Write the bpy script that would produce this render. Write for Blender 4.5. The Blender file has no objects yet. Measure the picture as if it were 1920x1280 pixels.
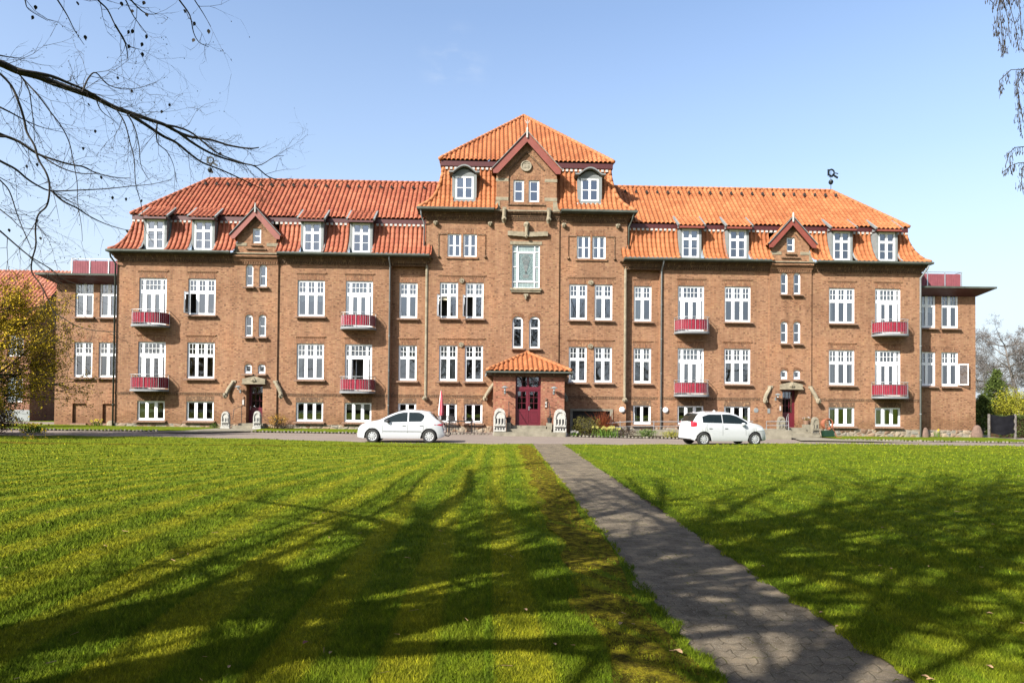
import bpy, math, random
import numpy as np
from mathutils import Vector, Matrix
R = math.radians
random.seed(7)
scene = bpy.context.scene
COL = scene.collection

# ------------------------------------------------------------------ camera
cam_d = bpy.data.cameras.new("camera"); cam = bpy.data.objects.new("camera", cam_d); COL.objects.link(cam)
psi, pit, rol = 0.03047, 0.01557, -0.00926
fw = Vector((math.sin(psi) * math.cos(pit), math.cos(psi) * math.cos(pit), math.sin(pit)))
rt = Vector((math.cos(psi), -math.sin(psi), 0)); up = rt.cross(fw)
r2 = rt * math.cos(rol) - up * math.sin(rol); u2 = rt * math.sin(rol) + up * math.cos(rol)
m = Matrix(((r2.x, u2.x, -fw.x, -2.19), (r2.y, u2.y, -fw.y, -43.5), (r2.z, u2.z, -fw.z, 1.62), (0, 0, 0, 1)))
cam.matrix_world = m
cam_d.sensor_width = 36; cam_d.lens = 24.0
cam_d.shift_y = 99.1 / 1920
cam_d.clip_end = 3000; cam_d.clip_start = 0.05
scene.camera = cam
# ------------------------------------------------------------------ sky and sun
SUN_AZ, SUN_EL = 228.0, 34.5
w = bpy.data.worlds.new("World"); scene.world = w; w.use_nodes = True
nt = w.node_tree; bg = nt.nodes['Background']
sky = nt.nodes.new('ShaderNodeTexSky'); sky.sky_type = 'NISHITA'; sky.sun_disc = False
sky.sun_elevation = R(SUN_EL); sky.sun_rotation = R(SUN_AZ); sky.air_density = 1.0; sky.dust_density = 2.5; sky.ozone_density = 3.0
tc = nt.nodes.new('ShaderNodeTexCoord'); sx = nt.nodes.new('ShaderNodeSeparateXYZ'); nt.links.new(tc.outputs['Generated'], sx.inputs[0])
def wramp(src, stops, interp='EASE'):
    r_ = nt.nodes.new('ShaderNodeValToRGB'); r_.color_ramp.interpolation = interp; e_ = r_.color_ramp.elements
    while len(e_) < len(stops): e_.new(.5)
    for k_, (p_, v_) in enumerate(stops): e_[k_].position = p_; e_[k_].color = (v_, v_, v_, 1)
    nt.links.new(src, r_.inputs[0]); return r_.outputs[0]
hz = nt.nodes.new('ShaderNodeMix'); hz.data_type = 'RGBA'; nt.links.new(wramp(sx.outputs[2], [(0, .95), (.12, .72), (.32, .25), (.5, .08)], 'LINEAR'), hz.inputs[0])
nt.links.new(sky.outputs[0], hz.inputs[6]); hz.inputs[7].default_value = (2.9, 3.2, 3.45, 1)          # pale haze low in the spring sky
cl_ = nt.nodes.new('ShaderNodeTexNoise'); cl_.inputs['Scale'].default_value = 14; cl_.inputs['Detail'].default_value = 6
cm = nt.nodes.new('ShaderNodeMapping'); cm.inputs['Scale'].default_value = (1, 1, 2.2); nt.links.new(tc.outputs['Generated'], cm.inputs[0]); nt.links.new(cm.outputs[0], cl_.inputs['Vector'])
ds = nt.nodes.new('ShaderNodeVectorMath'); ds.operation = 'DISTANCE'; nt.links.new(tc.outputs['Generated'], ds.inputs[0]); ds.inputs[1].default_value = (-.052, .893, .447)
ma = nt.nodes.new('ShaderNodeMath'); ma.operation = 'MULTIPLY'; nt.links.new(wramp(cl_.outputs[0], [(.42, 0), (.75, .5)]), ma.inputs[0]); nt.links.new(wramp(ds.outputs['Value'], [(.0, 1), (.055, 0)]), ma.inputs[1])
mc = nt.nodes.new('ShaderNodeMix'); mc.data_type = 'RGBA'; nt.links.new(ma.outputs[0], mc.inputs[0]); nt.links.new(hz.outputs[2], mc.inputs[6]); mc.inputs[7].default_value = (3.4, 3.5, 3.6, 1)
nt.links.new(mc.outputs[2], bg.inputs[0]); bg.inputs[1].default_value = 0.112
sd = bpy.data.lights.new("sun", 'SUN'); sd.energy = 5.0; sd.angle = R(0.53); sd.color = (1, .955, .87)
so = bpy.data.objects.new("sun", sd); COL.objects.link(so)
dsun = Vector((math.sin(R(SUN_AZ)) * math.cos(R(SUN_EL)), math.cos(R(SUN_AZ)) * math.cos(R(SUN_EL)), math.sin(R(SUN_EL))))
so.rotation_euler = dsun.to_track_quat('Z', 'Y').to_euler(); so.location = dsun * 100
scene.view_settings.view_transform = 'Standard'; scene.view_settings.look = 'None'
scene.view_settings.exposure = 1.42; scene.view_settings.gamma = 1
scene.render.engine = 'CYCLES'
try:
    scene.cycles.max_bounces = 6; scene.cycles.transparent_max_bounces = 12; scene.cycles.caustics_reflective = False; scene.cycles.caustics_refractive = False
except Exception: pass

# ------------------------------------------------------------------ materials
M = {}
KF = .66
KEEP = {'white_paint', 'black_metal', 'tarp', 'steel', 'plastic_dark', 'tyre', 'dark_void'}
def mat(name, col=(.5, .5, .5), rough=.7, metal=0., spec=.5):
    mt = bpy.data.materials.new(name); mt.use_nodes = True
    b = mt.node_tree.nodes['Principled BSDF']
    b.inputs['Base Color'].default_value = (*col, 1); b.inputs['Roughness'].default_value = rough
    b.inputs['Metallic'].default_value = metal; b.inputs['Specular IOR Level'].default_value = spec
    M[name] = mt; return mt, mt.node_tree, b
def N(t, kind, **k):
    n = t.nodes.new(kind)
    for a, v in k.items():
        if a in n.inputs.keys(): n.inputs[a].default_value = v
        else: setattr(n, a, v)
    return n
def ramp(t, fac, stops):
    r = t.nodes.new('ShaderNodeValToRGB'); e = r.color_ramp.elements
    while len(e) < len(stops): e.new(.5)
    for i, (p, c) in enumerate(stops): e[i].position = p; e[i].color = (*c, 1) if len(c) == 3 else c
    t.links.new(fac, r.inputs[0]); return r.outputs[0]
def mix(t, f, a, b, mode='MIX'):
    n = t.nodes.new('ShaderNodeMix'); n.data_type = 'RGBA'; n.blend_type = mode
    for i, v in ((0, f), (6, a), (7, b)):
        if hasattr(v, 'is_linked'): t.links.new(v, n.inputs[i])
        else: n.inputs[i].default_value = v if i == 0 else (*v, 1)
    return n.outputs[2]
def noise(t, vec, scale, detail=4, rough=.55):
    n = N(t, 'ShaderNodeTexNoise'); n.inputs['Scale'].default_value = scale; n.inputs['Detail'].default_value = detail
    n.inputs['Roughness'].default_value = rough; t.links.new(vec, n.inputs['Vector']); return n.outputs[0]
def bump(t, b, h, dist=.01, st=1):
    n = N(t, 'ShaderNodeBump'); n.inputs['Distance'].default_value = dist; n.inputs['Strength'].default_value = st
    t.links.new(h, n.inputs['Height']); t.links.new(n.outputs[0], b.inputs['Normal'])
def coords(t, kind='Object'):
    return N(t, 'ShaderNodeTexCoord').outputs[kind]
def mapping(t, v, sc=(1, 1, 1), rot=(0, 0, 0), loc=(0, 0, 0)):
    n = N(t, 'ShaderNodeMapping'); n.inputs['Scale'].default_value = sc; n.inputs['Rotation'].default_value = rot; n.inputs['Location'].default_value = loc
    t.links.new(v, n.inputs['Vector']); return n.outputs[0]
def simple(name, col, rough=.7, metal=0., var=.15, scale=3., spec=.5, bmp=0.):
    if name not in KEEP: col = tuple(c * KF for c in col)
    mt, t, b = mat(name, col, rough, metal, spec)
    n = noise(t, coords(t), scale, 5)
    c = ramp(t, n, [(.3, tuple(x * (1 - var) for x in col)), (.7, tuple(min(1, x * (1 + var)) for x in col))])
    t.links.new(c, b.inputs['Base Color'])
    if bmp: bump(t, b, noise(t, coords(t), scale * 8, 3), bmp)
    return mt

def brick_mat(name, c1, c2, mortar, soldier=False, dark=(.07, .035, .022)):
    q_ = KF * .93; c1 = tuple(a * b * q_ for a, b in zip(c1, (1, .97, .98))); c2 = tuple(a * q_ for a in c2); mortar = tuple(a * q_ for a in mortar)
    mt, t, b = mat(name, c1, .9, 0, .2)
    uv = coords(t, 'UV')
    v = mapping(t, uv, (1, 1, 1), (0, 0, R(90)) if soldier else (0, 0, 0))
    br = N(t, 'ShaderNodeTexBrick'); br.offset = .5
    br.inputs['Scale'].default_value = 1; br.inputs['Brick Width'].default_value = .24; br.inputs['Row Height'].default_value = .0667 if not soldier else .075
    br.inputs['Mortar Size'].default_value = .0075; br.inputs['Mortar Smooth'].default_value = .15; br.inputs['Bias'].default_value = -.1
    br.inputs['Color1'].default_value = (*c1, 1); br.inputs['Color2'].default_value = (*c2, 1); br.inputs['Mortar'].default_value = (*mortar, 1)
    t.links.new(v, br.inputs['Vector'])
    # single odd bricks, darker burnt ones
    fl = N(t, 'ShaderNodeTexWhiteNoise', noise_dimensions='2D')
    sc = N(t, 'ShaderNodeVectorMath', operation='FLOOR')
    mp = mapping(t, v, (1 / .12, 1 / (.0667 if not soldier else .075), 1)); t.links.new(mp, sc.inputs[0]); t.links.new(sc.outputs[0], fl.inputs[0])
    odd = ramp(t, fl.outputs['Value'], [(.0, (.6, .6, .6)), (.05, (.6, .6, .6)), (.12, (0, 0, 0)), (1, (0, 0, 0))])
    c = mix(t, odd, br.outputs['Color'], dark)
    odd2 = ramp(t, fl.outputs['Value'], [(.0, (0, 0, 0)), (.84, (0, 0, 0)), (.95, (.8, .8, .8))])
    c = mix(t, odd2, c, (.27, .165, .09))
    big = ramp(t, noise(t, mapping(t, uv, (.55, .3, 1)), 1.0, 6, .6), [(.28, (.78, .72, .68)), (.5, (.97, .97, .97)), (.72, (1.13, 1.05, .98))])
    c = mix(t, 1.0, c, big, 'MULTIPLY')
    # rain streaks and a damp, darker foot of the wall
    stn = ramp(t, noise(t, mapping(t, uv, (2.4, .16, 1)), 1.0, 5, .65), [(.42, (1, 1, 1)), (.70, (.70, .68, .66))]); c = mix(t, .75, c, stn, 'MULTIPLY')
    sz = N(t, 'ShaderNodeSeparateXYZ'); t.links.new(uv, sz.inputs[0]); wob_ = N(t, 'ShaderNodeMath', operation='MULTIPLY_ADD'); wob_.inputs[1].default_value = -1.6
    t.links.new(noise(t, mapping(t, uv, (.9, .5, 1)), 1.0, 4), wob_.inputs[0]); t.links.new(sz.outputs[1], wob_.inputs[2])
    c = mix(t, 1., c, ramp(t, wob_.outputs[0], [(0, (.80, .78, .74)), (.25, (1, 1, 1))]), 'MULTIPLY')
    t.links.new(c, b.inputs['Base Color'])
    inv = N(t, 'ShaderNodeMath', operation='SUBTRACT'); inv.inputs[0].default_value = 1; t.links.new(br.outputs['Fac'], inv.inputs[1])
    bump(t, b, inv.outputs[0], .008, .9)
    return mt
brick_mat('brick', (.465, .250, .138), (.34, .163, .084), (.20, .155, .112))  # mortar tone, porch too, darkened to paint shade in the recessed joints
brick_mat('brick_porch', (.48, .20, .12), (.34, .125, .072), (.20, .145, .11))
brick_mat('brick_far', (.34, .13, .07), (.24, .08, .045), (.42, .32, .25))
brick_mat('brick_soldier', (.33, .145, .07), (.20, .085, .04), (.32, .25, .18), True)
brick_mat('brick_dark', (.19, .10, .052), (.13, .065, .035), (.27, .22, .16), True)
simple('sandstone', (.28, .24, .17), .9, 0, .28, 4, .2, .01)
simple('sandstone_light', (.33, .29, .22), .9, 0, .2, 4, .2, .01)
simple('granite_white', (.47, .46, .42), .85, 0, .25, 9, .2, .01)
simple('concrete', (.25, .225, .17), .9, 0, .25, 3, .2, .01)
simple('sill_brick', (.25, .15, .10), .7, 0, .35, 12, .3)
simple('white_paint', (.60, .61, .62), .35, 0, .03, 2, .5)
simple('grey_paint', (.34, .36, .36), .5, 0, .08, 3, .5)
simple('zinc', (.30, .32, .32), .45, .3, .15, 2, .5)
simple('lead', (.22, .235, .235), .8, 0, .12, 3, .15)
simple('gutter', (.075, .085, .07), .7, 0, .25, 2, .2)
simple('red_paint', (.22, .045, .028), .6, 0, .12, 3, .5)
simple('fascia_red_shaded', (.075, .014, .014), .5, 0, .1, 3, .4)  # red darkened to stand for the shade under the eaves
simple('maroon', (.125, .012, .024), .35, 0, .1, 3, .5)
simple('fabric_red', (.23, .010, .028), .8, 0, .2, 6, .3)
simple('fabric_pink', (.25, .07, .085), .8, 0, .15, 3, .3)
simple('steel', (.5, .51, .52), .35, .8, .05, 3, .5)
simple('slab_grey', (.22, .23, .24), .6, 0, .08, 3, .4)
simple('black_metal', (.02, .02, .022), .45, .2, .1, 3, .4)
simple('dark_void', (.03, .027, .025), .9, 0, .2, 2, .1)
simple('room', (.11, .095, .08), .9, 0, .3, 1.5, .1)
simple('curtain', (.62, .61, .58), .9, 0, .05, 3, .1)
simple('blind', (.66, .60, .44), .9, 0, .05, 3, .1)
simple('earth', (.07, .05, .032), .95, 0, .4, 3, .1, .03)
simple('fieldstone_kerb', (.19, .17, .135), .9, 0, .5, 6, .2)
simple('terracotta', (.38, .15, .07), .7, 0, .15, 5, .3)
simple('mortar_white', (.52, .50, .47), .8, 0, .06, 5, .2)
simple('narcissus', (.62, .58, .16), .6, 0, .15, 5, .3)
simple('tarp', (.010, .010, .012), 1, 0, .2, 3, .02)
simple('leaf_dry', (.42, .26, .14), .8, 0, .35, 15, .3)
simple('yellow_flower', (.75, .62, .05), .6, 0, .15, 5, .3)
simple('weathervane', (.012, .018, .022), .5, .3, .1, 3, .4)
simple('plastic_green', (.008, .035, .018), .5, 0, .1, 3, .4)
simple('hose_orange', (.26, .085, .04), .6, 0, .2, 9, .4)
simple('boulder', (.19, .125, .098), .9, 0, .2, 5, .2, .02)
simple('parasol_pink', (.62, .10, .13), .8, 0, .25, 4, .3)
simple('parasol_white', (.75, .62, .6), .8, 0, .1, 4, .3)

# glass
mt = bpy.data.materials.new('glass'); mt.use_nodes = True; M['glass'] = mt; t = mt.node_tree
t.nodes.remove(t.nodes['Principled BSDF']); out = t.nodes['Material Output']
gl = N(t, 'ShaderNodeBsdfGlossy'); gl.inputs['Roughness'].default_value = .015; gl.inputs['Color'].default_value = (.9, .93, 1, 1)
tr = N(t, 'ShaderNodeBsdfTransparent'); tr.inputs['Color'].default_value = (.80, .84, .84, 1)
lw = N(t, 'ShaderNodeLayerWeight'); lw.inputs['Blend'].default_value = .35
ad = N(t, 'ShaderNodeMath', operation='MULTIPLY_ADD'); ad.inputs[1].default_value = .8; ad.inputs[2].default_value = .18; t.links.new(lw.outputs['Fresnel'], ad.inputs[0])
bm = N(t, 'ShaderNodeBump'); bm.inputs['Distance'].default_value = .0015; bm.inputs['Strength'].default_value = .5
t.links.new(noise(t, coords(t), 2.2, 1), bm.inputs['Height']); t.links.new(bm.outputs[0], gl.inputs['Normal'])
ms = N(t, 'ShaderNodeMixShader'); t.links.new(ad.outputs[0], ms.inputs[0]); t.links.new(tr.outputs[0], ms.inputs[1]); t.links.new(gl.outputs[0], ms.inputs[2]); t.links.new(ms.outputs[0], out.inputs[0])
# car glass: tinted and nearly opaque in look, still transmits a little
mt, t, b = mat('car_glass', (.006, .010, .010), .04, 0, .35)
# stained glass
mt, t, b = mat('stained_glass', (.2, .26, .26), .12, 0, .7)
uv = coords(t)
mp = mapping(t, uv, (9, 9, 9))
vo = N(t, 'ShaderNodeTexVoronoi', feature='DISTANCE_TO_EDGE'); vo.inputs['Scale'].default_value = 1; t.links.new(mp, vo.inputs['Vector'])
c = ramp(t, vo.outputs[0], [(.0, (.05, .07, .07)), (.06, (.07, .10, .10)), (.09, (.12, .165, .16)), (1, (.17, .215, .20))])
t.links.new(c, b.inputs['Base Color'])
mt, t, b = mat('leaded_glass', (.2, .26, .26), .12, 0, .7)
uv = coords(t)
br = N(t, 'ShaderNodeTexBrick'); br.offset = 0; br.inputs['Scale'].default_value = 1; br.inputs['Brick Width'].default_value = .1; br.inputs['Row Height'].default_value = .13
br.inputs['Mortar Size'].default_value = .008; br.inputs['Color1'].default_value = (.17, .22, .22, 1); br.inputs['Color2'].default_value = (.24, .29, .28, 1); br.inputs['Mortar'].default_value = (.05, .07, .07, 1)
t.links.new(mapping(t, uv, (1, 1, 1), (R(-90), 0, 0)), br.inputs['Vector']); t.links.new(br.outputs[0], b.inputs['Base Color'])

# fieldstone plinth
mt, t, b = mat('fieldstone', (.3, .25, .2), .9, 0, .2)
uv = coords(t, 'UV'); mp = mapping(t, uv, (2.6, 3.6, 1))
vo = N(t, 'ShaderNodeTexVoronoi', feature='DISTANCE_TO_EDGE'); vo.inputs['Scale'].default_value = 1; t.links.new(mp, vo.inputs['Vector'])
v2 = N(t, 'ShaderNodeTexVoronoi'); v2.inputs['Scale'].default_value = 1; t.links.new(mp, v2.inputs['Vector'])
hs = N(t, 'ShaderNodeSeparateColor'); t.links.new(v2.outputs['Color'], hs.inputs[0])
sc_ = ramp(t, hs.outputs[0], [(0, (.12, .075, .05)), (.35, (.20, .135, .09)), (.6, (.15, .14, .12)), (1, (.26, .20, .14))])
sc_ = mix(t, .5, sc_, ramp(t, noise(t, uv, 14, 4), [(.3, (.55, .55, .55)), (.7, (1.3, 1.3, 1.3))]), 'MULTIPLY')
c = mix(t, ramp(t, vo.outputs[0], [(0, (1, 1, 1)), (.06, (0, 0, 0))]), sc_, (.21, .18, .135))
t.links.new(c, b.inputs['Base Color']); bump(t, b, ramp(t, vo.outputs[0], [(0, (0, 0, 0)), (.3, (1, 1, 1))]), .05)

# roof tile (uv: one unit = one tile)
def tile_mat(name, a, bcol, cc, moss=.25):
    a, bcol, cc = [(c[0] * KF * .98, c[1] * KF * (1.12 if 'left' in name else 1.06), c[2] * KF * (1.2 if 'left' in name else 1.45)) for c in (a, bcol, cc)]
    mt, t, b = mat(name, a, .7, 0, .2)
    uv = coords(t, 'UV')
    fl = N(t, 'ShaderNodeVectorMath', operation='FLOOR'); t.links.new(uv, fl.inputs[0])
    wn = N(t, 'ShaderNodeTexWhiteNoise', noise_dimensions='2D'); t.links.new(fl.outputs[0], wn.inputs[0])
    c = ramp(t, wn.outputs['Value'], [(0, a), (.45, bcol), (1, cc)])
    big = ramp(t, noise(t, coords(t), .5, 5, .6), [(.3, (.76, .70, .68)), (.7, (1.12, 1.12, 1.12))])
    c = mix(t, 1., c, big, 'MULTIPLY')
    ms_ = ramp(t, noise(t, coords(t), 7, 5, .7), [(.56, (0, 0, 0)), (.8, (moss,) * 3)])
    c = mix(t, ms_, c, (.09, .055, .03))
    t.links.new(c, b.inputs['Base Color'])
    fr = N(t, 'ShaderNodeSeparateXYZ'); t.links.new(uv, fr.inputs[0])
    return mt
tile_mat('tile', (.38, .122, .034), (.43, .145, .041), (.49, .175, .052))
tile_mat('tile_left', (.31, .078, .040), (.36, .098, .048), (.42, .128, .064), .35)  # left wing copy, redder and darker: shade put into the tile colour
tile_mat('tile_far', (.34, .10, .045), (.42, .14, .06), (.5, .2, .1))

# grass
def grass_mat(name, blade):
    mt, t, b = mat(name, (.08, .14, .02), 1.0 if not blade else .8, 0, .04)
    at = N(t, 'ShaderNodeAttribute', attribute_name='stripe'); gpos = N(t, 'ShaderNodeAttribute', attribute_name='gpos')
    st = at.outputs['Fac']; P = gpos.outputs['Vector']
    n1 = noise(t, P, .55, 5, .6); n2 = noise(t, P, 3.2, 5, .65); n3 = noise(t, P, 19, 3, .6)
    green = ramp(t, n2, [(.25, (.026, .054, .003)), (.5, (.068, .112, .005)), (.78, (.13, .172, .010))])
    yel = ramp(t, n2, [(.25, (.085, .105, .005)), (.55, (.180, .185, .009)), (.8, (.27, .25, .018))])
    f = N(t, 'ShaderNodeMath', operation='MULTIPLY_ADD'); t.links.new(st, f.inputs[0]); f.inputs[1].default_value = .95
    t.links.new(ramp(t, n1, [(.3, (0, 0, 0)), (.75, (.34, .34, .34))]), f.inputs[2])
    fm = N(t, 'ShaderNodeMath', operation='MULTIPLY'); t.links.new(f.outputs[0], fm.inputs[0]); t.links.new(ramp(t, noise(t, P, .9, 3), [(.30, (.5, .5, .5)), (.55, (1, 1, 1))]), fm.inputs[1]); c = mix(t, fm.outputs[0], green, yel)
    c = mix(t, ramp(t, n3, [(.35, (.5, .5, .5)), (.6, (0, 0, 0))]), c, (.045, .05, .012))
    if blade:
        rnd = N(t, 'ShaderNodeAttribute', attribute_name='rnd')
        c = mix(t, 1., c, ramp(t, rnd.outputs['Fac'], [(0, (.62, .62, .6)), (.9, (1.35, 1.3, 1.2)), (.97, (2.2, 1.9, 1.9))]), 'MULTIPLY')
    t.links.new(c, b.inputs['Base Color'])
    if not blade:
        bump(t, b, noise(t, P, 26, 6, .75), .045, 1)
    return mt
grass_mat('lawn', False); grass_mat('blade', True)
mt, t, b = mat('moss', (.2, .16, .03), 1, 0, .02)
P = coords(t); n2 = noise(t, P, 9, 6, .75); n1 = noise(t, P, 1.3, 4)
c = ramp(t, n2, [(.34, (.022, .018, .005)), (.47, (.075, .06, .008)), (.6, (.19, .155, .012)), (.8, (.09, .12, .01))])
t.links.new(c, b.inputs['Base Color']); bump(t, b, n2, .08, 1)
mt, t, b = mat('verge', (.1, .15, .03), 1, 0, .03)
P = coords(t); n2 = noise(t, P, 5, 6, .7)
c = ramp(t, n2, [(.3, (.035, .06, .006)), (.5, (.09, .12, .008)), (.75, (.17, .18, .015))]); t.links.new(c, b.inputs['Base Color']); bump(t, b, noise(t, P, 25, 4, .7), .04)
# asphalt
mt, t, b = mat('asphalt', (.2, .17, .15), 1, 0, .05)
P = coords(t); n1 = noise(t, P, .5, 5); n2 = noise(t, P, 60, 3, .7)
c = ramp(t, n1, [(.3, (.15, .118, .098)), (.7, (.20, .16, .132))]); c = mix(t, .45, c, ramp(t, n2, [(.3, (.08, .066, .058)), (.7, (.27, .23, .20))]))
t.links.new(c, b.inputs['Base Color']); bump(t, b, n2, .006)
# path pavers: worn concrete with hexagon-like joints
mt, t, b = mat('paver', (.2, .18, .15), 1, 0, .05)
P = coords(t)
wv = N(t, 'ShaderNodeVectorMath', operation='ADD'); t.links.new(P, wv.inputs[0])
ns = N(t, 'ShaderNodeTexNoise'); ns.inputs['Scale'].default_value = 9; t.links.new(P, ns.inputs['Vector'])
nsc = N(t, 'ShaderNodeVectorMath', operation='SCALE'); nsc.inputs['Scale'].default_value = .06; t.links.new(ns.outputs['Color'], nsc.inputs[0]); t.links.new(nsc.outputs[0], wv.inputs[1])
br = N(t, 'ShaderNodeTexBrick'); br.offset = .5; br.inputs['Scale'].default_value = 1; br.inputs['Brick Width'].default_value = .21; br.inputs['Row Height'].default_value = .125
br.inputs['Mortar Size'].default_value = .005; br.inputs['Mortar Smooth'].default_value = .8
sx = N(t, 'ShaderNodeSeparateXYZ'); t.links.new(wv.outputs[0], sx.inputs[0])
# zigzag the rows so that the joints read as interlocking pavers
pp = N(t, 'ShaderNodeMath', operation='PINGPONG'); pp.inputs[1].default_value = .0525; t.links.new(sx.outputs[0], pp.inputs[0])
ay = N(t, 'ShaderNodeMath', operation='MULTIPLY_ADD'); ay.inputs[1].default_value = .75; t.links.new(pp.outputs[0], ay.inputs[0]); t.links.new(sx.outputs[1], ay.inputs[2])
cx = N(t, 'ShaderNodeCombineXYZ'); t.links.new(sx.outputs[0], cx.inputs[0]); t.links.new(ay.outputs[0], cx.inputs[1]); t.links.new(cx.outputs[0], br.inputs['Vector'])
br.inputs['Color1'].default_value = (.140, .114, .082, 1); br.inputs['Color2'].default_value = (.118, .096, .070, 1); br.inputs['Mortar'].default_value = (.092, .075, .050, 1)
c = mix(t, .95, br.outputs['Color'], ramp(t, noise(t, P, 3, 6, .7), [(.3, (.55, .55, .53)), (.5, (1, 1, 1)), (.7, (1.65, 1.58, 1.45))]), 'MULTIPLY')
c = mix(t, ramp(t, noise(t, P, 110, 2, .6), [(.62, (0, 0, 0)), (.70, (.75, .75, .75))]), c, (.34, .31, .26))
c = mix(t, ramp(t, noise(t, P, 150, 2, .6), [(.28, (.7, .7, .7)), (.38, (0, 0, 0))]), c, (.025, .022, .018))
mo = N(t, 'ShaderNodeMath', operation='MULTIPLY'); t.links.new(br.outputs['Fac'], mo.inputs[0]); t.links.new(ramp(t, noise(t, P, 2.4, 4), [(.52, (0, 0, 0)), (.62, (1, 1, 1))]), mo.inputs[1])
c = mix(t, mo.outputs[0], c, (.09, .095, .01))
t.links.new(c, b.inputs['Base Color'])
iv = N(t, 'ShaderNodeMath', operation='SUBTRACT'); iv.inputs[0].default_value = 1; t.links.new(br.outputs['Fac'], iv.inputs[1])
hh = N(t, 'ShaderNodeMath', operation='MULTIPLY_ADD'); hh.inputs[1].default_value = 1.6; t.links.new(noise(t, P, 60, 4, .7), hh.inputs[0]); t.links.new(iv.outputs[0], hh.inputs[2])
bump(t, b, hh.outputs[0], .009, 1)
# bark
def bark(name, a, bb, sc=6):
    mt, t, b = mat(name, a, .9, 0, .2)
    c = ramp(t, noise(t, coords(t), sc, 6, .7), [(.35, a), (.65, bb)]); t.links.new(c, b.inputs['Base Color'])
bark('bark', (.035, .032, .026), (.09, .085, .07)); bark('bark_dark', (.02, .016, .013), (.045, .038, .03)); bark('bark_birch', (.07, .06, .055), (.18, .165, .15))
def leafm(name, a, bb, c3=None, sc=1.5):
    mt, t, b = mat(name, a, .8, 0, .08)
    ob = N(t, 'ShaderNodeNewGeometry')
    k_ = 1 if name == 'leaf_olive' else .72; c = ramp(t, ob.outputs['Random Per Island'], [(0, tuple(v * k_ for v in a)), (.6, tuple(v * k_ for v in bb)), (1, tuple(v * k_ for v in (c3 or bb)))])
    c = mix(t, 1., c, ramp(t, noise(t, coords(t), sc, 4), [(.3, (.7, .7, .7)), (.7, (1.25, 1.25, 1.25))]), 'MULTIPLY')
    t.links.new(c, b.inputs['Base Color'])
    b.inputs['Transmission Weight'].default_value = 0
leafm('leaf_olive', (.18, .12, .008), (.33, .225, .012), (.45, .32, .025))
leafm('leaf_yew', (.012, .022, .008), (.028, .042, .012), (.05, .06, .015))
leafm('leaf_conifer', (.035, .055, .012), (.07, .10, .02), (.10, .13, .03))
leafm('leaf_yellow', (.16, .17, .015), (.26, .25, .02), (.36, .32, .04))
leafm('leaf_green', (.04, .08, .012), (.08, .14, .02), (.13, .2, .03))
leafm('leaf_hedge', (.03, .045, .012), (.06, .08, .02), (.09, .11, .03))
leafm('leaf_shrub', (.06, .06, .015), (.12, .11, .025), (.19, .16, .04))
leafm('twig_red', (.13, .03, .015), (.2, .05, .02), (.28, .09, .03))
leafm('leaf_orange', (.28, .13, .02), (.42, .22, .03), (.5, .32, .06))
leafm('leaf_brown', (.035, .022, .015), (.06, .035, .02), (.09, .05, .03))
leafm('haze_twig', (.085, .075, .068), (.13, .11, .10), (.17, .14, .125))

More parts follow.
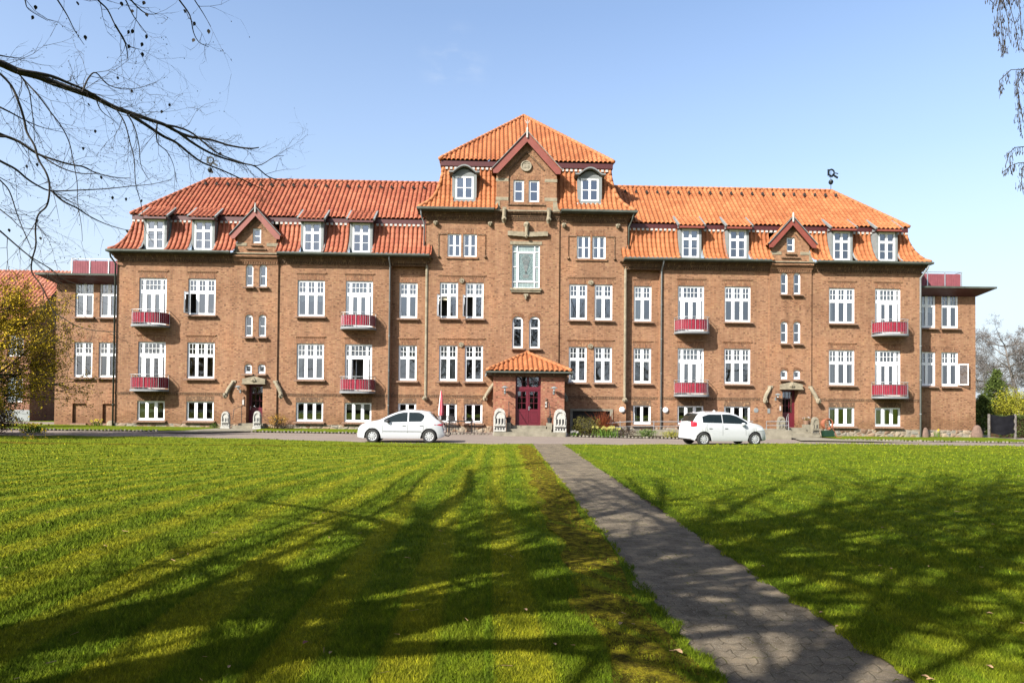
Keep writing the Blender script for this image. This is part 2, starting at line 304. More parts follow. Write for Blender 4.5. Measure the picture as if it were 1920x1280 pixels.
# ------------------------------------------------------------------ mesh helpers
class MB:
    def __init__(s): s.v = []; s.f = []; s.uv = []; s.m = []
    def face(s, pts, mi=0, uv=None):
        n = len(s.v); s.v += [tuple(p) for p in pts]; s.f.append(tuple(range(n, n + len(pts)))); s.m.append(mi)
        if uv is None:
            a = Vector(pts[1]) - Vector(pts[0]); b = Vector(pts[-1]) - Vector(pts[0]); nn = a.cross(b)
            if nn.length < 1e-12 and len(pts) > 3: nn = (Vector(pts[2]) - Vector(pts[0])).cross(b)
            ax = max(range(3), key=lambda i: abs(nn[i]))
            uv = [((p[0], p[2]) if ax == 1 else ((p[1], p[2]) if ax == 0 else (p[0], p[1]))) for p in pts]
        s.uv.append(uv)
    def box(s, x0, x1, y0, y1, z0, z1, mi=0):
        a = [(x0, y0, z0), (x1, y0, z0), (x1, y1, z0), (x0, y1, z0), (x0, y0, z1), (x1, y0, z1), (x1, y1, z1), (x0, y1, z1)]
        for q in ((0, 1, 5, 4), (1, 2, 6, 5), (2, 3, 7, 6), (3, 0, 4, 7), (4, 5, 6, 7), (3, 2, 1, 0)): s.face([a[i] for i in q], mi)
    def obox(s, p0, p1, w, d, mi=0, upv=(0, 0, 1)):
        p0 = Vector(p0); p1 = Vector(p1); ax = (p1 - p0).normalized(); u = Vector(upv)
        if abs(ax.dot(u)) > .98: u = Vector((0, 1, 0))
        sd_ = ax.cross(u).normalized() * w / 2; uu = sd_.cross(ax).normalized() * d / 2
        a = [p0 - sd_ - uu, p0 + sd_ - uu, p0 + sd_ + uu, p0 - sd_ + uu, p1 - sd_ - uu, p1 + sd_ - uu, p1 + sd_ + uu, p1 - sd_ + uu]
        for q in ((0, 1, 5, 4), (1, 2, 6, 5), (2, 3, 7, 6), (3, 0, 4, 7), (4, 5, 6, 7), (3, 2, 1, 0)): s.face([a[i] for i in q], mi)
    def tube(s, pts, rad, n=8, mi=0, cap=True):
        pts = [Vector(p) for p in pts]
        if not isinstance(rad, (list, tuple)): rad = [rad] * len(pts)
        rings = []; pu = None
        for i, p in enumerate(pts):
            ax = (pts[min(i + 1, len(pts) - 1)] - pts[max(i - 1, 0)])
            if ax.length < 1e-9: ax = Vector((0, 0, 1))
            ax.normalize()
            u = pu if pu is not None else (Vector((0, 0, 1)) if abs(ax.z) < .9 else Vector((1, 0, 0)))
            u = (u - ax * u.dot(ax)).normalized(); pu = u; w_ = ax.cross(u)
            rings.append([p + (u * math.cos(2 * math.pi * k / n) + w_ * math.sin(2 * math.pi * k / n)) * rad[i] for k in range(n)])
        base = len(s.v)
        for r_ in rings: s.v += [tuple(q) for q in r_]
        for i in range(len(pts) - 1):
            for k in range(n):
                a = base + i * n + k; b = base + i * n + (k + 1) % n; s.f.append((a, b, b + n, a + n)); s.m.append(mi)
                s.uv.append([(k / n, i), ((k + 1) / n, i), ((k + 1) / n, i + 1), (k / n, i + 1)])
        if cap:
            s.f.append(tuple(base + k for k in range(n))[::-1]); s.m.append(mi); s.uv.append([(0, 0)] * n)
            e = base + (len(pts) - 1) * n; s.f.append(tuple(e + k for k in range(n))); s.m.append(mi); s.uv.append([(0, 0)] * n)
    def lathe(s, prof, n=16, c=(0, 0, 0), mi=0, axis='z'):
        def P(r_, h, k):
            a = 2 * math.pi * k / n; q = (r_ * math.cos(a), r_ * math.sin(a), h)
            if axis == 'y': q = (q[0], q[2], q[1])
            if axis == 'x': q = (q[2], q[0], q[1])
            return (q[0] + c[0], q[1] + c[1], q[2] + c[2])
        for (ra, ha), (rb, hb) in zip(prof[:-1], prof[1:]):
            for k in range(n): s.face([P(ra, ha, k), P(ra, ha, k + 1), P(rb, hb, k + 1), P(rb, hb, k)], mi)
    def prism(s, poly, y0, y1, mi=0):      # polygon in x,z extruded along y
        s.face([(x, y0, z) for x, z in poly], mi); s.face([(x, y1, z) for x, z in poly][::-1], mi)
        for i in range(len(poly)):
            a = poly[i]; b = poly[(i + 1) % len(poly)]; s.face([(b[0], y0, b[1]), (a[0], y0, a[1]), (a[0], y1, a[1]), (b[0], y1, b[1])], mi)
    def plate(s, x0, x1, z0, z1, y, th, holes, mi=0, back=False, rev=None):
        """front sheet at y with rectangular holes; reveals go back by th (+y)."""
        xs = sorted({x0, x1, *[h[0] for h in holes], *[h[1] for h in holes]}); zs = sorted({z0, z1, *[h[2] for h in holes], *[h[3] for h in holes]})
        xs = [x for x in xs if x0 - 1e-6 <= x <= x1 + 1e-6]; zs = [z for z in zs if z0 - 1e-6 <= z <= z1 + 1e-6]
        for i in range(len(xs) - 1):
            for j in range(len(zs) - 1):
                cxx = (xs[i] + xs[i + 1]) / 2; cz = (zs[j] + zs[j + 1]) / 2
                if any(h[0] < cxx < h[1] and h[2] < cz < h[3] for h in holes): continue
                s.face([(xs[i], y, zs[j]), (xs[i + 1], y, zs[j]), (xs[i + 1], y, zs[j + 1]), (xs[i], y, zs[j + 1])], mi)
                if back: s.face([(xs[i + 1], y + th, zs[j]), (xs[i], y + th, zs[j]), (xs[i], y + th, zs[j + 1]), (xs[i + 1], y + th, zs[j + 1])], mi)
        rev = th if rev is None else rev
        for a, b, c_, d in holes:
            s.face([(a, y, c_), (a, y, d), (a, y + rev, d), (a, y + rev, c_)], mi); s.face([(b, y, d), (b, y, c_), (b, y + rev, c_), (b, y + rev, d)], mi)
            s.face([(b, y, c_), (a, y, c_), (a, y + rev, c_), (b, y + rev, c_)], mi); s.face([(a, y, d), (b, y, d), (b, y + rev, d), (a, y + rev, d)], mi)
    def mesh(s, name, mats, smooth=False):
        me = bpy.data.meshes.new(name); me.from_pydata(s.v, [], s.f)
        ul = me.uv_layers.new(name='UVMap'); flat = [c for u in s.uv for p in u for c in p]
        ul.data.foreach_set('uv', flat)
        me.polygons.foreach_set('material_index', s.m)
        if smooth: me.polygons.foreach_set('use_smooth', [True] * len(s.f))
        for mm in (mats if isinstance(mats, (list, tuple)) else [mats]): me.materials.append(M[mm])
        me.update(); return me
    def build(s, name, mats, parent=None, smooth=False, loc=(0, 0, 0), rz=0):
        return link(name, s.mesh(name, mats, smooth), parent, loc, rz)
def link(name, me, parent=None, loc=(0, 0, 0), rz=0):
    o = bpy.data.objects.new(name, me); COL.objects.link(o); o.location = loc; o.rotation_euler = (0, 0, rz)
    if parent: o.parent = parent
    return o
def tag(o, label, cat, group=None):
    o['label'] = label; o['category'] = cat
    if group: o['group'] = group
    return o
def struct(o, kind='structure'): o['kind'] = kind; return o
def thing(name, label, cat, loc=(0, 0, 0), rz=0, group=None):
    return tag(link(name, None, None, loc, rz), label, cat, group)
def copy_tree(o, parent=None):
    c = o.copy(); COL.objects.link(c)
    if parent: c.parent = parent
    for ch in list(o.children): copy_tree(ch, c)
    return c

# ------------------------------------------------------------------ ground
def sm(a, b, x): u = min(1, max(0, (x - a) / (b - a))); return u * u * (3 - 2 * u)
def gh(x, y):
    g = -.09 - .0059 * max(-40, min(40, x)); return (g - 0.0) * sm(-15.5, -5, y)
def edge(x):       # far edge of the lawn
    pts = [(-60, -6), (-26, -11.5), (-18, -11.2), (-12, -12.6), (-7, -14.7), (-3.8, -14.9), (1.3, -14.9), (7.4, -14.2), (10, -13.0), (14, -12.0), (21, -13.2), (60, -13.5)]
    for (a, ya), (b, yb) in zip(pts[:-1], pts[1:]):
        if a <= x <= b: return ya + (yb - ya) * (x - a) / (b - a)
    return -13.5
def pL(y): return -.84 + (y + 39.5) * .0164
def pR(y): return .36 + (y + 39.5) * .0197
def sheet(name, mats, fx, ns, nt_, kind='structure', attr=False, parent=None, skirt=0):
    MBs = MB(); vs = []; 
    for i in range(ns + 1):
        for j in range(nt_ + 1): vs.append(fx(i / ns, j / nt_))
    MBs.v = vs
    for i in range(ns):
        for j in range(nt_):
            a = i * (nt_ + 1) + j; MBs.f.append((a, a + nt_ + 1, a + nt_ + 2, a + 1)); MBs.m.append(0); MBs.uv.append([(vs[k][0], vs[k][1]) for k in MBs.f[-1]])
    if skirt:
        for i in range(ns):
            a = i * (nt_ + 1) + nt_; b = a + nt_ + 1; pa = vs[a]; pb = vs[b]
            MBs.face([pa, pb, (pb[0], pb[1] + .03, pb[2] - skirt), (pa[0], pa[1] + .03, pa[2] - skirt)][::-1])
    o = MBs.build(name, mats, parent, smooth=True)
    if kind: struct(o, kind)
    if attr: grass_attr(o.data)
    return o
def stripe_val(x, y):
    x = np.asarray(x, float); y = np.asarray(y, float)
    u = x.copy()
    for _ in range(6):
        k = .0049 * np.clip(np.abs(u) / 4.6, 0, 2.2) ** 2.6 * np.clip(y + 34, 0, 30) ** 2
        u = x - np.clip(k, 0, 14)
    ur = x + .004 * np.clip(y + 30, 0, 30) ** 2
    u = np.where(x < 0, u, ur)
    un = np.where(u > -3.6, u / .74, (u + 3.6) / .98 - 3.6 / .74)
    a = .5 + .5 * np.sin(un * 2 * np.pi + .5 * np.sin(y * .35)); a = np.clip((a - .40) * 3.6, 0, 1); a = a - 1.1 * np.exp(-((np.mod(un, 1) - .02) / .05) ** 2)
    far = np.clip((y + 20) / 4, 0, 1); rows = np.clip((.5 + .5 * np.sin((y - .03 * x) * 2 * np.pi / 1.25) - .4) * 3, 0, 1)
    return np.where(x > 0, a * .35 * (1 - far) + rows * .8 * far, a * (1 - far * .75) + rows * far * .5) * np.where(x > 0, .8, 1)
def grass_attr(me, px=None, rnd=None):
    n = len(me.vertices); co = np.empty(n * 3, np.float32)
    if px is None: me.vertices.foreach_get('co', co); co = co.reshape(-1, 3)
    else: co = px
    a = me.attributes.new('stripe', 'FLOAT', 'POINT'); a.data.foreach_set('value', stripe_val(co[:, 0], co[:, 1]).astype(np.float32))
    g = me.attributes.new('gpos', 'FLOAT_VECTOR', 'POINT'); c2 = np.array(co, np.float32).copy(); c2[:, 2] = 0; g.data.foreach_set('vector', c2.ravel())
    if rnd is not None: r_ = me.attributes.new('rnd', 'FLOAT', 'POINT'); r_.data.foreach_set('value', rnd.astype(np.float32))
def lump(x, y): return .018 * math.sin(x * 1.7 + 1.3 * math.sin(y * .9)) * math.sin(y * 1.3 + x * .4) + .008 * math.sin(x * 5.1) * math.sin(y * 4.3 + 1)

def f_ground(s, t_):
    r_ = 900 * (abs(2 * s - 1) ** 2.4) * (1 if s > .5 else -1); q = 900 * (abs(2 * t_ - 1) ** 2.4) * (1 if t_ > .5 else -1) - 10
    return (r_, q, gh(r_, q) - .09)
sheet('ground', 'verge', f_ground, 60, 60)
def f_left(s, t_):
    x = -46 + (s ** .8) * (46 - .6); y = -50 + (edge(x) + 50) * t_; w_ = max(0, 1 + (x + .6) / 3); x += (pL(y) + .6) * w_
    return (x, y, gh(x, y) + lump(x, y))
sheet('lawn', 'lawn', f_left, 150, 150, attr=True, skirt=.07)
def f_right(s, t_):
    x = .75 + (s ** 1.25) * 49; y = -50 + (edge(x) + 50) * t_; w_ = max(0, 1 - (x - .75) / 3); x += (pR(y) - .75) * w_
    return (x, y, gh(x, y) + lump(x, y))
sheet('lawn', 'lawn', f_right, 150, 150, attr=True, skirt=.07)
sheet('footpath', 'paver', lambda s, t_: (pL(-50 + 35.6 * t_) - .12 + s * (pR(-50 + 35.6 * t_) - pL(-50 + 35.6 * t_) + .24), -50 + 35.6 * t_, gh(0, -50 + 35.6 * t_) - .016 + .004 * math.sin(t_ * 60)), 4, 120)
sheet('road', 'asphalt', lambda s, t_: (-60 + 120 * s, edge(-60 + 120 * s) - .5 + t_ * (8 - edge(-60 + 120 * s)), gh(-60 + 120 * s, edge(-60 + 120 * s) - .5 + t_ * (8 - edge(-60 + 120 * s))) - .045), 80, 24)
# worn bare line in the far left lawn
def f_worn(s, t_):
    x = -40 + 36 * s; y = -17.0 + .9 * math.sin(x * .12) * .4 + t_ * (.75 if x < -18 else .28) + (.0 if x > -20 else (x + 20) * -.06)
    return (x, y, gh(x, y) + lump(x, y) + .012)
sheet('worn_track', 'moss', f_worn, 90, 2)
# mossy band beside the path
sheet('moss_strip', 'moss', lambda s, t_: (pL(-41 + 25 * t_) - .62 + .54 * s + .05 * math.sin(t_ * 37) + (.06 * math.sin(t_ * 91) if s == 0 else 0), -41 + 25 * t_, gh(0, -41 + 25 * t_) + lump(-1.2 + .5 * s, -41 + 25 * t_) + .010 + .008 * math.sin(t_ * 260 + s * 9)), 10, 260)
# grass verges in front of the house, edged with small stones
def verge(name, poly):
    s_ = MB(); s_.face([(x, y, gh(x, y) + .03) for x, y in poly]); return struct(s_.build(name, 'verge'))
verge('grass_verge', [(-33, -6.2), (-25, -5.9), (-20.3, -5.6), (-19.2, -5.4), (-18.9, -1.2), (-18.8, .2), (-26, .2), (-33, 1.4)])
verge('grass_verge', [(-15.6, -4.9), (-10, -4.8), (-9.0, -4.6), (-9.0, .2), (-16.2, .2), (-16.3, -1.2)])
verge('grass_verge', [(18.0, -4.6), (22, -5.2), (28.6, -5.6), (31, -5.0), (31, .9), (26, .9), (25.9, .1), (18.6, .1)])
verge_bed = [(2.25, -5.0), (5, -5.5), (8.6, -6.1), (12.8, -6.1), (12.8, -3.7), (2.25, -3.7)]
s_ = MB(); s_.face([(x, y, gh(x, y) + .03) for x, y in verge_bed]); struct(s_.build('flower_bed', 'earth'))
s_ = MB(); s_.face([(x, y, gh(x, y) + .02) for x, y in [(-18.9, -.6), (-16.1, -.6), (-15.7, -4.9), (-17.6, -7.2), (-20.6, -7.2), (-19.2, -5.4)]]); struct(s_.build('concrete_path', 'concrete'))
s_ = MB(); s_.face([(x, y, gh(x, y) + .02) for x, y in [(15.2, -2.6), (17.6, -2.6), (18.0, -4.6), (21.5, -7.4), (14.4, -7.4), (15.2, -5.0)]]); struct(s_.build('concrete_path', 'concrete'))
def edging(pts):
    s_ = MB(); rr = random.Random(3)
    for (x0, y0), (x1, y1) in zip(pts[:-1], pts[1:]):
        L = math.hypot(x1 - x0, y1 - y0); n = max(1, int(L / .2))
        for i in range(n):
            f = (i + .5) / n; x = x0 + (x1 - x0) * f; y = y0 + (y1 - y0) * f; h = rr.uniform(.05, .1); ww = rr.uniform(.06, .095)
            z = gh(x, y); s_.lathe([(ww * 1.0, 0), (ww, h * .6), (ww * .6, h), (.001, h * 1.03)], 6, (x + rr.uniform(-.02, .02), y + rr.uniform(-.03, .03), z - .02))
    return struct(s_.build('kerb_stones', 'fieldstone_kerb'))
edging([(-31, -6.0), (-25, -5.95), (-20.3, -5.65)]); edging([(-15.6, -4.95), (-10, -4.85), (-9, -4.65)]); edging([(-7, -4.3), (-2.3, -4.2)])
edging([(2.3, -5.05), (5, -5.55), (8.6, -6.15), (12.8, -6.15)]); edging([(18.2, -4.7), (22, -5.3), (28.6, -5.7)])

# ------------------------------------------------------------------ the building
B = thing('apartment_building', 'long red brick apartment building with orange tiled mansard roofs and tall middle block', 'building', (0, 0, 0))
U0, U1, M0, M1, B0, B1 = 7.12, 9.40, 3.12, 5.38, .46, 1.67
# ---- window kinds: width, height, holes (x0,x1,z0,z1 from bottom centre), muntins
def spec(kind):
    H = []; T = []
    def grid(x0, x1, z0, z1, nx, nz, t_=.028):
        for i in range(1, nx): c = x0 + (x1 - x0) * i / nx; T.append((c - t_ / 2, c + t_ / 2, z0, z1))
        for j in range(1, nz): c = z0 + (z1 - z0) * j / nz; T.append((x0, x1, c - t_ / 2, c + t_ / 2))
        H.append((x0, x1, z0, z1))
    if kind in ('W3', 'W3_open'):
        w_, h = 1.70, 2.27
        for c in (-.555, 0, .555):
            grid(c - .185, c + .185, 1.52, 2.16, 2, 2); H.append((c - .185, c + .185, .11, 1.33))
    elif kind in ('WD', 'WD_open'):
        w_, h = 1.70, 2.96
        grid(-.47, .45, 2.22, 2.84, 4, 2); grid(-.75, -.62, 2.22, 2.84, 1, 2); grid(.60, .74, 2.22, 2.84, 1, 2)
        H += [(-.75, -.66, .12, 2.0), (.66, .75, .12, 2.0)]
        if kind == 'WD': H += [(-.40, -.13, .3, 1.93), (.11, .38, .3, 1.93)]
        else: H += [(-.46, .30, .06, 2.0)]
    elif kind in ('W2', 'W2_open'):
        w_, h = 1.15, 2.27
        for c in (-.28, .28): grid(c - .185, c + .185, 1.55, 2.17, 2, 2); H.append((c - .185, c + .185, .13, 1.38))
    elif kind == 'B3':
        w_, h = 1.70, 1.21
        for c in (-.56, 0, .56): H.append((c - .185, c + .185, .13, 1.12))
    elif kind == 'B2':
        w_, h = 1.15, 1.21
        for c in (-.27, .27): H.append((c - .19, c + .19, .13, 1.12))
    elif kind == 'D':      # attic dormer window
        w_, h = 1.10, 1.84
        for c in (-.26, .26): H.append((c - .185, c + .185, 1.27, 1.72)); grid(c - .185, c + .185, .09, 1.12, 1, 2)
    elif kind == 'CT':
        w_, h = .86, 1.46
        for c in (-.20, .20): grid(c - .125, c + .125, .09, 1.37, 1, 2, .05)
    elif kind == 'G':
        w_, h = .68, 1.40; grid(-.22, .22, .1, 1.29, 1, 2, .05)
    elif kind == 'CD':
        w_, h = 1.15, 1.46
        for c in (-.27, .27): grid(c - .20, c + .20, .1, 1.36, 1, 2, .05)
    elif kind == 'SG':
        w_, h = .52, .92; grid(-.17, .17, .09, .83, 1, 2, .05)
    elif kind == 'SL':
        w_, h = .46, 1.38; grid(-.14, .14, .1, 1.24, 1, 2, .05)
    elif kind == 'MI':
        w_, h = .46, .60; H.append((-.13, .13, .14, .45))
    elif kind == 'AR':
        w_, h = .68, 2.02; grid(-.23, .23, .1, 1.86, 1, 1); T.append((-.23, .23, 1.23, 1.33))
    elif kind == 'FX':
        w_, h = 1.0, 1.35
        for c in (-.23, .23): grid(c - .17, c + .17, .08, .82, 1, 2, .04); H.append((c - .17, c + .17, .92, 1.27))
    return w_, h, H, T
WC = {}
def win_mesh(kind):
    if kind in WC: return WC[kind]
    w_, h, H, T = spec(kind); f = MB(); f.plate(-w_ / 2, w_ / 2, 0, h, 0, .06, H, 0)
    f.plate(-w_ / 2 - .001, w_ / 2 + .001, -.001, h + .001, -.018, .018, [(-w_ / 2 + .055, w_ / 2 - .055, .055, h - .055)], 0)
    for a in T: f.box(a[0], a[1], .018, .05, a[2], a[3])
    p = MB()
    for i, a in enumerate(H):
        if kind == 'W3_open' and i == 1: continue
        if kind == 'WD_open' and i == len(H) - 1: continue
        if kind == 'W2_open' and i == 1: continue
        p.face([(a[0], .045, a[2]), (a[1], .045, a[2]), (a[1], .045, a[3]), (a[0], .045, a[3])])
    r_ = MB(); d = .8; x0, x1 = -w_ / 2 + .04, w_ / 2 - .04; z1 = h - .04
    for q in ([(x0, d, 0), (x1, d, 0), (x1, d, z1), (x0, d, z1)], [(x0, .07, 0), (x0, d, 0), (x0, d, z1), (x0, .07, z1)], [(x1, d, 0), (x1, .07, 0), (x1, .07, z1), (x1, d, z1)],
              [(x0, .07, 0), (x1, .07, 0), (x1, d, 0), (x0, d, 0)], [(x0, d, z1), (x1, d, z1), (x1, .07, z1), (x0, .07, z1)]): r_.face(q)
    sl = MB(); sw = w_ / 2 + .12
    for k in range(int(sw * 2 / .075)):
        a = -sw + k * .075; sl.face([(a, -.20, -.075), (a + .066, -.20, -.075), (a + .066, .02, -.005), (a, .02, -.005)]); sl.box(a, a + .066, -.20, -.18, -.13, -.077)
    sl.face([(-sw, -.19, -.08), (sw, -.19, -.08), (sw, .02, -.012), (-sw, .02, -.012)]); sl.box(-sw, sw, -.185, -.1, -.14, -.085)
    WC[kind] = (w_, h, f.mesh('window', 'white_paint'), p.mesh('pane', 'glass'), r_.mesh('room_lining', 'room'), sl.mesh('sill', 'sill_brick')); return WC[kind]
def curtain_mesh(w_, h, style, seed):
    c = MB(); rr = random.Random(seed)
    def cloth(x0, x1, z0, z1, y=.13, folds=.02):
        n = max(4, int((x1 - x0) / .035))
        for i in range(n):
            a = x0 + (x1 - x0) * i / n; b = x0 + (x1 - x0) * (i + 1) / n; ya = y + folds * math.sin(i * 1.9); yb = y + folds * math.sin((i + 1) * 1.9)
            dz = .03 * math.sin(i * .8 + seed) if folds > .01 else 0
            c.face([(a, ya, z0 + dz), (b, yb, z0 + dz), (b, yb, z1), (a, ya, z1)])
    if style == 'full': cloth(-w_ / 2 + .05, w_ / 2 - .05, .05, h - .06)
    if style == 'top': cloth(-w_ / 2 + .05, w_ / 2 - .05, h * rr.uniform(.42, .62), h - .06)
    if style == 'blind': cloth(-w_ / 2 + .05, w_ / 2 - .05, h * rr.uniform(.5, .75), h - .06, .12, 0)
    if style == 'sides': cloth(-w_ / 2 + .05, -w_ / 2 + w_ * rr.uniform(.14, .3), .05, h - .06); cloth(w_ / 2 - w_ * rr.uniform(.12, .3), w_ / 2 - .05, .05, h - .06)
    if style == 'cafe': cloth(-w_ / 2 + .05, w_ / 2 - .05, h * .42, h * .58); cloth(-w_ / 2 + .05, w_ / 2 - .05, h * .86, h - .06)
    if style == 'left': cloth(-w_ / 2 + .05, 0, .05, h - .06)
    return c
wr = random.Random(11); nwin = 0
def window(kind, x, z, y, curtain=None, sill=True, parent=None):
    global nwin
    w_, h, fm, pm, rm, sm_ = win_mesh(kind); nwin += 1
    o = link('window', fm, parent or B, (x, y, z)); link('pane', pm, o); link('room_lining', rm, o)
    if sill: link('sill', sm_, o, (0, -(.11), 0))
    if curtain:
        mt_ = 'blind' if curtain == 'blind' else 'curtain'
        c = curtain_mesh(w_, h, curtain, nwin).mesh('curtain', mt_); link('curtain', c, o)
    return o
CURT = {(-1, 'W2', 'U'): 'top', (-1, 'W4', 'U'): 'cafe', (-1, 'W4', 'M'): 'sides', (-1, 'N', 'M'): 'top', (-1, 'A', 'U'): 'blind', (-1, 'A2', 'U'): 'blind', (-1, 'A', 'M'): 'full',
        (1, 'N', 'U'): 'left', (1, 'N', 'M'): 'top', (1, 'W5', 'U'): None, (1, 'W4', 'U'): None, (1, 'W4', 'M'): 'cafe', (1, 'W2', 'U'): 'sides', (1, 'N', 'B'): 'sides', (1, 'W4', 'B'): 'sides',
        (1, 'W5', 'M'): 'full', (-1, 'W2', 'B'): 'cafe', (1, 'W2', 'B'): 'sides', (1, 'W1', 'B'): 'left', (-1, 'W1', 'U'): 'full', (-1, 'W1', 'M'): None, (-1, 'W5', 'U'): 'full'}
RV = .14
def arch_fill(mb, x, z0, w_, h, y, rise):     # brick spandrels that round the top of a rectangular opening
    zt = z0 + h; n = 8
    for s in (-1, 1):
        pr = []
        for i in range(n + 1):
            a = i / n; xx = w_ / 2 * a; zz = zt - rise * (1 - math.sqrt(max(0, 1 - a * a)))
            pr.append((xx, zz))
        poly = [(x + s * p[0], p[1]) for p in pr] + [(x + s * w_ / 2, zt + .001)]
        poly = [p for p in poly]
        if s < 0: poly = poly[::-1]
        for i in range(len(pr) - 1):
            a = pr[i]; b = pr[i + 1]
            q = [(x + s * a[0], y, a[1]), (x + s * b[0], y, b[1]), (x + s * b[0], y, zt + .001), (x + s * a[0], y, zt + .001)]
            mb.face(q if s > 0 else q[::-1]); q2 = [(x + s * a[0], y, a[1]), (x + s * b[0], y, b[1]), (x + s * b[0], y + RV, b[1]), (x + s * a[0], y + RV, a[1])]; mb.face(q2)
def arch_ring(mb, x, zt, w_, y, rise, th=.22):
    n = 10; mb = MB()
    for i in range(n):
        def pt(k, e):
            a = -1 + 2 * k / n; return (x + a * (w_ / 2 + e * .45), y, zt - rise * (1 - math.sqrt(max(0, 1 - a * a))) + e)
        mb.face([pt(i, .0), pt(i + 1, .0), pt(i + 1, th), pt(i, th)], 0, [(0, i * .075), (0, (i + 1) * .075), (.22, (i + 1) * .075), (.22, i * .075)])
    mb.build('brick_arch', 'brick_soldier', B)
spand = MB(); course = MB()
def lintel(x, w_, zt, y, h=.40, line=True, dark=False):
    mb = MB()
    mb.face([(x - w_ / 2 - .02, y - .003, zt), (x + w_ / 2 + .02, y - .003, zt), (x + w_ / 2 + .02, y - .003, zt + h), (x - w_ / 2 - .02, y - .003, zt + h)])
    lo_ = mb.build('lintel', 'brick_dark' if dark else 'brick_soldier', B)
    if line:
        course = MB(); course.box(x - w_ / 2 - .11, x + w_ / 2 + .11, y - .055, y + .01, zt + h + .03, zt + h + .095)
        n = int((w_ + .2) / .125)
        for i in range(n): a = x - w_ / 2 - .09 + i * .125; course.box(a, a + .06, y - .04, y + .01, zt + h - .03, zt + h + .03)
        course.build('string_course', 'brick', lo_)
Z0 = -.55
for s in (-1, 1):
    cx = lambda x: s * x
    def hl(x, w_, z0, z1): return (s * x - w_ / 2, s * x + w_ / 2, z0, z1)
    wall = MB()
    # outer part
    H = []
    for nm, X in (('W1', 23.52), ('W2', 20.48)):
        for fl, a, b in (('U', U0, U1), ('M', M0, M1), ('B', B0, B1)):
            dr = nm == 'W1' and fl != 'B'; a2 = a - .68 if dr else a
            H.append((nm, X, a2, b, fl, dr))
    Hi = []
    for nm, X in (('W4', 13.65), ('W5', 10.62)):
        for fl, a, b in (('U', U0, U1), ('M', M0, M1), ('B', B0, B1)):
            dr = nm == 'W5' and fl != 'B'; Hi.append((nm, X, a - .68 if dr else a, b, fl, dr))
    def px(a, b): return (min(s * a, s * b), max(s * a, s * b))
    a, b = px(18.44, 25.75); wall.plate(a, b, Z0, 10.95, 0, RV, [hl(h[1], 1.70, h[2], h[3]) for h in H])
    a, b = px(8.62, 15.70); wall.plate(a, b, Z0, 10.95, 0, RV, [hl(h[1], 1.70, h[2], h[3]) for h in Hi])
    for nm, X, a, b, fl, dr in H + Hi:
        kind = 'B3' if fl == 'B' else ('WD' if dr else 'W3')
        if (s, nm, fl) == (-1, 'W5', 'M'): kind = 'WD_open'
        if (s, nm, fl) == (-1, 'W2', 'U'): kind = 'W3_open'
        cur = CURT.get((s, nm, fl), 'skip')
        if cur == 'skip': cur = wr.choice([None, 'sides', 'top', 'cafe', 'blind'])
        if kind in ('WD_open', 'W3_open'): cur = None
        window(kind, s * X, a, .085, cur, sill=not dr)
        lintel(s * X, 1.70, b, 0, .40 if fl != 'B' else .34, fl != 'B', fl == 'B')
    # stair bay
    bx = 17.07
    HB = [hl(bx + d, .46, 8.94, 10.32) for d in (-.42, .42)] + [hl(bx + d, .46, 5.78, 7.16) for d in (-.42, .42)] + [hl(bx + d, .46, 3.45, 4.05) for d in (-.42, .42)] + [hl(bx, 1.02, Z0, 2.83)]
    a, b = px(15.70, 18.44); wall.plate(a, b, Z0, 10.95, -.10, RV, HB[:-1] + [HB[-1]])
    for e in (15.70, 18.44): wall.face([(s * e, -.10, Z0), (s * e, 0, Z0), (s * e, 0, 10.95), (s * e, -.10, 10.95)])
    for d in (-.42, .42):
        for kind, z, h, ri in (('SL', 8.94, 1.38, .22), ('SL', 5.78, 1.38, .22), ('MI', 3.45, .60, .20)):
            window(kind, s * bx + d, z, -.10 + .085, None); arch_fill(spand, s * bx + d, z, .46, h, -.1005, ri); arch_ring(None, s * bx + d, z + h, .46, -.104, ri, .16)
    # deep door recess
    for e in (-.51, .51): wall.face([(s * bx + e, .04, Z0), (s * bx + e, .55, Z0), (s * bx + e, .55, 2.83), (s * bx + e, .04, 2.83)])
    wall.face([(s * bx - .51, .04, 2.83), (s * bx + .51, .04, 2.83), (s * bx + .51, .55, 2.83), (s * bx - .51, .55, 2.83)])
    # link
    a, b = px(6.3, 8.62); HL = [hl(7.56, 1.15, p, q) for p, q in ((U0, U1), (M0, M1), (B0, B1))]
    wall.plate(a, b, Z0, 10.95, .35, RV, HL); wall.face([(s * 8.62, 0, Z0), (s * 8.62, .35, Z0), (s * 8.62, .35, 10.95), (s * 8.62, 0, 10.95)])
    for fl, p, q in (('U', U0, U1), ('M', M0, M1), ('B', B0, B1)):
        window('B2' if fl == 'B' else 'W2', s * 7.56, p, .35 + .085, CURT.get((s, 'N', fl), None)); lintel(s * 7.56, 1.15, q, .35, .40 if fl != 'B' else .34, fl != 'B', fl == 'B')
    # side and back
    wall.face([(s * 25.75, 0, Z0), (s * 25.75, 8.2, Z0), (s * 25.75, 8.2, 10.95), (s * 25.75, 0, 10.95)]); wall.face([(s * 25.75, 8.2, Z0), (s * 6, 8.2, Z0), (s * 6, 8.2, 10.95), (s * 25.75, 8.2, 10.95)])
    wall.build('wall', 'brick', B)
    pl = MB()
    for a, b, y in ((18.46, 25.79, -.04), (8.60, 15.68, -.04)):
        a, b = px(a, b); pl.box(a, b, y, y + .03, Z0, .27)
    for a, b in ((17.59, 18.48), (15.66, 16.55)):
        a, b = px(a, b); pl.box(a, b, -.14, -.105, Z0, .27)
    a, b = px(25.755, 25.79); pl.box(a, b, -.04, 8.2, Z0, .27)
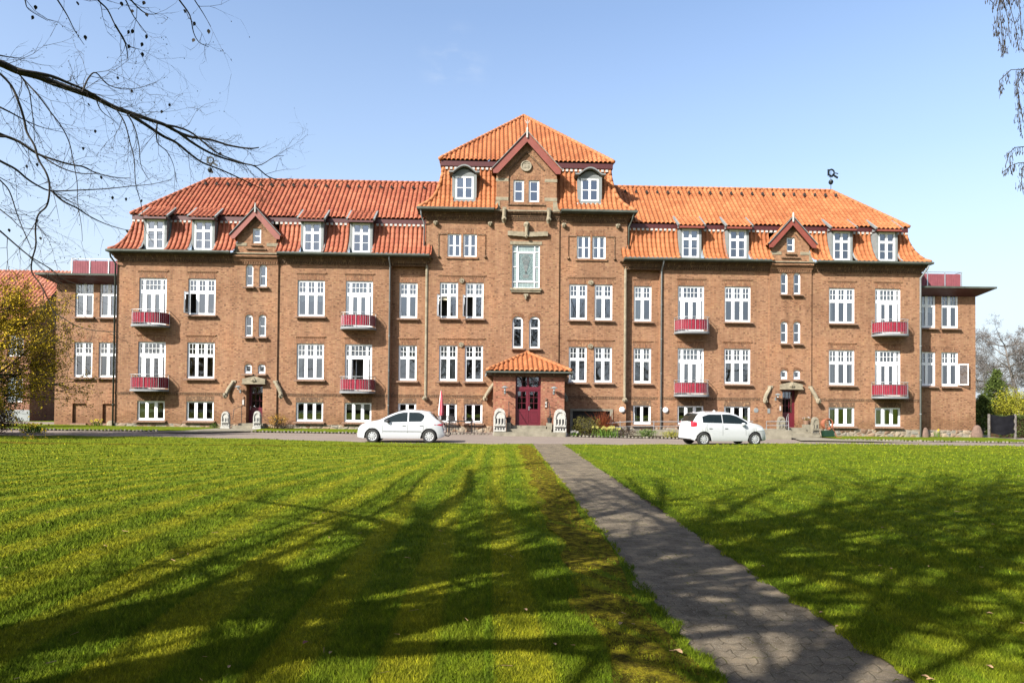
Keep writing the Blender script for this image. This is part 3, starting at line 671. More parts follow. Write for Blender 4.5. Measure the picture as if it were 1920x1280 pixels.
    a, b = px(6.47, 8.60); pl.box(a, b, .31, .345, Z0, .27); pl.build('plinth', 'fieldstone', B)
# central block
wall = MB(); H = []
for s in (-1, 1):
    for X in (4.95, 3.32):
        H += [(s * X - .575, s * X + .575, U0, U1), (s * X - .575, s * X + .575, M0, M1)]
        if s < 0: H.append((s * X - .575, s * X + .575, B0, B1))
    for d in (-.5, .5): H.append((s * 4.14 + d - .43, s * 4.14 + d + .43, 11.04, 12.50))
H.append((3.02, 5.42, .0, 1.28))
for a, b in ((-6.45, -2.07), (2.07, 6.45)): wall.plate(a, b, Z0, 13.9, 0, RV, [h for h in H if a < h[0] < b])
wall.plate(-2.07, 2.07, Z0, 13.9, -.10, RV, [(-.55 - .34, -.55 + .34, 5.26, 7.28), (.53 - .34, .53 + .34, 5.26, 7.28), (-.93, .83, 9.07, 11.85)])
for s in (-1, 1):
    wall.face([(s * 2.07, -.1, Z0), (s * 2.07, 0, Z0), (s * 2.07, 0, 13.9), (s * 2.07, -.1, 13.9)])
    wall.face([(s * 6.45, 0, Z0), (s * 6.45, 12.4, Z0), (s * 6.45, 12.4, 13.9), (s * 6.45, 0, 13.9)])
wall.face([(-6.45, 12.4, Z0), (6.45, 12.4, Z0), (6.45, 12.4, 13.9), (-6.45, 12.4, 13.9)]); wall.build('wall', 'brick', B)
pl = MB(); pl.box(-6.48, -2.1, -.04, -.005, Z0, .27); pl.box(5.6, 6.48, -.04, -.005, Z0, .27); pl.build('plinth', 'fieldstone', B)
for s in (-1, 1):
    for nm, X in (('A', 4.95), ('A2', 3.32)):
        window('W2_open' if s < 0 else 'W2', s * X, U0, .085, CURT.get((s, nm, 'U'))); window('W2', s * X, M0, .085, CURT.get((s, nm, 'M')))
        if s < 0: window('B2', s * X, B0, .085, None); lintel(s * X, 1.15, B1, 0, .34, False, True)
    for z in (U1, M1): lintel(s * 4.135, 2.85, z, 0)
    for d in (-.5, .5): window('CT', s * 4.14 + d, 11.04, .085, 'sides' if (s > 0 and d > 0) else None, sill=False)
    lintel(s * 4.14, 1.9, 12.5, 0, .36, False)
    course = MB(); course.box(s * 4.14 - 1.02, s * 4.14 + 1.02, -.09, .02, 10.90, 11.03); course.build('string_course', 'brick', B)
for X in (-.55, .53): window('AR', X, 5.26, -.10 + .085, None); arch_fill(spand, X, 5.26, .68, 2.02, -.1005, .34); arch_ring(None, X, 7.28, .68, -.104, .34, .24)
sg = window('CT', 0, -50, 60) if False else None
# stained glass window
f = MB(); f.plate(-.93, .83, 9.07, 11.85, -.02, .06, [(-.87, -.64, 9.13, 9.45), (-.87, -.64, 9.50, 10.42), (-.87, -.64, 10.47, 11.38), (-.87, -.64, 11.43, 11.79), (.54, .77, 9.13, 9.45), (.54, .77, 9.50, 10.42), (.54, .77, 10.47, 11.38), (.54, .77, 11.43, 11.79), (-.58, .48, 9.13, 9.45), (-.58, .48, 11.43, 11.79), (-.51, .41, 9.57, 11.31)])
so_ = f.build('stained_window', 'white_paint', B); so_['label'] = 'tall stained glass window with a green patterned centre'
p = MB(); p.face([(-.53, .022, 9.54), (.43, .022, 9.54), (.43, .022, 11.33), (-.53, .022, 11.33)]); p.build('stained_pane', 'stained_glass', so_)
p = MB(); p.face([(-.92, .03, 9.08), (.82, .03, 9.08), (.82, .03, 11.84), (-.92, .03, 11.84)]); p.build('leaded_pane', 'leaded_glass', so_)
p = MB()   # leadwork plant ornament on the centre pane
for zz, wd in ((9.75, .16), (9.83, .18), (9.9, .2)): p.box(-.05 - wd, -.05 + wd, .010, .019, zz, zz + .05)
for k in range(9):
    a = -.9 + k * .225; p.obox((-.05, .012, 9.95), (-.05 + .33 * math.sin(a), .012, 10.2 + 1.0 * math.cos(a * .7)), .018, .01)
    for q in (.45, .75, .98): p.lathe([(.0001, -.004), (.035, 0), (.0001, .004)], 5, (-.05 + .33 * math.sin(a) * q, .008, 9.95 + (.25 + 1.0 * math.cos(a * .7)) * q), axis='y')
p.build('leadwork', 'lead', so_)
spand.build('arch_brickwork', 'brick', B)
# dark opening with concrete frame on the right of the porch
o = MB(); o.box(2.86, 3.02, -.07, .1, -.3, 1.42); o.box(5.42, 5.60, -.07, .1, -.3, 1.42); o.box(3.02, 5.42, -.068, .1, 1.28, 1.418); po = o.build('cellar_opening', 'concrete', B)
o = MB(); o.box(3.0, 5.44, .14, 1.5, -.3, 1.3); o.build('dark_recess', 'dark_void', po)
# frieze band of small dentils
fr = MB()
def dent(x0, x1, y, z):
    fr.box(x0, x1, y - .022, y + .01, z + .085, z + .13); fr.box(x0, x1, y - .016, y + .01, z - .05, z - .01)
    n = int((x1 - x0) / .12)
    for i in range(n): a = x0 + (x1 - x0) * i / n; fr.box(a, a + .06, y - .03, y + .01, z + .0, z + .08)
for s in (-1, 1):
    a, b = sorted((s * 18.95, s * 25.75)); dent(a, b, 0, 2.10); a, b = sorted((s * 8.62, s * 15.15)); dent(a, b, 0, 2.10); a, b = sorted((s * 6.5, s * 8.6)); dent(a, b, .35, 2.10); a, b = sorted((s * 2.4, s * 6.45)); dent(a, b, 0, 2.10)
fr.build('frieze', 'brick_dark', B)
# cornices
co = MB()
def cornice(x0, x1, y, zt, ends=(0, 0), sc=1):
    for dz0, dz1, pr in ((-.56, -.50, .05), (-.40, -.33, .10), (-.33, -.22, .15), (-.22, -.12, .22), (-.12, -.03, .32)):
        co.box(x0 - (pr if ends[0] else 0), x1 + (pr if ends[1] else 0), y - pr, y + .01 + .3, zt + dz0, zt + dz1 - .003)
    n = int((x1 - x0) / .15)
    for i in range(n): a = x0 + (x1 - x0) * (i + .2) / n; co.box(a, a + .07, y - .09, y + .01, zt - .50, zt - .402)
for s in (-1, 1):
    a, b = sorted((s * 18.44, s * 25.75)); cornice(a, b, 0, 10.95, (s < 0, s > 0)); a, b = sorted((s * 6.3, s * 15.70)); cornice(a, b, 0, 10.95, (s > 0, s < 0))
    for k in (.05, .15, .25):
        a, b = sorted((s * 25.75, s * (25.75 + k))); co.box(a, b, 0, 8.2, 10.95 - .5 + k * 1.2, 10.95 - .38 + k * 1.2)
    a, b = sorted((s * 2.09, s * 6.45)); cornice(a, b, 0, 13.90, (s < 0, s > 0))
cornice(-2.09, 2.09, -.10, 13.95)
co.build('cornice', 'brick_dark', B)
ls = MB(); ls.box(-2.12, 2.12, -.46, .2, 13.90, 13.975); ls.build('ledge', 'sandstone', B)
for s in (-1, 1):
    ls = MB(); a, b = sorted((s * 15.62, s * 18.52)); ls.box(a, b, -.42, .2, 10.93, 11.0); ls.box(a + .03, b - .03, -.34, .2, 10.78, 10.84); ls.build('ledge', 'sandstone', B)
    co = MB(); a, b = sorted((s * 15.70, s * 18.44)); cornice(a, b, -.10, 10.88); co.build('cornice', 'brick', B)

# ---- roofs
PW = [(0, 0), (.31, .22), (.70, .83), (.97, 1.6), (1.06, 2.3)]
PC = [(0, 0), (.55, .5), (.98, 1.15), (1.33, 2.3), (1.42, 3.1)]
def dense(pr, n=24):
    # smooth the profile
    P_ = [Vector((a, b)) for a, b in pr]; out = []
    for i in range(len(P_) - 1):
        p0 = P_[max(i - 1, 0)]; p1 = P_[i]; p2 = P_[i + 1]; p3 = P_[min(i + 2, len(P_) - 1)]
        for k in range(6):
            t_ = k / 6; out.append(.5 * ((2 * p1) + (p2 - p0) * t_ + (2 * p0 - 5 * p1 + 4 * p2 - p3) * t_ * t_ + (-p0 + 3 * p1 - 3 * p2 + p3) * t_ ** 3))
    out.append(P_[-1]); L = [0]
    for a, b in zip(out[:-1], out[1:]): L.append(L[-1] + (b - a).length)
    return out, L
def prof_at(D_, v):
    out, L = D_; v = max(0, min(L[-1], v))
    for i in range(len(L) - 1):
        if v <= L[i + 1] + 1e-9:
            t_ = (v - L[i]) / max(1e-9, L[i + 1] - L[i]); d = (out[i + 1] - out[i]).normalized(); return out[i].lerp(out[i + 1], t_), Vector((-d.y, d.x))
    return out[-1], Vector((-1, 0))
def v_at_inset(D_, ins):
    out, L = D_
    if ins >= out[-1].x: return L[-1]
    for i in range(len(L) - 1):
        if out[i + 1].x >= ins: return L[i] + (L[i + 1] - L[i]) * (ins - out[i].x) / max(1e-9, out[i + 1].x - out[i].x)
    return L[-1]
WAVE = [.0, .0, .75, 1.0, 1.0, .80, .30, 0]; WT = [0, .19, .27, .42, .60, .76, .90, 1.0]
def tiles(mb, u0, u1, P, vr, colw=.29, crs=.37, A=.085, lift=.018):
    k0 = math.floor(u0 / colw); k1 = math.ceil(u1 / colw)
    for k in range(k0, k1):
        for j in range(7):
            ua = (k + WT[j]) * colw; ub = (k + WT[j + 1]) * colw
            if ub <= u0 or ua >= u1: continue
            ua = max(ua, u0); ub = min(ub, u1)
            rg = vr((ua + ub) / 2)
            if rg is None or rg[1] - rg[0] < .03: continue
            va, vb = rg; c0 = math.floor(va / crs + 1e-6)
            ha = WAVE[j] * A; hb = WAVE[j + 1] * A
            v = va; c = c0
            while v < vb - 1e-4:
                v2 = min(vb, (c + 1) * crs)
                if v2 - v > 1e-4:
                    la = lift * (1 - (v - c * crs) / crs); lb = lift * (1 - (v2 - c * crs) / crs)
                    def q(u, vv, h): p_, n_ = P(u, vv); return p_ + n_ * h
                    mb.face([q(ua, v, ha + la), q(ub, v, hb + la), q(ub, v2, hb + lb), q(ua, v2, ha + lb)], 0, [((ua) / colw, v / crs + .01), ((ub - .002) / colw, v / crs + .01), ((ub - .002) / colw, v2 / crs - .01), (ua / colw, v2 / crs - .01)])
                    mb.face([q(ua, v, ha + la - lift * 1.2), q(ub, v, hb + la - lift * 1.2), q(ub, v, hb + la), q(ua, v, ha + la)], 0, [((ua) / colw, v / crs + .01)] * 4)
                v = v2; c += 1
def ridge(pts, r_=.125, parent=None, mt_='tile', seg=.38):
    mb = MB(); 
    for a, b in zip(pts[:-1], pts[1:]):
        a = Vector(a); b = Vector(b); L = (b - a).length; n = max(1, round(L / seg))
        for i in range(n): mb.tube([a.lerp(b, i / n), a.lerp(b, (i + 1) / n + .03 / max(L, .1))], [r_ * 1.06, r_ * .86], 8)
    return mb.build('ridge_tiles', mt_, parent, smooth=True)
DW = dense(PW); DC = dense(PC); LW = DW[1][-1]; LC = DC[1][-1]
DORM = [23.37, 20.40, 13.60, 10.52]
ZE = 11.0; RE = .88; RR = 4.36; RZ0 = 13.48; RZ1 = 16.88; SL = math.hypot(RR - RE, RZ1 - RZ0)
def slope(ins0, z0, ins1, z1):
    L = math.hypot(ins1 - ins0, z1 - z0); d = ((ins1 - ins0) / L, (z1 - z0) / L)
    return lambda v: ((ins0 + d[0] * v, z0 + d[1] * v), (-d[1], d[0])), L
for s in (-1, 1):
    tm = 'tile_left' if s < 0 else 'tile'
    # lower mansard front
    mb = MB()
    def Pf(u, v):
        p_, n_ = prof_at(DW, v); return Vector((s * u, -.6 + p_.x, ZE + p_.y)), Vector((0, n_.x, n_.y))
    def vr(u):
        for d in DORM:
            if abs(u - d) < .70: return None
        if abs(u - 17.07) < 1.28: return None
        return (0, v_at_inset(DW, 26.0 - u))
    tiles(mb, 6.05, 26.0, Pf, vr)
    def Ps(u, v):
        p_, n_ = prof_at(DW, v); return Vector((s * (26.0 - p_.x), u, ZE + p_.y)), Vector((-s * n_.x, 0, n_.y))
    tiles(mb, -.6, 8.8, Ps, lambda u: (0, min(v_at_inset(DW, u + .6), v_at_inset(DW, 8.8 - u))))
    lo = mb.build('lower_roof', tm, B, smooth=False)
    ridge([(s * (26.0 - prof_at(DW, v)[0].x), -.6 + prof_at(DW, v)[0].x, ZE + .05 + prof_at(DW, v)[0].y) for v in np.linspace(0, LW, 8)], .11, lo, tm)
    mf = MB()      # white mortar pointing along its top edge
    k = 6.6
    while k < 24.9:
        if not any(abs(k - d) < .82 for d in DORM) and abs(k - 17.07) > .9: mf.box(min(s * k, s * (k + .16)), max(s * k, s * (k + .16)), .32, .45, 13.02, 13.15)
        k += .29
    mf.build('mortar_pointing', 'mortar_white', lo)
    # upper roof
    mb = MB(); F, L = slope(RE, RZ0, RR, RZ1)
    def Pu(u, v): (i_, z_), (ni, nz_) = F(v); return Vector((s * u, -.6 + i_, z_)), Vector((0, ni, nz_))
    tiles(mb, 5.2, 26 - RE, Pu, lambda u: (0, min(L, (26 - RE - u) / (RR - RE) * L)))
    def Pv(u, v): (i_, z_), (ni, nz_) = F(v); return Vector((s * (26 - i_), u, z_)), Vector((-s * ni, 0, nz_))
    yc = -.6 + RR
    tiles(mb, -.6 + RE, 2 * yc + .6 - RE, Pv, lambda u: (0, min(u + .6 - RE, 2 * yc + .6 - RE - u) / (RR - RE) * L))
    yb = 2 * yc + .6 - RE
    mb.face([(s * 5, yc, RZ1), (s * (26 - RR), yc, RZ1), (s * (26 - RE), yb, RZ0), (s * 5, yb, RZ0)])
    ur = mb.build('upper_roof', tm, B)
    ridge([(s * 5.0, yc, RZ1 + .06), (s * (26 - RR), yc, RZ1 + .06), (s * (26 - RE), -.6 + RE, RZ0 + .05)], .12, ur, tm)
    # soffit + fascia
    fa = MB(); a, b = sorted((s * 6.3, s * (26 - RE - .06))); fa.box(a, b, -.6 + RE + .05, .6, 13.16, 13.45)
    a, b = sorted((s * (26 - RE - .06), s * (26 - 1.3))); fa.box(a, b, .6, yb - .1, 13.16, 13.45); fa.build('fascia', 'fascia_red_shaded', B)
    # vents in a row, near-black all over to paint their shaded openings
    vm = MB(); vm.face([(-.09, -.13, -.06), (.09, -.13, -.06), (0, .1, .12)]); vm.face([(-.09, -.13, -.06), (0, -.16, .1), (0, .1, .12)]); vm.face([(.09, -.13, -.06), (0, .1, .12), (0, -.16, .1)]); vm.face([(-.09, -.13, -.06), (.09, -.13, -.06), (0, -.16, .1)])
    vm.v = [(a * 1.35, b * 1.35, c * 1.35) for a, b, c in vm.v]; vme = vm.mesh('roof_vent', 'dark_void')
    for i in range(21):
        x = 6.9 + i * .735; v = L * .83; p_, n_ = Pu(x, v); link('roof_vent', vme, ur, p_ + n_ * .09)
    # gutters
    g = MB(); g.tube([(s * 6.15, -.68, 10.96), (s * 15.62, -.68, 10.96)], .085, 8); g.tube([(s * 18.52, -.68, 10.96), (s * 26.06, -.68, 10.96), (s * 26.06, 9.0, 10.96)], .085, 8)
    g.box(min(s * 6.15, s * 15.6), max(s * 6.15, s * 15.6), -.62, -.3, 10.87, 10.95); g.box(min(s * 18.5, s * 26), max(s * 18.5, s * 26), -.62, -.3, 10.87, 10.95)
    g.box(min(s * 25.75, s * 26), max(s * 25.75, s * 26), -.3, 8.8, 10.87, 10.95)
    g.build('gutter', 'gutter', B)
    # dormers
    for ix, d in enumerate(DORM):
        mb = MB(); X = s * d; yf = -.13
        mb.plate(X - .71, X + .71, 11.02, 13.2, yf, .1, [(X - .55, X + .55, 11.2, 13.04)], 0)
        for e in (-.71, .71): mb.face([(X + e, yf, 11.02), (X + e, .9, 11.02), (X + e, .9, 13.5), (X + e, yf, 13.2)])
        mb.face([(X - .80, yf - .14, 11.03), (X + .80, yf - .14, 11.03), (X + .78, yf, 11.12), (X - .78, yf, 11.12)])
        # flared lead flashings following the tile curve
        for e in (-1, 1):
            for (a, b) in zip(PW[:-1], PW[1:]):
                mb.face([(X + e * .70, -.6 + a[0], ZE + a[1] + .09), (X + e * .80, -.6 + a[0] - .02, ZE + a[1] + .1), (X + e * .80, -.6 + b[0] - .02, ZE + b[1] + .1), (X + e * .70, -.6 + b[0], ZE + b[1] + .09)])
        dm = mb.build('dormer', 'lead', B); Fd, Ld = slope(.10, 13.17, 1.42, 14.06)
        tb = MB()
        def Pd(u, v): (i_, z_), (ni, nz_) = Fd(v); return Vector((X + u, -.55 + i_, z_)), Vector((0, ni, nz_))
        tiles(tb, -.80, .80, Pd, lambda u: (0, Ld)); tb.build('dormer_roof', tm, dm)
        tb = MB(); p0 = Pd(0, 0)[0]; p1 = Pd(0, Ld)[0]
        for e in (-.84, .84): tb.obox((X + e, p0.y, p0.z + .02), (X + e, p1.y, p1.z + .02), .12, .12)
        tb.build('flashing', 'lead', dm)
        tb = MB()
        for e in (-.80, .80): tb.face([(X + e, p0.y, p0.z - .16), (X + e, p1.y, p1.z - .25), (X + e, p1.y, p1.z), (X + e, p0.y, p0.z)])
        tb.box(X - .80, X + .80, p0.y - .01, p0.y + .03, p0.z - .14, p0.z - .02); tb.face([(X - .8, p0.y, p0.z - .13), (X + .8, p0.y, p0.z - .13), (X + .8, .3, p0.z - .05), (X - .8, .3, p0.z - .05)]); tb.build('dormer_fascia', 'fascia_red_shaded' if s < 0 else 'red_paint', dm)
        window('D', X, 11.2, yf + .03, {0: 'full' if s < 0 else None, 3: 'top' if s > 0 else None}.get(ix, 'sides' if ix == 2 else None), sill=False)
# central roof
mb = MB(); X0 = 6.85; ZC = 13.97
for s in (-1, 1):
    def Ps(u, v):
        p_, n_ = prof_at(DC, v); return Vector((s * (X0 - p_.x), u, ZC + p_.y)), Vector((-s * n_.x, 0, n_.y))
    tiles(mb, -.6, 13.1, Ps, lambda u: (0, min(v_at_inset(DC, u + .6), v_at_inset(DC, 13.1 - u))))
def Pf(u, v):
    p_, n_ = prof_at(DC, v); return Vector((u, -.6 + p_.x, ZC + p_.y)), Vector((0, n_.x, n_.y))
def vr(u):
    if abs(u) < 1.9: return None
    if abs(abs(u) - 4.04) < .74: return (0, v_at_inset(DC, .62))
    return (0, v_at_inset(DC, X0 - abs(u)))
tiles(mb, -X0, X0, Pf, vr)
def vr2(u):
    if abs(abs(u) - 4.04) < .74: return (v_at_inset(DC, 1.33), LC)
    return None
tiles(mb, -X0, X0, Pf, vr2)
cl = mb.build('lower_roof', 'tile', B)
for s in (-1, 1): ridge([(s * (X0 - prof_at(DC, v)[0].x), -.6 + prof_at(DC, v)[0].x, ZC + .05 + prof_at(DC, v)[0].y) for v in np.linspace(0, LC, 9)], .13, cl)
mf = MB(); k = -5.3
while k < 5.2:
    if abs(k) > 1.8: mf.box(k, k + .16, .66, .82, 16.88, 17.02)
    k += .29
mf.build('mortar_pointing', 'mortar_white', cl)
mb = MB(); CE = 1.18; CR = X0; F2, L2 = slope(CE, 17.46, CR, 22.78)
def Pu(u, v): (i_, z_), (ni, nz_) = F2(v); return Vector((u, -.6 + i_, z_)), Vector((0, ni, nz_))
tiles(mb, -(X0 - CE), X0 - CE, Pu, lambda u: (0, (X0 - CE - abs(u)) / (CR - CE) * L2))
ycc = -.6 + X0
for s in (-1, 1):
    def Pv(u, v): (i_, z_), (ni, nz_) = F2(v); return Vector((s * (X0 - i_), u, z_)), Vector((-s * ni, 0, nz_))
    tiles(mb, -.6 + CE, 2 * ycc + .6 - CE, Pv, lambda u: (0, (X0 - CE - abs(u - ycc)) / (CR - CE) * L2))
mb.face([(0, ycc, 22.7), (X0 - CE, 2 * ycc + .6 - CE, 17.46), (-X0 + CE, 2 * ycc + .6 - CE, 17.46)])
cu = mb.build('upper_roof', 'tile', B)
for s in (-1, 1): ridge([(0, ycc, 22.83), (s * (X0 - CE), -.6 + CE, 17.52)], .13, cu)
fa = MB(); fa.box(-X0 + CE + .06, X0 - CE - .06, -.6 + CE + .06, 1.2, 17.08, 17.42)
for s in (-1, 1): a, b = sorted((s * (X0 - CE - .06), s * (X0 - CE - .5))); fa.box(a, b, 1.2, 11.5, 17.08, 17.42)
fa.build('fascia', 'fascia_red_shaded', B)
g = MB()
for s in (-1, 1):
    g.tube([(s * 2.12, -.68, 13.94), (s * 6.92, -.68, 13.94), (s * 6.92, 12.6, 13.94)], .09, 8); a, b = sorted((s * 2.12, s * 6.85)); g.box(a, b, -.62, -.3, 13.83, 13.92); a, b = sorted((s * 6.45, s * 6.85)); g.box(a, b, -.3, 12.6, 13.83, 13.92)
g.build('gutter', 'gutter', B)
# curved dormers of the central block
for s in (-1, 1):
    X = s * 4.04; mb = MB(); yf = .16
    mb.plate(X - .78, X + .78, 14.66, 16.38, yf, .1, [(X - .575, X + .575, 14.80, 16.26)], 0)
    for e in (-.78, .78): mb.face([(X + e, yf, 14.66), (X + e, 1.2, 14.66), (X + e, 1.2, 16.4), (X + e, yf, 16.38)])
    n = 12; cur = []
    for i in range(n + 1):
        a = -1 + 2 * i / n; cur.append((X + a * .66, 16.38 + .36 * math.cos(a * math.pi / 2)))
    for p_, q_ in zip(cur[:-1], cur[1:]): mb.face([(p_[0], yf, 16.37), (q_[0], yf, 16.37), (q_[0], yf, q_[1]), (p_[0], yf, p_[1])])
    mb.box(X - .84, X + .84, yf - .12, yf + .02, 14.58, 14.66)
    dm = mb.build('dormer', 'lead', B); hb = MB()
    path = [(X - .98, 16.42), (X - .72, 16.42)] + [(x_, z_ + .09) for x_, z_ in cur[1:-1]] + [(X + .72, 16.42), (X + .98, 16.42)]
    for (a, za), (b, zb) in zip(path[:-1], path[1:]):
        for o0, o1 in ((0, .09),):
            hb.face([(a, yf - .32, za), (b, yf - .32, zb), (b, yf - .32, zb + .09), (a, yf - .32, za + .09)]); hb.face([(a, yf - .32, za + .09), (b, yf - .32, zb + .09), (b, 1.2, zb + .09), (a, 1.2, za + .09)]); hb.face([(a, yf - .32, za), (b, yf - .32, zb), (b, 1.2, zb), (a, 1.2, za)])
    hb.build('dormer_roof', 'lead', dm); window('CD', X, 14.80, yf + .03, 'top' if s < 0 else None, sill=False)
    a = MB()
    for i in range(6): a.box(X - .82 + i * .29, X - .82 + i * .29 + .16, yf - .2, yf - .06, 14.50, 14.62)
    a.build('flashing', 'mortar_white', dm)
# gables
def gable(cx_, half, zb, ze, za, yw, rk_half, rk_z, ridge_back, name, tm, th=.34):
    mb = MB(); sl_ = (za - rk_z) / rk_half
    zt = lambda x: za - .18 - sl_ * abs(x - cx_)
    return mb, zt
gm = MB()   # main gable wall with pointed recess and two windows
def gable_wall(mb, cx_, half, zb, apex, sl_, y, holes, mi=0):
    xs = sorted({cx_ - half, cx_, cx_ + half, *[h[0] for h in holes], *[h[1] for h in holes]}); top = lambda x: apex - sl_ * abs(x - cx_)
    hz = sorted({zb, *[h[2] for h in holes], *[h[3] for h in holes]})
    for a, b in zip(xs[:-1], xs[1:]):
        cxm = (a + b) / 2; hs_ = [h for h in holes if h[0] - 1e-6 < cxm < h[1] + 1e-6]; z = zb
        for h in sorted(hs_, key=lambda h: h[2]):
            mb.face([(a, y, z), (b, y, z), (b, y, h[2]), (a, y, h[2])], mi); z = h[3]
        mb.face([(a, y, z), (b, y, z), (b, y, top(b)), (a, y, top(a))], mi)
    for a, b, c_, d in holes:
        for q in ([(a, y, c_), (a, y, d), (a, y + RV, d), (a, y + RV, c_)], [(b, y, c_), (b, y, d), (b, y + RV, d), (b, y + RV, c_)], [(a, y, d), (b, y, d), (b, y + RV, d), (a, y + RV, d)], [(a, y, c_), (b, y, c_), (b, y + RV, c_), (a, y + RV, c_)]): mb.face(q, mi)
gx = -.06
gable_wall(gm, gx, 1.93, 13.95, 18.70, 1.12, -.04, [(gx - .84, gx - .16, 14.62, 16.02), (gx + .14, gx + .82, 14.62, 16.02)])
# proud side piers and upper zone round the recess
for s in (-1, 1):
    gm.face([(gx + s * 1.14, -.12, 13.95), (gx + s * 1.93, -.12, 13.95), (gx + s * 1.93, -.12, 18.70 - 1.12 * 1.93), (gx + s * 1.14, -.12, 18.70 - 1.12 * 1.14)])
    gm.face([(gx + s * 1.14, -.12, 13.95), (gx + s * 1.14, -.03, 13.95), (gx + s * 1.14, -.03, 16.65), (gx + s * 1.14, -.12, 16.65)])
    gm.face([(gx + s * 1.14, -.12, 16.65), (gx, -.12, 17.85), (gx, -.12, 18.70), (gx + s * 1.14, -.12, 18.70 - 1.12 * 1.14)]); gm.face([(gx + s * 1.14, -.12, 16.65), (gx, -.12, 17.85), (gx, -.03, 17.85), (gx + s * 1.14, -.03, 16.65)])
    gm.face([(gx + s * 1.93, -.12, 13.95), (gx + s * 1.93, 2.0, 13.95), (gx + s * 1.93, 2.0, 16.54), (gx + s * 1.93, -.12, 16.54)])
gm.face([(gx - 1.14, -.12, 13.95), (gx + 1.14, -.12, 13.95), (gx + 1.14, -.12, 14.36), (gx - 1.14, -.12, 14.36)])
G = gm.build('gable', 'brick', B)
st = MB()
for s in (-1, 1):
    for za, zb_ in ((15.88, 16.08), (14.66, 14.88)): a, b = sorted((gx + s * 1.16, gx + s * 1.96)); st.box(a, b, -.135, 0, za, zb_)
    for i in range(6):   # volute foot
        t_ = i / 5; a, b = sorted((gx + s * 1.7, gx + s * (1.97 + .18 * t_ * t_))); st.box(a, b, -.15, .3, 14.62 - .1 * (i + 1), 14.62 - .1 * i - .002)
st.build('stone_band', 'sandstone', G)
l = MB(); l.box(gx - 1.2, gx + 1.2, -.2, -.0, 14.36, 14.44)
for e in (-1, 1): l.obox((gx + e * 1.16, -.13, 16.62), (gx, -.13, 17.83), .03, .1)
l.build('brick_moulding', 'brick_dark', G)
l = MB()
for c_ in (-.5, .48): l = MB(); l.face([(gx + c_ - .4, -.045, 16.02), (gx + c_ + .4, -.045, 16.02), (gx + c_ + .4, -.045, 16.3), (gx + c_ - .4, -.045, 16.3)]); l.build('lintel', 'brick_soldier', G)
for c_ in (-.5, .48): window('G', gx + c_, 14.62, .045, None, sill=False)
md = MB(); md.lathe([(.0001, -.06), (.27, -.06), (.29, -.1), (.34, -.1), (.36, -.04), (.36, .0)], 24, (gx - .03, -.05, 16.9), axis='y'); md.box(gx - .22, gx + .02, -.13, -.1, 16.80, 16.83); md.box(gx - .12, gx - .09, -.13, -.1, 16.74, 16.9)
for e, zz in ((.06, .17), (.12, .14), (.18, .10)): md.box(gx + e, gx + e + .025, -.13, -.1, 16.9 - zz, 16.9 + .04)
for k in range(7): md.box(gx - .2 + k * .055, gx - .17 + k * .055, -.13, -.1, 17.02 + .05 * math.sin(k * .52), 17.07 + .05 * math.sin(k * .52))
md.build('medallion', 'sandstone_light', G)
def gable_roof(cx_, hw, zt, zlow, y0, y1, tm, th, par, sig=1):
    # rake boards
    rb = MB(); L = math.hypot(hw, zt - zlow)
    for e in (-1, 1):
        lo_ = (cx_ + e * hw, zlow); hi_ = (cx_, zt); nx_, nz_ = -(zt - zlow) / L * e * -1, hw / L
        # board hangs under the slope line
        rb.prism([(hi_[0], hi_[1] + .0), (lo_[0], lo_[1]), (lo_[0] - e * .02, lo_[1] - th * .62), (lo_[0] - e * th * .75, lo_[1] - th * .62), (hi_[0], hi_[1] - th * 1.45)], y0, y0 + .06)
        rb.face([(lo_[0] - e * .05, y0 + .06, lo_[1] - .06), (hi_[0], y0 + .06, hi_[1] - .08), (hi_[0], 0, hi_[1] - .08), (lo_[0] - e * .05, 0, lo_[1] - .06)])
    r_ = rb.build('bargeboard', 'red_paint', par)
    tb = MB()
    for e in (-1, 1):
        def P_(u, v): return Vector((cx_ + e * (hw + .04) * (1 - v / L), u, zlow - .04 + (zt - zlow + .04) * v / L)), Vector((e * (zt - zlow) / L, 0, hw / L))
        tiles(tb, y0 - .03, y1, P_, lambda u: (0, L))
    tr_ = tb.build('gable_roof', tm, par); 
    cp = MB()
    for e in (-1, 1): cp.obox((cx_ + e * (hw + .06), y0 - .01, zlow + .03), (cx_, y0 - .01, zt + .07), .12, .04, upv=(e * (zt - zlow), 0, hw))
    cp.build('verge_capping', 'lead', par); ridge([(cx_, y0, zt + .05), (cx_, y1, zt + .05)], .1, tr_, tm)
    fn = MB(); fn.tube([(cx_, y0 - .05, zt - .55 * th * 1.6), (cx_, y0 - .05, zt + .22), (cx_, y0 - .05, zt + .32)], [.055, .06, .015], 6); fn.build('finial', 'mortar_white', par)
gable_roof(gx, 2.16, 18.93, 16.55, -.48, 2.6, 'tile', .42, G)
wv_ = MB(); wv_.tube([(gx, -.53, 19.2), (gx, -.53, 19.75)], .02, 5)
for a in range(5): wv_.obox((gx, -.53, 19.45), (gx + .16 * math.cos(a * 1.25 + .3), -.53, 19.62 + .12 * math.sin(a * 1.25 + .3)), .03, .03)
wv_.build('finial_ornament', 'mortar_white', G)
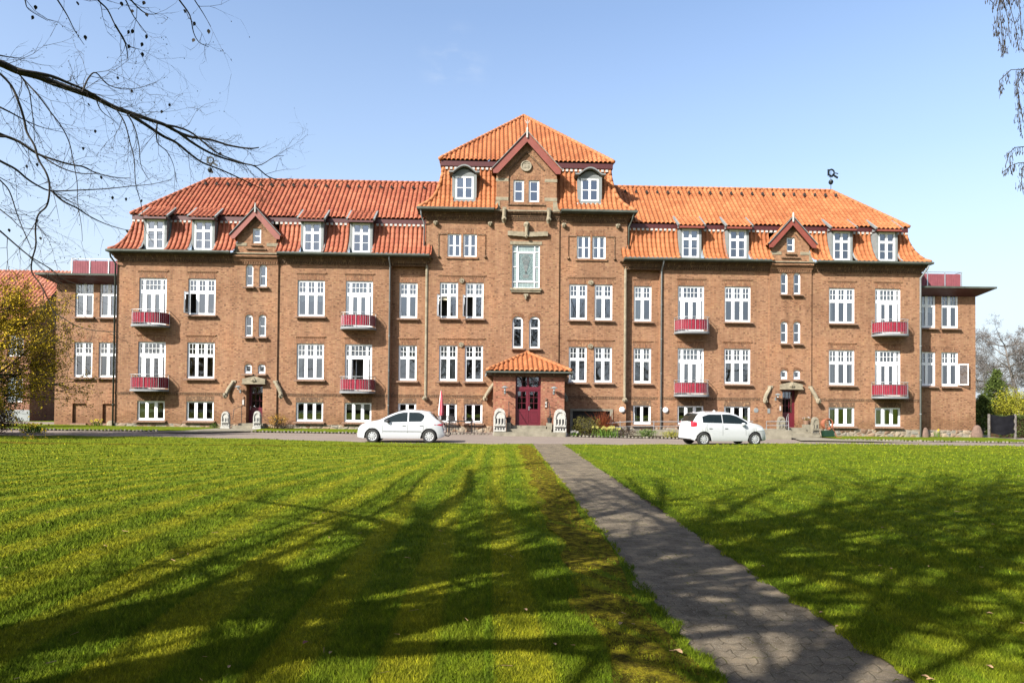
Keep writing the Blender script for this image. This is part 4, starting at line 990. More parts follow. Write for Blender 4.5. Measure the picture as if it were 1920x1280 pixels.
for s in (-1, 1):
    cx_ = s * 17.07; gm = MB(); gable_wall(gm, cx_, 1.22, 11.0, 13.62, 1.16, -.10, [(cx_ - .26, cx_ + .26, 11.68, 12.60)])
    for e in (-1, 1): gm.face([(cx_ + e * 1.22, -.10, 11.0), (cx_ + e * 1.22, .6, 11.0), (cx_ + e * 1.22, .6, 12.25), (cx_ + e * 1.22, -.10, 12.25)])
    g_ = gm.build('gable', 'brick', B); gable_roof(cx_, 1.54, 13.82, 12.08, -.42, .95, 'tile_left' if s < 0 else 'tile', .34, g_)
    st = MB()
    for e in (-1, 1):
        a, b = sorted((cx_ + e * .62, cx_ + e * 1.34)); st.box(a, b, -.13, .25, 11.48, 11.68); a, b = sorted((cx_ + e * 1.2, cx_ + e * 1.38)); st.box(a, b, -.13, .25, 11.2, 11.478); a, b = sorted((cx_ + e * 1.2, cx_ + e * 1.45)); st.box(a, b, -.13, .25, 11.0, 11.198)
    st.build('stone_band', 'sandstone', g_)
    for q_ in ((.62, 11.24), (.36, 11.48)): l = MB(); l.box(cx_ - q_[0], cx_ + q_[0], -.2, -.05, q_[1], q_[1] + .06); l.build('ledge', 'brick_dark', g_)
    l = MB()
    for e in (-1, 1):
        l.obox((cx_ + e * .6, -.11, 12.45), (cx_, -.11, 13.15), .03, .08)
    l.build('brick_moulding', 'brick_dark', g_); window('SG', cx_, 11.68, -.015, None, sill=False)
# weathervanes on the ridge ends
for s in (-1, 1):
    o = MB(); x = s * (26 - RR); y = -.6 + RR; o.tube([(x, y, 16.9), (x, y, 18.35)], .02, 5); o.lathe([(.001, 17.35), (.12, 17.42), (.17, 17.55), (.12, 17.68), (.001, 17.75)], 10, (x, y, 0))
    for k in range(12):
        a = k * .55; o.obox((x + .02 + .21 * math.cos(a), y, 18.2 + .24 * math.sin(a)), (x + .04 + .21 * math.cos(a + .7), y, 18.22 + .24 * math.sin(a + .7)), .05, .10)
    o.box(x - .24, x - .10, y - .02, y + .02, 18.0, 18.45); o.obox((x + .1, y, 18.1), (x + .5, y, 17.85), .04, .14); o.obox((x + .3, y, 18.2), (x + .52, y, 18.15), .04, .06); o.box(x - .15, x + .15, y - .02, y + .02, 17.9, 17.93)
    o.build('weathervane', 'weathervane', B)

# ---- balconies
def balcony(X, z, fabric='fabric_red'):
    n = 20; A = 1.06; D_ = .98
    def pt(k, e=0):
        a = math.pi * k / n; cs, sn = math.cos(a), math.sin(a); return (-(A + e) * math.copysign(abs(cs) ** .75, cs), -(D_ + e) * sn ** .62)
    sl = MB()
    top = [(*pt(k, .04), 0) for k in range(n + 1)]; bot = [(*pt(k, .04), -.13) for k in range(n + 1)]
    sl.face(top); sl.face(bot[::-1])
    for k in range(n): sl.face([bot[k], bot[k + 1], top[k + 1], top[k]])
    o = sl.build('balcony', 'slab_grey', B, loc=(X, 0, z))
    r_ = MB(); r_.tube([(*pt(k, .03), .90) for k in range(n + 1)], .022, 6); r_.tube([(*pt(k), .10) for k in range(n + 1)], .012, 5); r_.tube([(*pt(k), .75) for k in range(n + 1)], .012, 5)
    for k in range(n + 1): r_.tube([(*pt(k), 0), (*pt(k), .90 if k % 5 == 0 else .73)], .014 if k % 5 == 0 else .005, 5)
    link('railing', r_.mesh('railing', 'steel'), o)
    f = MB(); m_ = 120; pr = []
    for k in range(m_ + 1):
        a = k * n / m_; x, y = pt(a, -.025 + .012 * math.sin(k * 1.1)); pr.append((x, y))
    for a, b in zip(pr[:-1], pr[1:]): f.face([(*a, .07), (*b, .07), (*b, .74), (*a, .74)])
    link('screen', f.mesh('screen', fabric), o); return o
for s in (-1, 1):
    for X in (23.52, 10.62):
        for z in (6.42, 2.42): balcony(s * X, z - .03)
# open casements and door leaf
def casement(x, y, z, w_, h, ang, kind='casement'):
    f = MB(); f.plate(0, w_, 0, h, -.02, .04, [(.05, w_ - .05, .06, h - .06)], 0, True); o = f.build(kind, 'white_paint', B, loc=(x, y, z), rz=ang)
    p = MB(); p.face([(.05, 0, .06), (w_ - .05, 0, .06), (w_ - .05, 0, h - .06), (.05, 0, h - .06)]); link('pane', p.mesh('pane', 'glass'), o); return o
casement(-20.48 - .78, -.0, U0 + .05, .50, 1.36, R(-100)); casement(-4.95 - .5, .0, U0 + .06, .46, 1.38, R(-115)); casement(-3.32 - .5, .0, U0 + .06, .46, 1.38, R(-115))
casement(-10.62 - .42, .12, 2.5, .42, 2.0, R(60), 'balcony_door')
# ---- downpipes
def pipe(pts, r_=.05, m_='lead', nm='downpipe'):
    mb = MB(); mb.tube(pts, r_, 8)
    for p_, q_ in zip(pts[:-1], pts[1:]):
        if abs(q_[2] - p_[2]) > 3:
            k = p_[2]
            while k > q_[2]: mb.tube([(p_[0], p_[1], k), (p_[0], p_[1], k - .06)], r_ * 1.3, 8); k -= 2.2
    return mb.build(nm, m_, B, smooth=True)
pipe([(-8.68, -.62, 10.9), (-8.68, -.55, 10.75), (-8.68, -.09, 10.35), (-8.68, -.09, -.1)]); pipe([(8.69, -.62, 10.9), (8.69, -.55, 10.75), (8.69, -.09, 10.35), (8.69, -.09, -.1)])
pipe([(-25.9, -.62, 10.9), (-25.9, -.5, 10.6), (-25.80, -.1, 10.25), (-25.80, -.1, -.1)], .055, 'gutter'); pipe([(25.85, -.62, 10.9), (25.8, -.5, 10.6), (25.62, -.1, 10.1), (25.62, -.1, -.3)], .06)
pipe([(-6.75, -.62, 13.9), (-6.7, -.4, 13.5), (-6.55, -.06, 13.1), (-6.55, -.06, 11.6)], .05); pipe([(6.75, -.62, 13.9), (6.7, -.4, 13.5), (6.55, -.06, 13.1), (6.55, -.06, 11.3)], .05, 'gutter')
# ---- carved stones
def blob(mb, c, r_, seed=0, sy=1.):
    rr = random.Random(seed); ph = [rr.uniform(0, 6) for _ in range(6)]; n, m_ = 10, 7
    P_ = lambda i, j: (lambda a, b, q: (c[0] + q * r_ * math.cos(a) * math.sin(b), c[1] + q * r_ * sy * math.sin(a) * math.sin(b), c[2] + q * r_ * math.cos(b)))(2 * math.pi * (i % n) / n, math.pi * j / m_, 1 + .18 * math.sin(3 * (i % n) + ph[0] + j) + .1 * math.sin(5 * j + ph[1]))
    for i in range(n):
        for j in range(m_): mb.face([P_(i, j), P_(i, j + 1), P_(i + 1, j + 1), P_(i + 1, j)])
for s in (-1, 1):
    for e in (-1, 1):       # curved dragon brackets beside the side doors
        mb = MB(); x0 = s * 17.07 + e * 1.30; mb.tube([(x0, -.12, 2.96), (x0 + e * .1, -.15, 2.75), (x0 + e * .28, -.17, 2.45), (x0 + e * .38, -.2, 2.2), (x0 + e * .41, -.24, 2.08)], [.10, .12, .13, .12, .10], 8)
        mb.box(x0 - .14, x0 + .14, -.16, 0, 2.86, 3.02); blob(mb, (x0 + e * .42, -.33, 2.05), .15, 3, 1.3); mb.build('carved_bracket', 'sandstone', B)
    for x in (5.83, 2.36):
        mb = MB(); blob(mb, (s * x, -.12, 13.14), .14, 5, 1.4); mb.build('carved_head', 'sandstone', B)
    mb = MB(); mb.tube([(s * 6.36, .0, 10.45), (s * 6.36, .0, 2.15)], .085, 8); mb.build('corner_moulding', 'sandstone', B)
    mb = MB(); blob(mb, (s * 6.36, -.15, 2.0), .16, 8, 1.3); mb.build('carved_head', 'sandstone', B)
    for x in (5.64, 2.66):
        mb = MB(); mb.box(s * x - .025, s * x + .025, -.045, .01, 11.1, 12.5); a, b = sorted((s * x, s * (4.14 + math.copysign(1.0, x - 4.14)))); mb.box(a, b, -.045, .01, 12.44, 12.5); blob(mb, (s * x, -.06, 11.03), .09, 2); mb.build('hood_mould', 'brick_dark', B)
    for z in (9.50, 5.42):
        mb = MB(); mb.lathe([(.001, -.16), (.05, -.15), (.06, -.08), (.15, -.10), (.17, -.03), (.17, 0)], 12, (s * 4.13, 0, z), axis='y'); mb.build('carved_rosette', 'sandstone', B)
    mb = MB(); mb.box(s * 4.14 - .065, s * 4.14 + .065, .02, .16, 11.04, 12.5); mb.box(s * 4.14 - .07, s * 4.14 + .07, -.05, .1, 10.92, 11.04); mb.build('stone_mullion', 'sandstone', B)
    mb = MB(); x0 = s * 1.42 - .05; mb.box(x0 - .13, x0 + .13, -.55, -.1, 13.98, 14.12); mb.tube([(x0, -.48, 14.0), (x0, -.46, 13.7), (x0 - .02, -.36, 13.4), (x0 - .02, -.26, 13.2)], [.13, .12, .15, .10], 8); blob(mb, (x0, -.45, 13.42), .14, 4); mb.build('carved_bracket', 'sandstone', B)
    mb = MB(); mb.tube([(s * 2.02, -.14, 2.95), (s * 2.2, -.16, 2.7), (s * 2.42, -.18, 2.35), (s * 2.55, -.2, 2.15)], [.11, .13, .12, .11], 8); blob(mb, (s * 2.56, -.28, 2.03), .16, 3, 1.3); mb.build('carved_bracket', 'sandstone', B)
mb = MB()      # crest: long stone with a figure
for i in range(8):
    a = -1.24 + i * .32; b = a + .32; za = 12.62 + .10 * abs((i - 4) / 4) ** 2; mb.box(a, b - .002, -.30, -.1, 12.32 + .02 * abs(i - 3.5), 12.62 + .015 * abs(i - 3.5))
mb.build('stone_crest', 'sandstone', B)
mb = MB(); mb.tube([(-.04, -.32, 13.0), (-.04, -.34, 12.7), (-.04, -.33, 12.25)], [.12, .11, .07], 8); blob(mb, (-.04, -.33, 13.08), .17, 6); blob(mb, (-.04, -.36, 12.36), .10, 7); mb.lathe([(.12, -.05), (.2, -.05), (.2, .05), (.12, .05)], 12, (-.04, -.30, 13.08), axis='y'); mb.build('carved_figure', 'sandstone', B)
mb = MB(); mb.box(-1.08, .96, -.13, -.0, 11.86, 12.06); mb.build('stone_lintel', 'sandstone', B)
mb = MB(); mb.box(-1.06, .94, -.28, -.0, 8.92, 9.06); mb.box(-1.0, .88, -.22, -.0, 8.80, 8.918); mb.build('sill', 'sandstone', B)
mb = MB(); mb.box(-.18, .1, -.26, -.1, 8.55, 8.70); mb.tube([(-.04, -.2, 8.6), (-.04, -.18, 8.36)], [.1, .07], 8); mb.build('carved_bracket', 'sandstone', B)
# ---- doors
def door(par, X, y, z, w_, h, panes, rails, name='door', handle=None, panels=()):
    mb = MB(); mb.plate(X - w_ / 2, X + w_ / 2, z, z + h, y, .07, [(X + a, X + b, z + c, z + d) for a, b, c, d in panes], 0)
    for a, b, c, d in rails: mb.box(X + a, X + b, y + .01, y + .05, z + c, z + d)
    for a, b, c, d in panels:
        mb.box(X + a, X + b, y - .012, y, z + c, z + c + .03); mb.box(X + a, X + b, y - .012, y, z + d - .03, z + d); mb.box(X + a, X + a + .03, y - .012, y, z + c + .031, z + d - .031); mb.box(X + b - .03, X + b, y - .012, y, z + c + .031, z + d - .031)
    o = mb.build(name, 'maroon', par); p = MB()
    for a, b, c, d in panes: p.face([(X + a, y + .04, z + c), (X + b, y + .04, z + c), (X + b, y + .04, z + d), (X + a, y + .04, z + d)])
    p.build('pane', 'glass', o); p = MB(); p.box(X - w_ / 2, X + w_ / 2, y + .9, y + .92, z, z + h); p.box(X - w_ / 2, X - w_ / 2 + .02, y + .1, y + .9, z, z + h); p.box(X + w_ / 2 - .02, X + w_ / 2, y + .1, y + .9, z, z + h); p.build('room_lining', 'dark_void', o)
    if handle: p = MB(); p.box(X + handle[0] - .02, X + handle[0] + .02, y - .03, y, z + handle[1] - .12, z + handle[1] + .12); p.tube([(X + handle[0], y - .05, z + handle[1] + .04), (X + handle[0] + .12, y - .05, z + handle[1] + .04)], .012, 6); p.build('handle', 'steel', o)
    return o
PC_ = MB(); py = -3.6
PC_.plate(-2.07, 2.10, -.4, 3.5, py, .35, [(-.77, .72, .44, 3.38)])
for e in (-2.07, 2.10): PC_.face([(e, py, -.4), (e, 0, -.4), (e, 0, 3.5), (e, py, 3.5)])
PO = PC_.build('porch', 'brick_porch', B)
l = MB(); l.box(-2.13, 2.16, py - .05, -.0, 3.28, 3.34); l.box(-2.17, 2.20, py - .10, -.0, 3.345, 3.46); l.build('cornice', 'brick_dark', PO)
panes = []; rails = []
for c in (-.36, .34):
    panes.append((c - .28, c + .28, 2.26, 2.88)); rails += [(c - .014, c + .014, 2.26, 2.88), (c - .28, c + .28, 2.55, 2.58)]
    panes.append((c - .24, c + .24, .95, 1.98)); rails += [(c - .012, c + .012, .95, 1.98), (c - .24, c + .24, 1.29, 1.315), (c - .24, c + .24, 1.63, 1.655)]
D0 = door(PO, -.025, py + .22, .44, 1.49, 2.94, panes, rails, 'door', (.06, 1.0), [(-.60, -.12, .15, .80), (.10, .58, .15, .80)])
mb = MB(); mb.box(-.72, .67, py + .19, py + .22, 2.50, 2.60); mb.box(-.045, .0, py + .20, py + .22, .5, 2.45); mb.build('transom', 'maroon', PO)
tb = MB(); ew, ey, rise = 2.44, py - .38, 1.20; Fp, Lp = slope(0, 3.60, ew, 3.60 + rise)
def Pf2(u, v): (i_, z_), (ni, nz_) = Fp(v); return Vector((u, ey + i_, z_)), Vector((0, ni, nz_))
tiles(tb, -ew, ew, Pf2, lambda u: (0, (ew - abs(u)) / ew * Lp))
for s in (-1, 1):
    def Pv2(u, v): (i_, z_), (ni, nz_) = Fp(v); return Vector((s * (ew - i_), u, z_)), Vector((-s * ni, 0, nz_))
    tiles(tb, ey, -.02, Pv2, lambda u: (0, min(ew, u - ey) / ew * Lp))
pr_ = tb.build('porch_roof', 'tile', PO)
for s in (-1, 1): ridge([(0, ey + ew, 3.64 + rise), (s * ew, ey, 3.65)], .12, pr_)
ridge([(0, ey + ew, 3.66 + rise), (0, 0, 3.66 + rise)], .12, pr_)
g = MB(); g.tube([(-ew - .06, -.05, 3.52), (-ew - .06, ey - .06, 3.52), (ew + .06, ey - .06, 3.52), (ew + .06, -.05, 3.52)], .06, 6)
g.face([(-ew, ey, 3.47), (ew, ey, 3.47), (ew, 0, 3.47), (-ew, 0, 3.47)]); g.build('gutter', 'gutter', PO)
for s in (-1, 1):
    mb = MB(); mb.tube([(s * (ew + .02), ey + .1, 3.48), (s * (ew + .1), ey + .05, 3.25)], [.04, .035], 6); mb.build('spout', 'lead', PO)
def arm_lamp(x, y, z, par):
    mb = MB(); mb.tube([(x, y, z - .25), (x, y - .1, z - .15), (x, y - .3, z - .02), (x, y - .38, z)], .018, 6); mb.box(x - .05, x + .05, y - .03, y, z - .35, z - .15)
    o = mb.build('wall_lamp', 'lead', par); mb = MB(); mb.lathe([(.001, .10), (.07, .09), (.21, .0), (.20, -.01), (.06, .03)], 16, (x, y - .38, z)); mb.build('lamp_shade', 'lead', o); mb = MB(); mb.lathe([(.05, .02), (.065, -.05), (.05, -.14), (.001, -.17)], 10, (x, y - .38, z)); mb.build('lamp_glass', 'white_paint', o)
arm_lamp(-1.40, py, 2.62, PO); arm_lamp(1.46, py, 2.62, PO); arm_lamp(-17.95, -.10, 2.58, B); arm_lamp(16.10, -.10, 2.42, B)
def intercom(x, y, z, par):
    mb = MB(); mb.box(x - .07, x + .07, y - .05, y, z - .16, z + .24); mb.box(x - .05, x + .05, y - .07, y - .002, z + .30, z + .38); o = mb.build('intercom', 'sill_brick', par); mb = MB(); mb.box(x - .05, x + .05, y - .056, y - .051, z - .13, z + .16); mb.build('intercom_plate', 'mortar_white', o)
intercom(1.02, py, 1.65, PO); intercom(-17.75, -.1, 1.62, B); intercom(16.40, -.1, 1.55, B)
for x in (6.2, 9.0):
    mb = MB(); mb.lathe([(.001, -.16), (.10, -.15), (.165, -.10), (.19, -.03), (.19, 0)], 16, (x, 0, 1.38), axis='y'); mb.build('globe_lamp', 'white_paint', B)
mb = MB(); mb.lathe([(.001, -.03), (.14, -.03), (.16, 0)], 16, (14.88, 0, 1.42), axis='y'); mb.build('wall_vent', 'lead', B)
mb = MB(); mb.box(15.58, 15.75, -.13, -.1, 1.25, 1.55); mb.build('wall_plate', 'lead', B)
for s in (-1, 1):
    X = s * 17.07; c_ = [(-.34, -.12), (-.1, .12), (.14, .36)]; panes = []; rails = []
    panes = [(-.36, .36, .98, 2.30)]; rails = [(-.11, -.085, .98, 2.30), (.14, .165, .98, 2.30), (-.36, .36, 1.40, 1.43), (-.36, .36, 1.84, 1.87)]
    door(B, X, .44, .33, 1.02, 2.50, panes, rails, 'door', (-.42, .95), [(-.32, .34, .12, .86)])
    mb = MB(); mb.prism([(X - .68, 2.84), (X + .70, 2.84), (X + .72, 3.10), (X + .02, 3.27), (X - .70, 3.10)], -.34, -.08); mb.box(X - .72, X + .74, -.38, -.08, 2.78, 2.838); blob(mb, (X, -.36, 3.05), .15, 4, .5); mb.build('door_hood', 'sandstone', B)
# ---- annexes
for s in (-1, 1):
    A_ = MB(); Hh = []
    for X in (28.45, 26.9):
        Hh += [(s * X - .575, s * X + .575, U0 - .08, U1 - .08), (s * X - .575, s * X + .575, M0 + .04, M1 + .04)]
    a, b = sorted((s * 25.76, s * 30.2)); A_.plate(a, b, Z0, 9.45, 1.2, RV, Hh + ([(s * 28.63 - .44, s * 28.63 + .44, .2, 1.46), (s * 26.75 - .42, s * 26.75 + .42, .2, 1.46)] if s < 0 else []))
    A_.face([(s * 30.2, 1.2, Z0), (s * 30.2, 9, Z0), (s * 30.2, 9, 9.45), (s * 30.2, 1.2, 9.45)]); A_.face([(s * 25.76, 9, Z0), (s * 30.2, 9, Z0), (s * 30.2, 9, 9.45), (s * 25.76, 9, 9.45)])
    if s < 0:
        for X in (28.63, 26.75): A_.face([(s * X - .44, 1.34, .2), (s * X + .44, 1.34, .2), (s * X + .44, 1.34, 1.46), (s * X - .44, 1.34, 1.46)])
    AN = A_.build('annex', 'brick', B)
    for i, X in enumerate((28.45, 26.9)):
        window('W2_open' if False else 'W2', s * X, U0 - .08, 1.2 + .085, 'full' if s < 0 else ('top' if i else None)); window('W2', s * X, M0 + .04, 1.2 + .085, 'sides' if s > 0 and not i else None)
        l = MB()
        for zt in (U1 - .08, M1 + .04): l = MB(); l.face([(s * X - .6, 1.196, zt), (s * X + .6, 1.196, zt), (s * X + .6, 1.196, zt + .4), (s * X - .6, 1.196, zt + .4)]); l.build('lintel', 'brick_soldier', AN)
        l = MB()
        if s < 0: l.face([(s * (28.63 if i == 0 else 26.75) - .48, 1.196, 1.46), (s * (28.63 if i == 0 else 26.75) + .48, 1.196, 1.46), (s * (28.63 if i == 0 else 26.75) + .48, 1.196, 1.7), (s * (28.63 if i == 0 else 26.75) - .48, 1.196, 1.7)]); l.build('lintel', 'brick_soldier', AN)
        if s < 0: l = MB(); X2 = s * (28.63 if i == 0 else 26.75); l.box(X2 - .5, X2 + .5, 1.06, 1.25, .08, .2); l.build('sill', 'sill_brick', AN)
    l = MB(); a, b = sorted((s * 25.8, s * 30.24)); l.box(a, b, 1.16, 1.195, Z0, .05 if s < 0 else .22); l.build('plinth', 'fieldstone', AN)
    rf = MB(); a, b = sorted((s * 25.78, s * 31.0)); rf.box(a, b, .28, 9.8, 9.56, 9.68)
    rf.build('flat_roof', 'gutter', AN); rf = MB()
    rf.face([(s * 25.78, .33, 9.555), (s * 30.95, .33, 9.555), (s * 30.2, 1.19, 9.15), (s * 25.78, 1.19, 9.15)]); rf.face([(s * 30.95, .33, 9.555), (s * 30.95, 9.7, 9.555), (s * 30.2, 9.0, 9.15), (s * 30.2, 1.19, 9.15)]); rf.build('soffit', 'fascia_red_shaded', AN)
    bl = MB(); n = 22
    for i in range(n):
        xa = 25.9 + 3.5 * i / n; xb = 25.9 + 3.5 * (i + .93) / n; a, b = sorted((s * xa, s * xb)); bl.box(a, b, 1.5, 1.53, 9.80, 10.72)
    for i in range(16): ya = 1.55 + i * .3; a, b = sorted((s * 29.4, s * 29.43)); bl.box(a, b, ya, ya + .28, 9.80, 10.72)
    bo = bl.build('balustrade', 'fabric_pink', AN); bl = MB(); bl.tube([(s * 25.9, 1.49, 10.84), (s * 29.45, 1.49, 10.84), (s * 29.45, 6.3, 10.84)], .025, 6)
    for x in (25.9, 27.1, 28.3, 29.45): bl.box(s * x - .03, s * x + .03, 1.46, 1.495, 9.68, 10.86)
    bl.build('rail', 'steel', bo)
casement(28.45 + .57, 1.16, M0 + .1, .56, 1.42, R(-28)); 
pipe([(25.95, 1.1, 9.4), (25.95, 1.12, -.2)], .05, 'fascia_red_shaded')

# ------------------------------------------------------------------ red-roofed house far left
FH = thing('brick_house', 'lower red brick house with orange tiled roof behind the bushy tree at far left', 'house', (-44, 10, 0))
def loc(mb, nm, m_, par=FH, off=(-44, 10, 0), **k):
    mb.v = [(p[0] - off[0], p[1] - off[1], p[2] - off[2]) for p in mb.v]; return mb.build(nm, m_, par, **k)
mb = MB(); HF = [(-39.3, -38.15, 1.5, 3.4), (-39.3, -38.15, 5.0, 6.6), (-45.5, -44.2, 5.0, 6.6), (-43.2, -42.1, 5.0, 6.6), (-45.6, -42.3, .2, 3.2)]
mb.plate(-60, -37.6, -.3, 7.9, 10, .15, HF); mb.face([(-37.6, 10, -.3), (-37.6, 20, -.3), (-37.6, 20, 7.9), (-37.6, 10, 7.9)]); mb.face([(-37.6, 10, 7.9), (-37.6, 20, 7.9), (-37.6, 15, 12.4)]); loc(mb, 'wall', 'brick_far')
mb = MB(); mb.box(-60, -37.55, 9.94, 9.995, -.3, .9); loc(mb, 'plinth', 'zinc')
for i, h in enumerate(HF):
    f = MB(); w_ = h[1] - h[0]
    n = 2 if i < 4 else 3
    holes = [(h[0] + .07 + (w_ - .07) * k / n, h[0] + (w_ - .07) * (k + 1) / n, a, b) for k in range(n) for a, b in ((h[2] + .08, h[2] + (h[3] - h[2]) * .6), (h[2] + (h[3] - h[2]) * .6 + .07, h[3] - .08))]
    f.plate(h[0], h[1], h[2], h[3], 10.08, .05, holes); o = loc(f, 'window' if i < 4 else 'door', 'white_paint' if i < 4 else 'gutter'); p = MB()
    for a in holes: p.face([(a[0], 10.12, a[2]), (a[1], 10.12, a[2]), (a[1], 10.12, a[3]), (a[0], 10.12, a[3])])
    loc(p, 'pane', 'glass', o); p = MB(); p.box(h[0] + .01, h[1] - .01, 10.9, 10.92, h[2], h[3]); loc(p, 'room_lining', 'dark_void', o)
tb = MB(); Fh, Lh = slope(0, 7.75, 5.3, 12.5)
def Ph(u, v): (i_, z_), (ni, nz_) = Fh(v); return Vector((u, 9.5 + i_, z_)), Vector((0, ni, nz_))
tiles(tb, -56, -37.3, Ph, lambda u: (0, Lh), .32, .42, .07); tb.face([(-56, 14.8, 12.5), (-37.3, 14.8, 12.5), (-37.3, 20.4, 7.7), (-56, 20.4, 7.7)]); loc(tb, 'roof', 'tile_far')
mb = MB(); mb.tube([(-40.3, 9.85, 7.8), (-40.3, 9.85, .2)], .05, 6); loc(mb, 'downpipe', 'lead')
mb = MB(); mb.box(-43.6, -42.5, 9.9, 12.6, 8.6, 9.9); o_ = loc(mb, 'dormer', 'lead'); mb = MB(); mb.box(-43.5, -42.6, 9.88, 9.895, 8.7, 9.8); loc(mb, 'dormer_window', 'white_paint', o_)

# ------------------------------------------------------------------ cars
def interp(tab, x):
    if x <= tab[0][0]: return tab[0][1]
    for (a, va), (b, vb) in zip(tab[:-1], tab[1:]):
        if x <= b: u = (x - a) / (b - a); return va + (vb - va) * u
    return tab[-1][1]
mt, t, b = mat('car_paint', (.36, .37, .385), .22, 0, .5); b.inputs['Coat Weight'].default_value = .6; b.inputs['Coat Roughness'].default_value = .05
simple('tyre', (.018, .018, .018), .8, 0, .1, 6, .3); simple('rim', (.55, .56, .57), .35, .3, .05, 6, .5); mat('tail_red', (.35, .01, .02), .15, 0, .6); mat('headlamp', (.6, .62, .63), .1, 0, .8); simple('plastic_dark', (.025, .025, .027), .6, 0, .1, 5, .4)
def smooth_tab(tab, n=4):
    out = []
    P_ = [Vector((a, b)) for a, b in tab]
    for i in range(len(P_) - 1):
        p0 = P_[max(i - 1, 0)]; p1 = P_[i]; p2 = P_[i + 1]; p3 = P_[min(i + 2, len(P_) - 1)]
        for k in range(n):
            t_ = k / n; q = .5 * ((2 * p1) + (p2 - p0) * t_ + (2 * p0 - 5 * p1 + 4 * p2 - p3) * t_ * t_ + (-p0 + 3 * p1 - 3 * p2 + p3) * t_ ** 3); out.append((q.x, q.y))
    out.append(tuple(P_[-1])); out = [out[0]] + [b for a, b in zip(out[:-1], out[1:]) if b[0] > a[0] + 1e-4]; return out
def car(root, L, W, top, belt, ax_r, ax_f, rw, sidewins, tail, extra):
    """local frame: x forward, rear bumper at x=0, y lateral; root sits at the middle of the wheelbase"""
    top = smooth_tab(top); ox = -(ax_r + ax_f) / 2; hw = W / 2
    roofz = max(z for _, z in top)
    def plan(x): f_ = max(0, (abs(x - L / 2) / (L / 2)) - .55) / .45; return hw * (1 - .24 * f_ ** 2.6)
    def sec(x):
        zt = interp(top, x); zb = .19 + .10 * max(0, 1 - x / .35) ** 2 + .05 * max(0, 1 - (L - x) / .35) ** 2; wv = plan(x); zbelt = min(interp(belt, x), zt - .045)
        ar = 0
        for c in (ax_r, ax_f):
            d = abs(x - c)
            if d < rw + .055: ar = max(ar, .02 + rw * .98 + math.sqrt((rw + .055) ** 2 - d * d) - .02)
        lo_ = max(zb, ar); g = max(0, zt - zbelt); wt = wv * (1 - .20 * min(1, g / .5)) if g > .05 else wv * .93
        k = lambda z: max(z, lo_)
        zm = lo_ + .02
        pts = [(0, zb), (wv * .70, zb), (wv * .705, max(zb, ar) if ar else zb), (wv * .955, lo_ + (0 if ar else 0)), (wv * .985, k(zb + .06)), (wv * 1.0, k(min(.42, zbelt - .1))), (wv * 1.005, k(min(.62, zbelt - .06))), (wv * .995, k(zbelt - .05)), (wv * .975, k(zbelt)),
               (wv * .975 + (wt - wv * .975) * .85, zbelt + (zt - zbelt) * .78), (wt * .93, zbelt + (zt - zbelt) * .93), (wt * .72, zt - .012), (0, zt + .01)]
        return pts
    n = int(L / .035); rows = []
    for i in range(n + 1): x = L * i / n; rows.append([(x + ox, y, z) for y, z in sec(x)])
    mb = MB(); nv = len(rows[0])
    for sgn in (1, -1):
        base = len(mb.v)
        for r_ in rows: mb.v += [(p[0], p[1] * sgn, p[2]) for p in r_]
        for i in range(n):
            for j in range(nv - 1):
                a = base + i * nv + j; f = (a, a + nv, a + nv + 1, a + 1); mb.f.append(f if sgn > 0 else f[::-1]); mb.m.append(1 if j < 3 else 0); mb.uv.append([(0, 0)] * 4)
    for r_, rv in ((rows[0], 1), (rows[-1], 0)):
        pl_ = [tuple(p) for p in r_] + [(p[0], -p[1], p[2]) for p in r_[::-1]]; mb.face(pl_ if rv else pl_[::-1])
    bd = mb.build('body', ['car_paint', 'plastic_dark'], root, smooth=True)
    m_ = bd.modifiers.new('edge', 'EDGE_SPLIT'); m_.split_angle = R(38)
    def sy(x, z):
        pts = sec(x)
        for (ya, za), (yb, zb_) in zip(pts[5:-1], pts[6:]):
            if za <= z <= zb_ and zb_ > za: return ya + (yb - ya) * (z - za) / (zb_ - za)
        return pts[-3][0]
    def panel(nm, x0, x1, zlo, zhi, mt_, off=.006, sides=(1, -1), nn=14):
        for sg in sides:
            q = MB()
            for i in range(nn):
                xa = x0 + (x1 - x0) * i / nn; xb = x0 + (x1 - x0) * (i + 1) / nn
                for k in range(3):
                    def P_(x, f_): z = zlo(x) + (zhi(x) - zlo(x)) * f_; return (x + ox, sg * (sy(x, z) + off), z)
                    q.face([P_(xa, k / 3), P_(xb, k / 3), P_(xb, (k + 1) / 3), P_(xa, (k + 1) / 3)])
            q.build(nm, mt_, root, smooth=True)
    for x0, x1, lo_, hi_ in sidewins: panel('side_window', x0, x1, lo_, hi_, 'car_glass')
    # windscreen and rear screen follow the top surface
    for nm, xa, xb in extra['screens']:
        q = MB(); k = 10
        for i in range(k):
            u0 = xa + (xb - xa) * i / k; u1 = xa + (xb - xa) * (i + 1) / k
            def e(x): s_ = sec(x); return s_
            a, b = e(u0), e(u1)
            for sg in (1, -1): q.face([(u0 + ox, 0, a[-1][1] + .008), (u1 + ox, 0, b[-1][1] + .008), (u1 + ox, sg * b[-2][0] * 1.0, b[-2][1] + .008), (u0 + ox, sg * a[-2][0] * 1.0, a[-2][1] + .008)]); q.face([(u0 + ox, sg * a[-2][0], a[-2][1] + .008), (u1 + ox, sg * b[-2][0], b[-2][1] + .008), (u1 + ox, sg * b[-3][0] * .985, b[-3][1] + .008), (u0 + ox, sg * a[-3][0] * .985, a[-3][1] + .008)])
        q.build(nm, 'car_glass', root, smooth=True)
    x0, x1, z0, z1 = tail
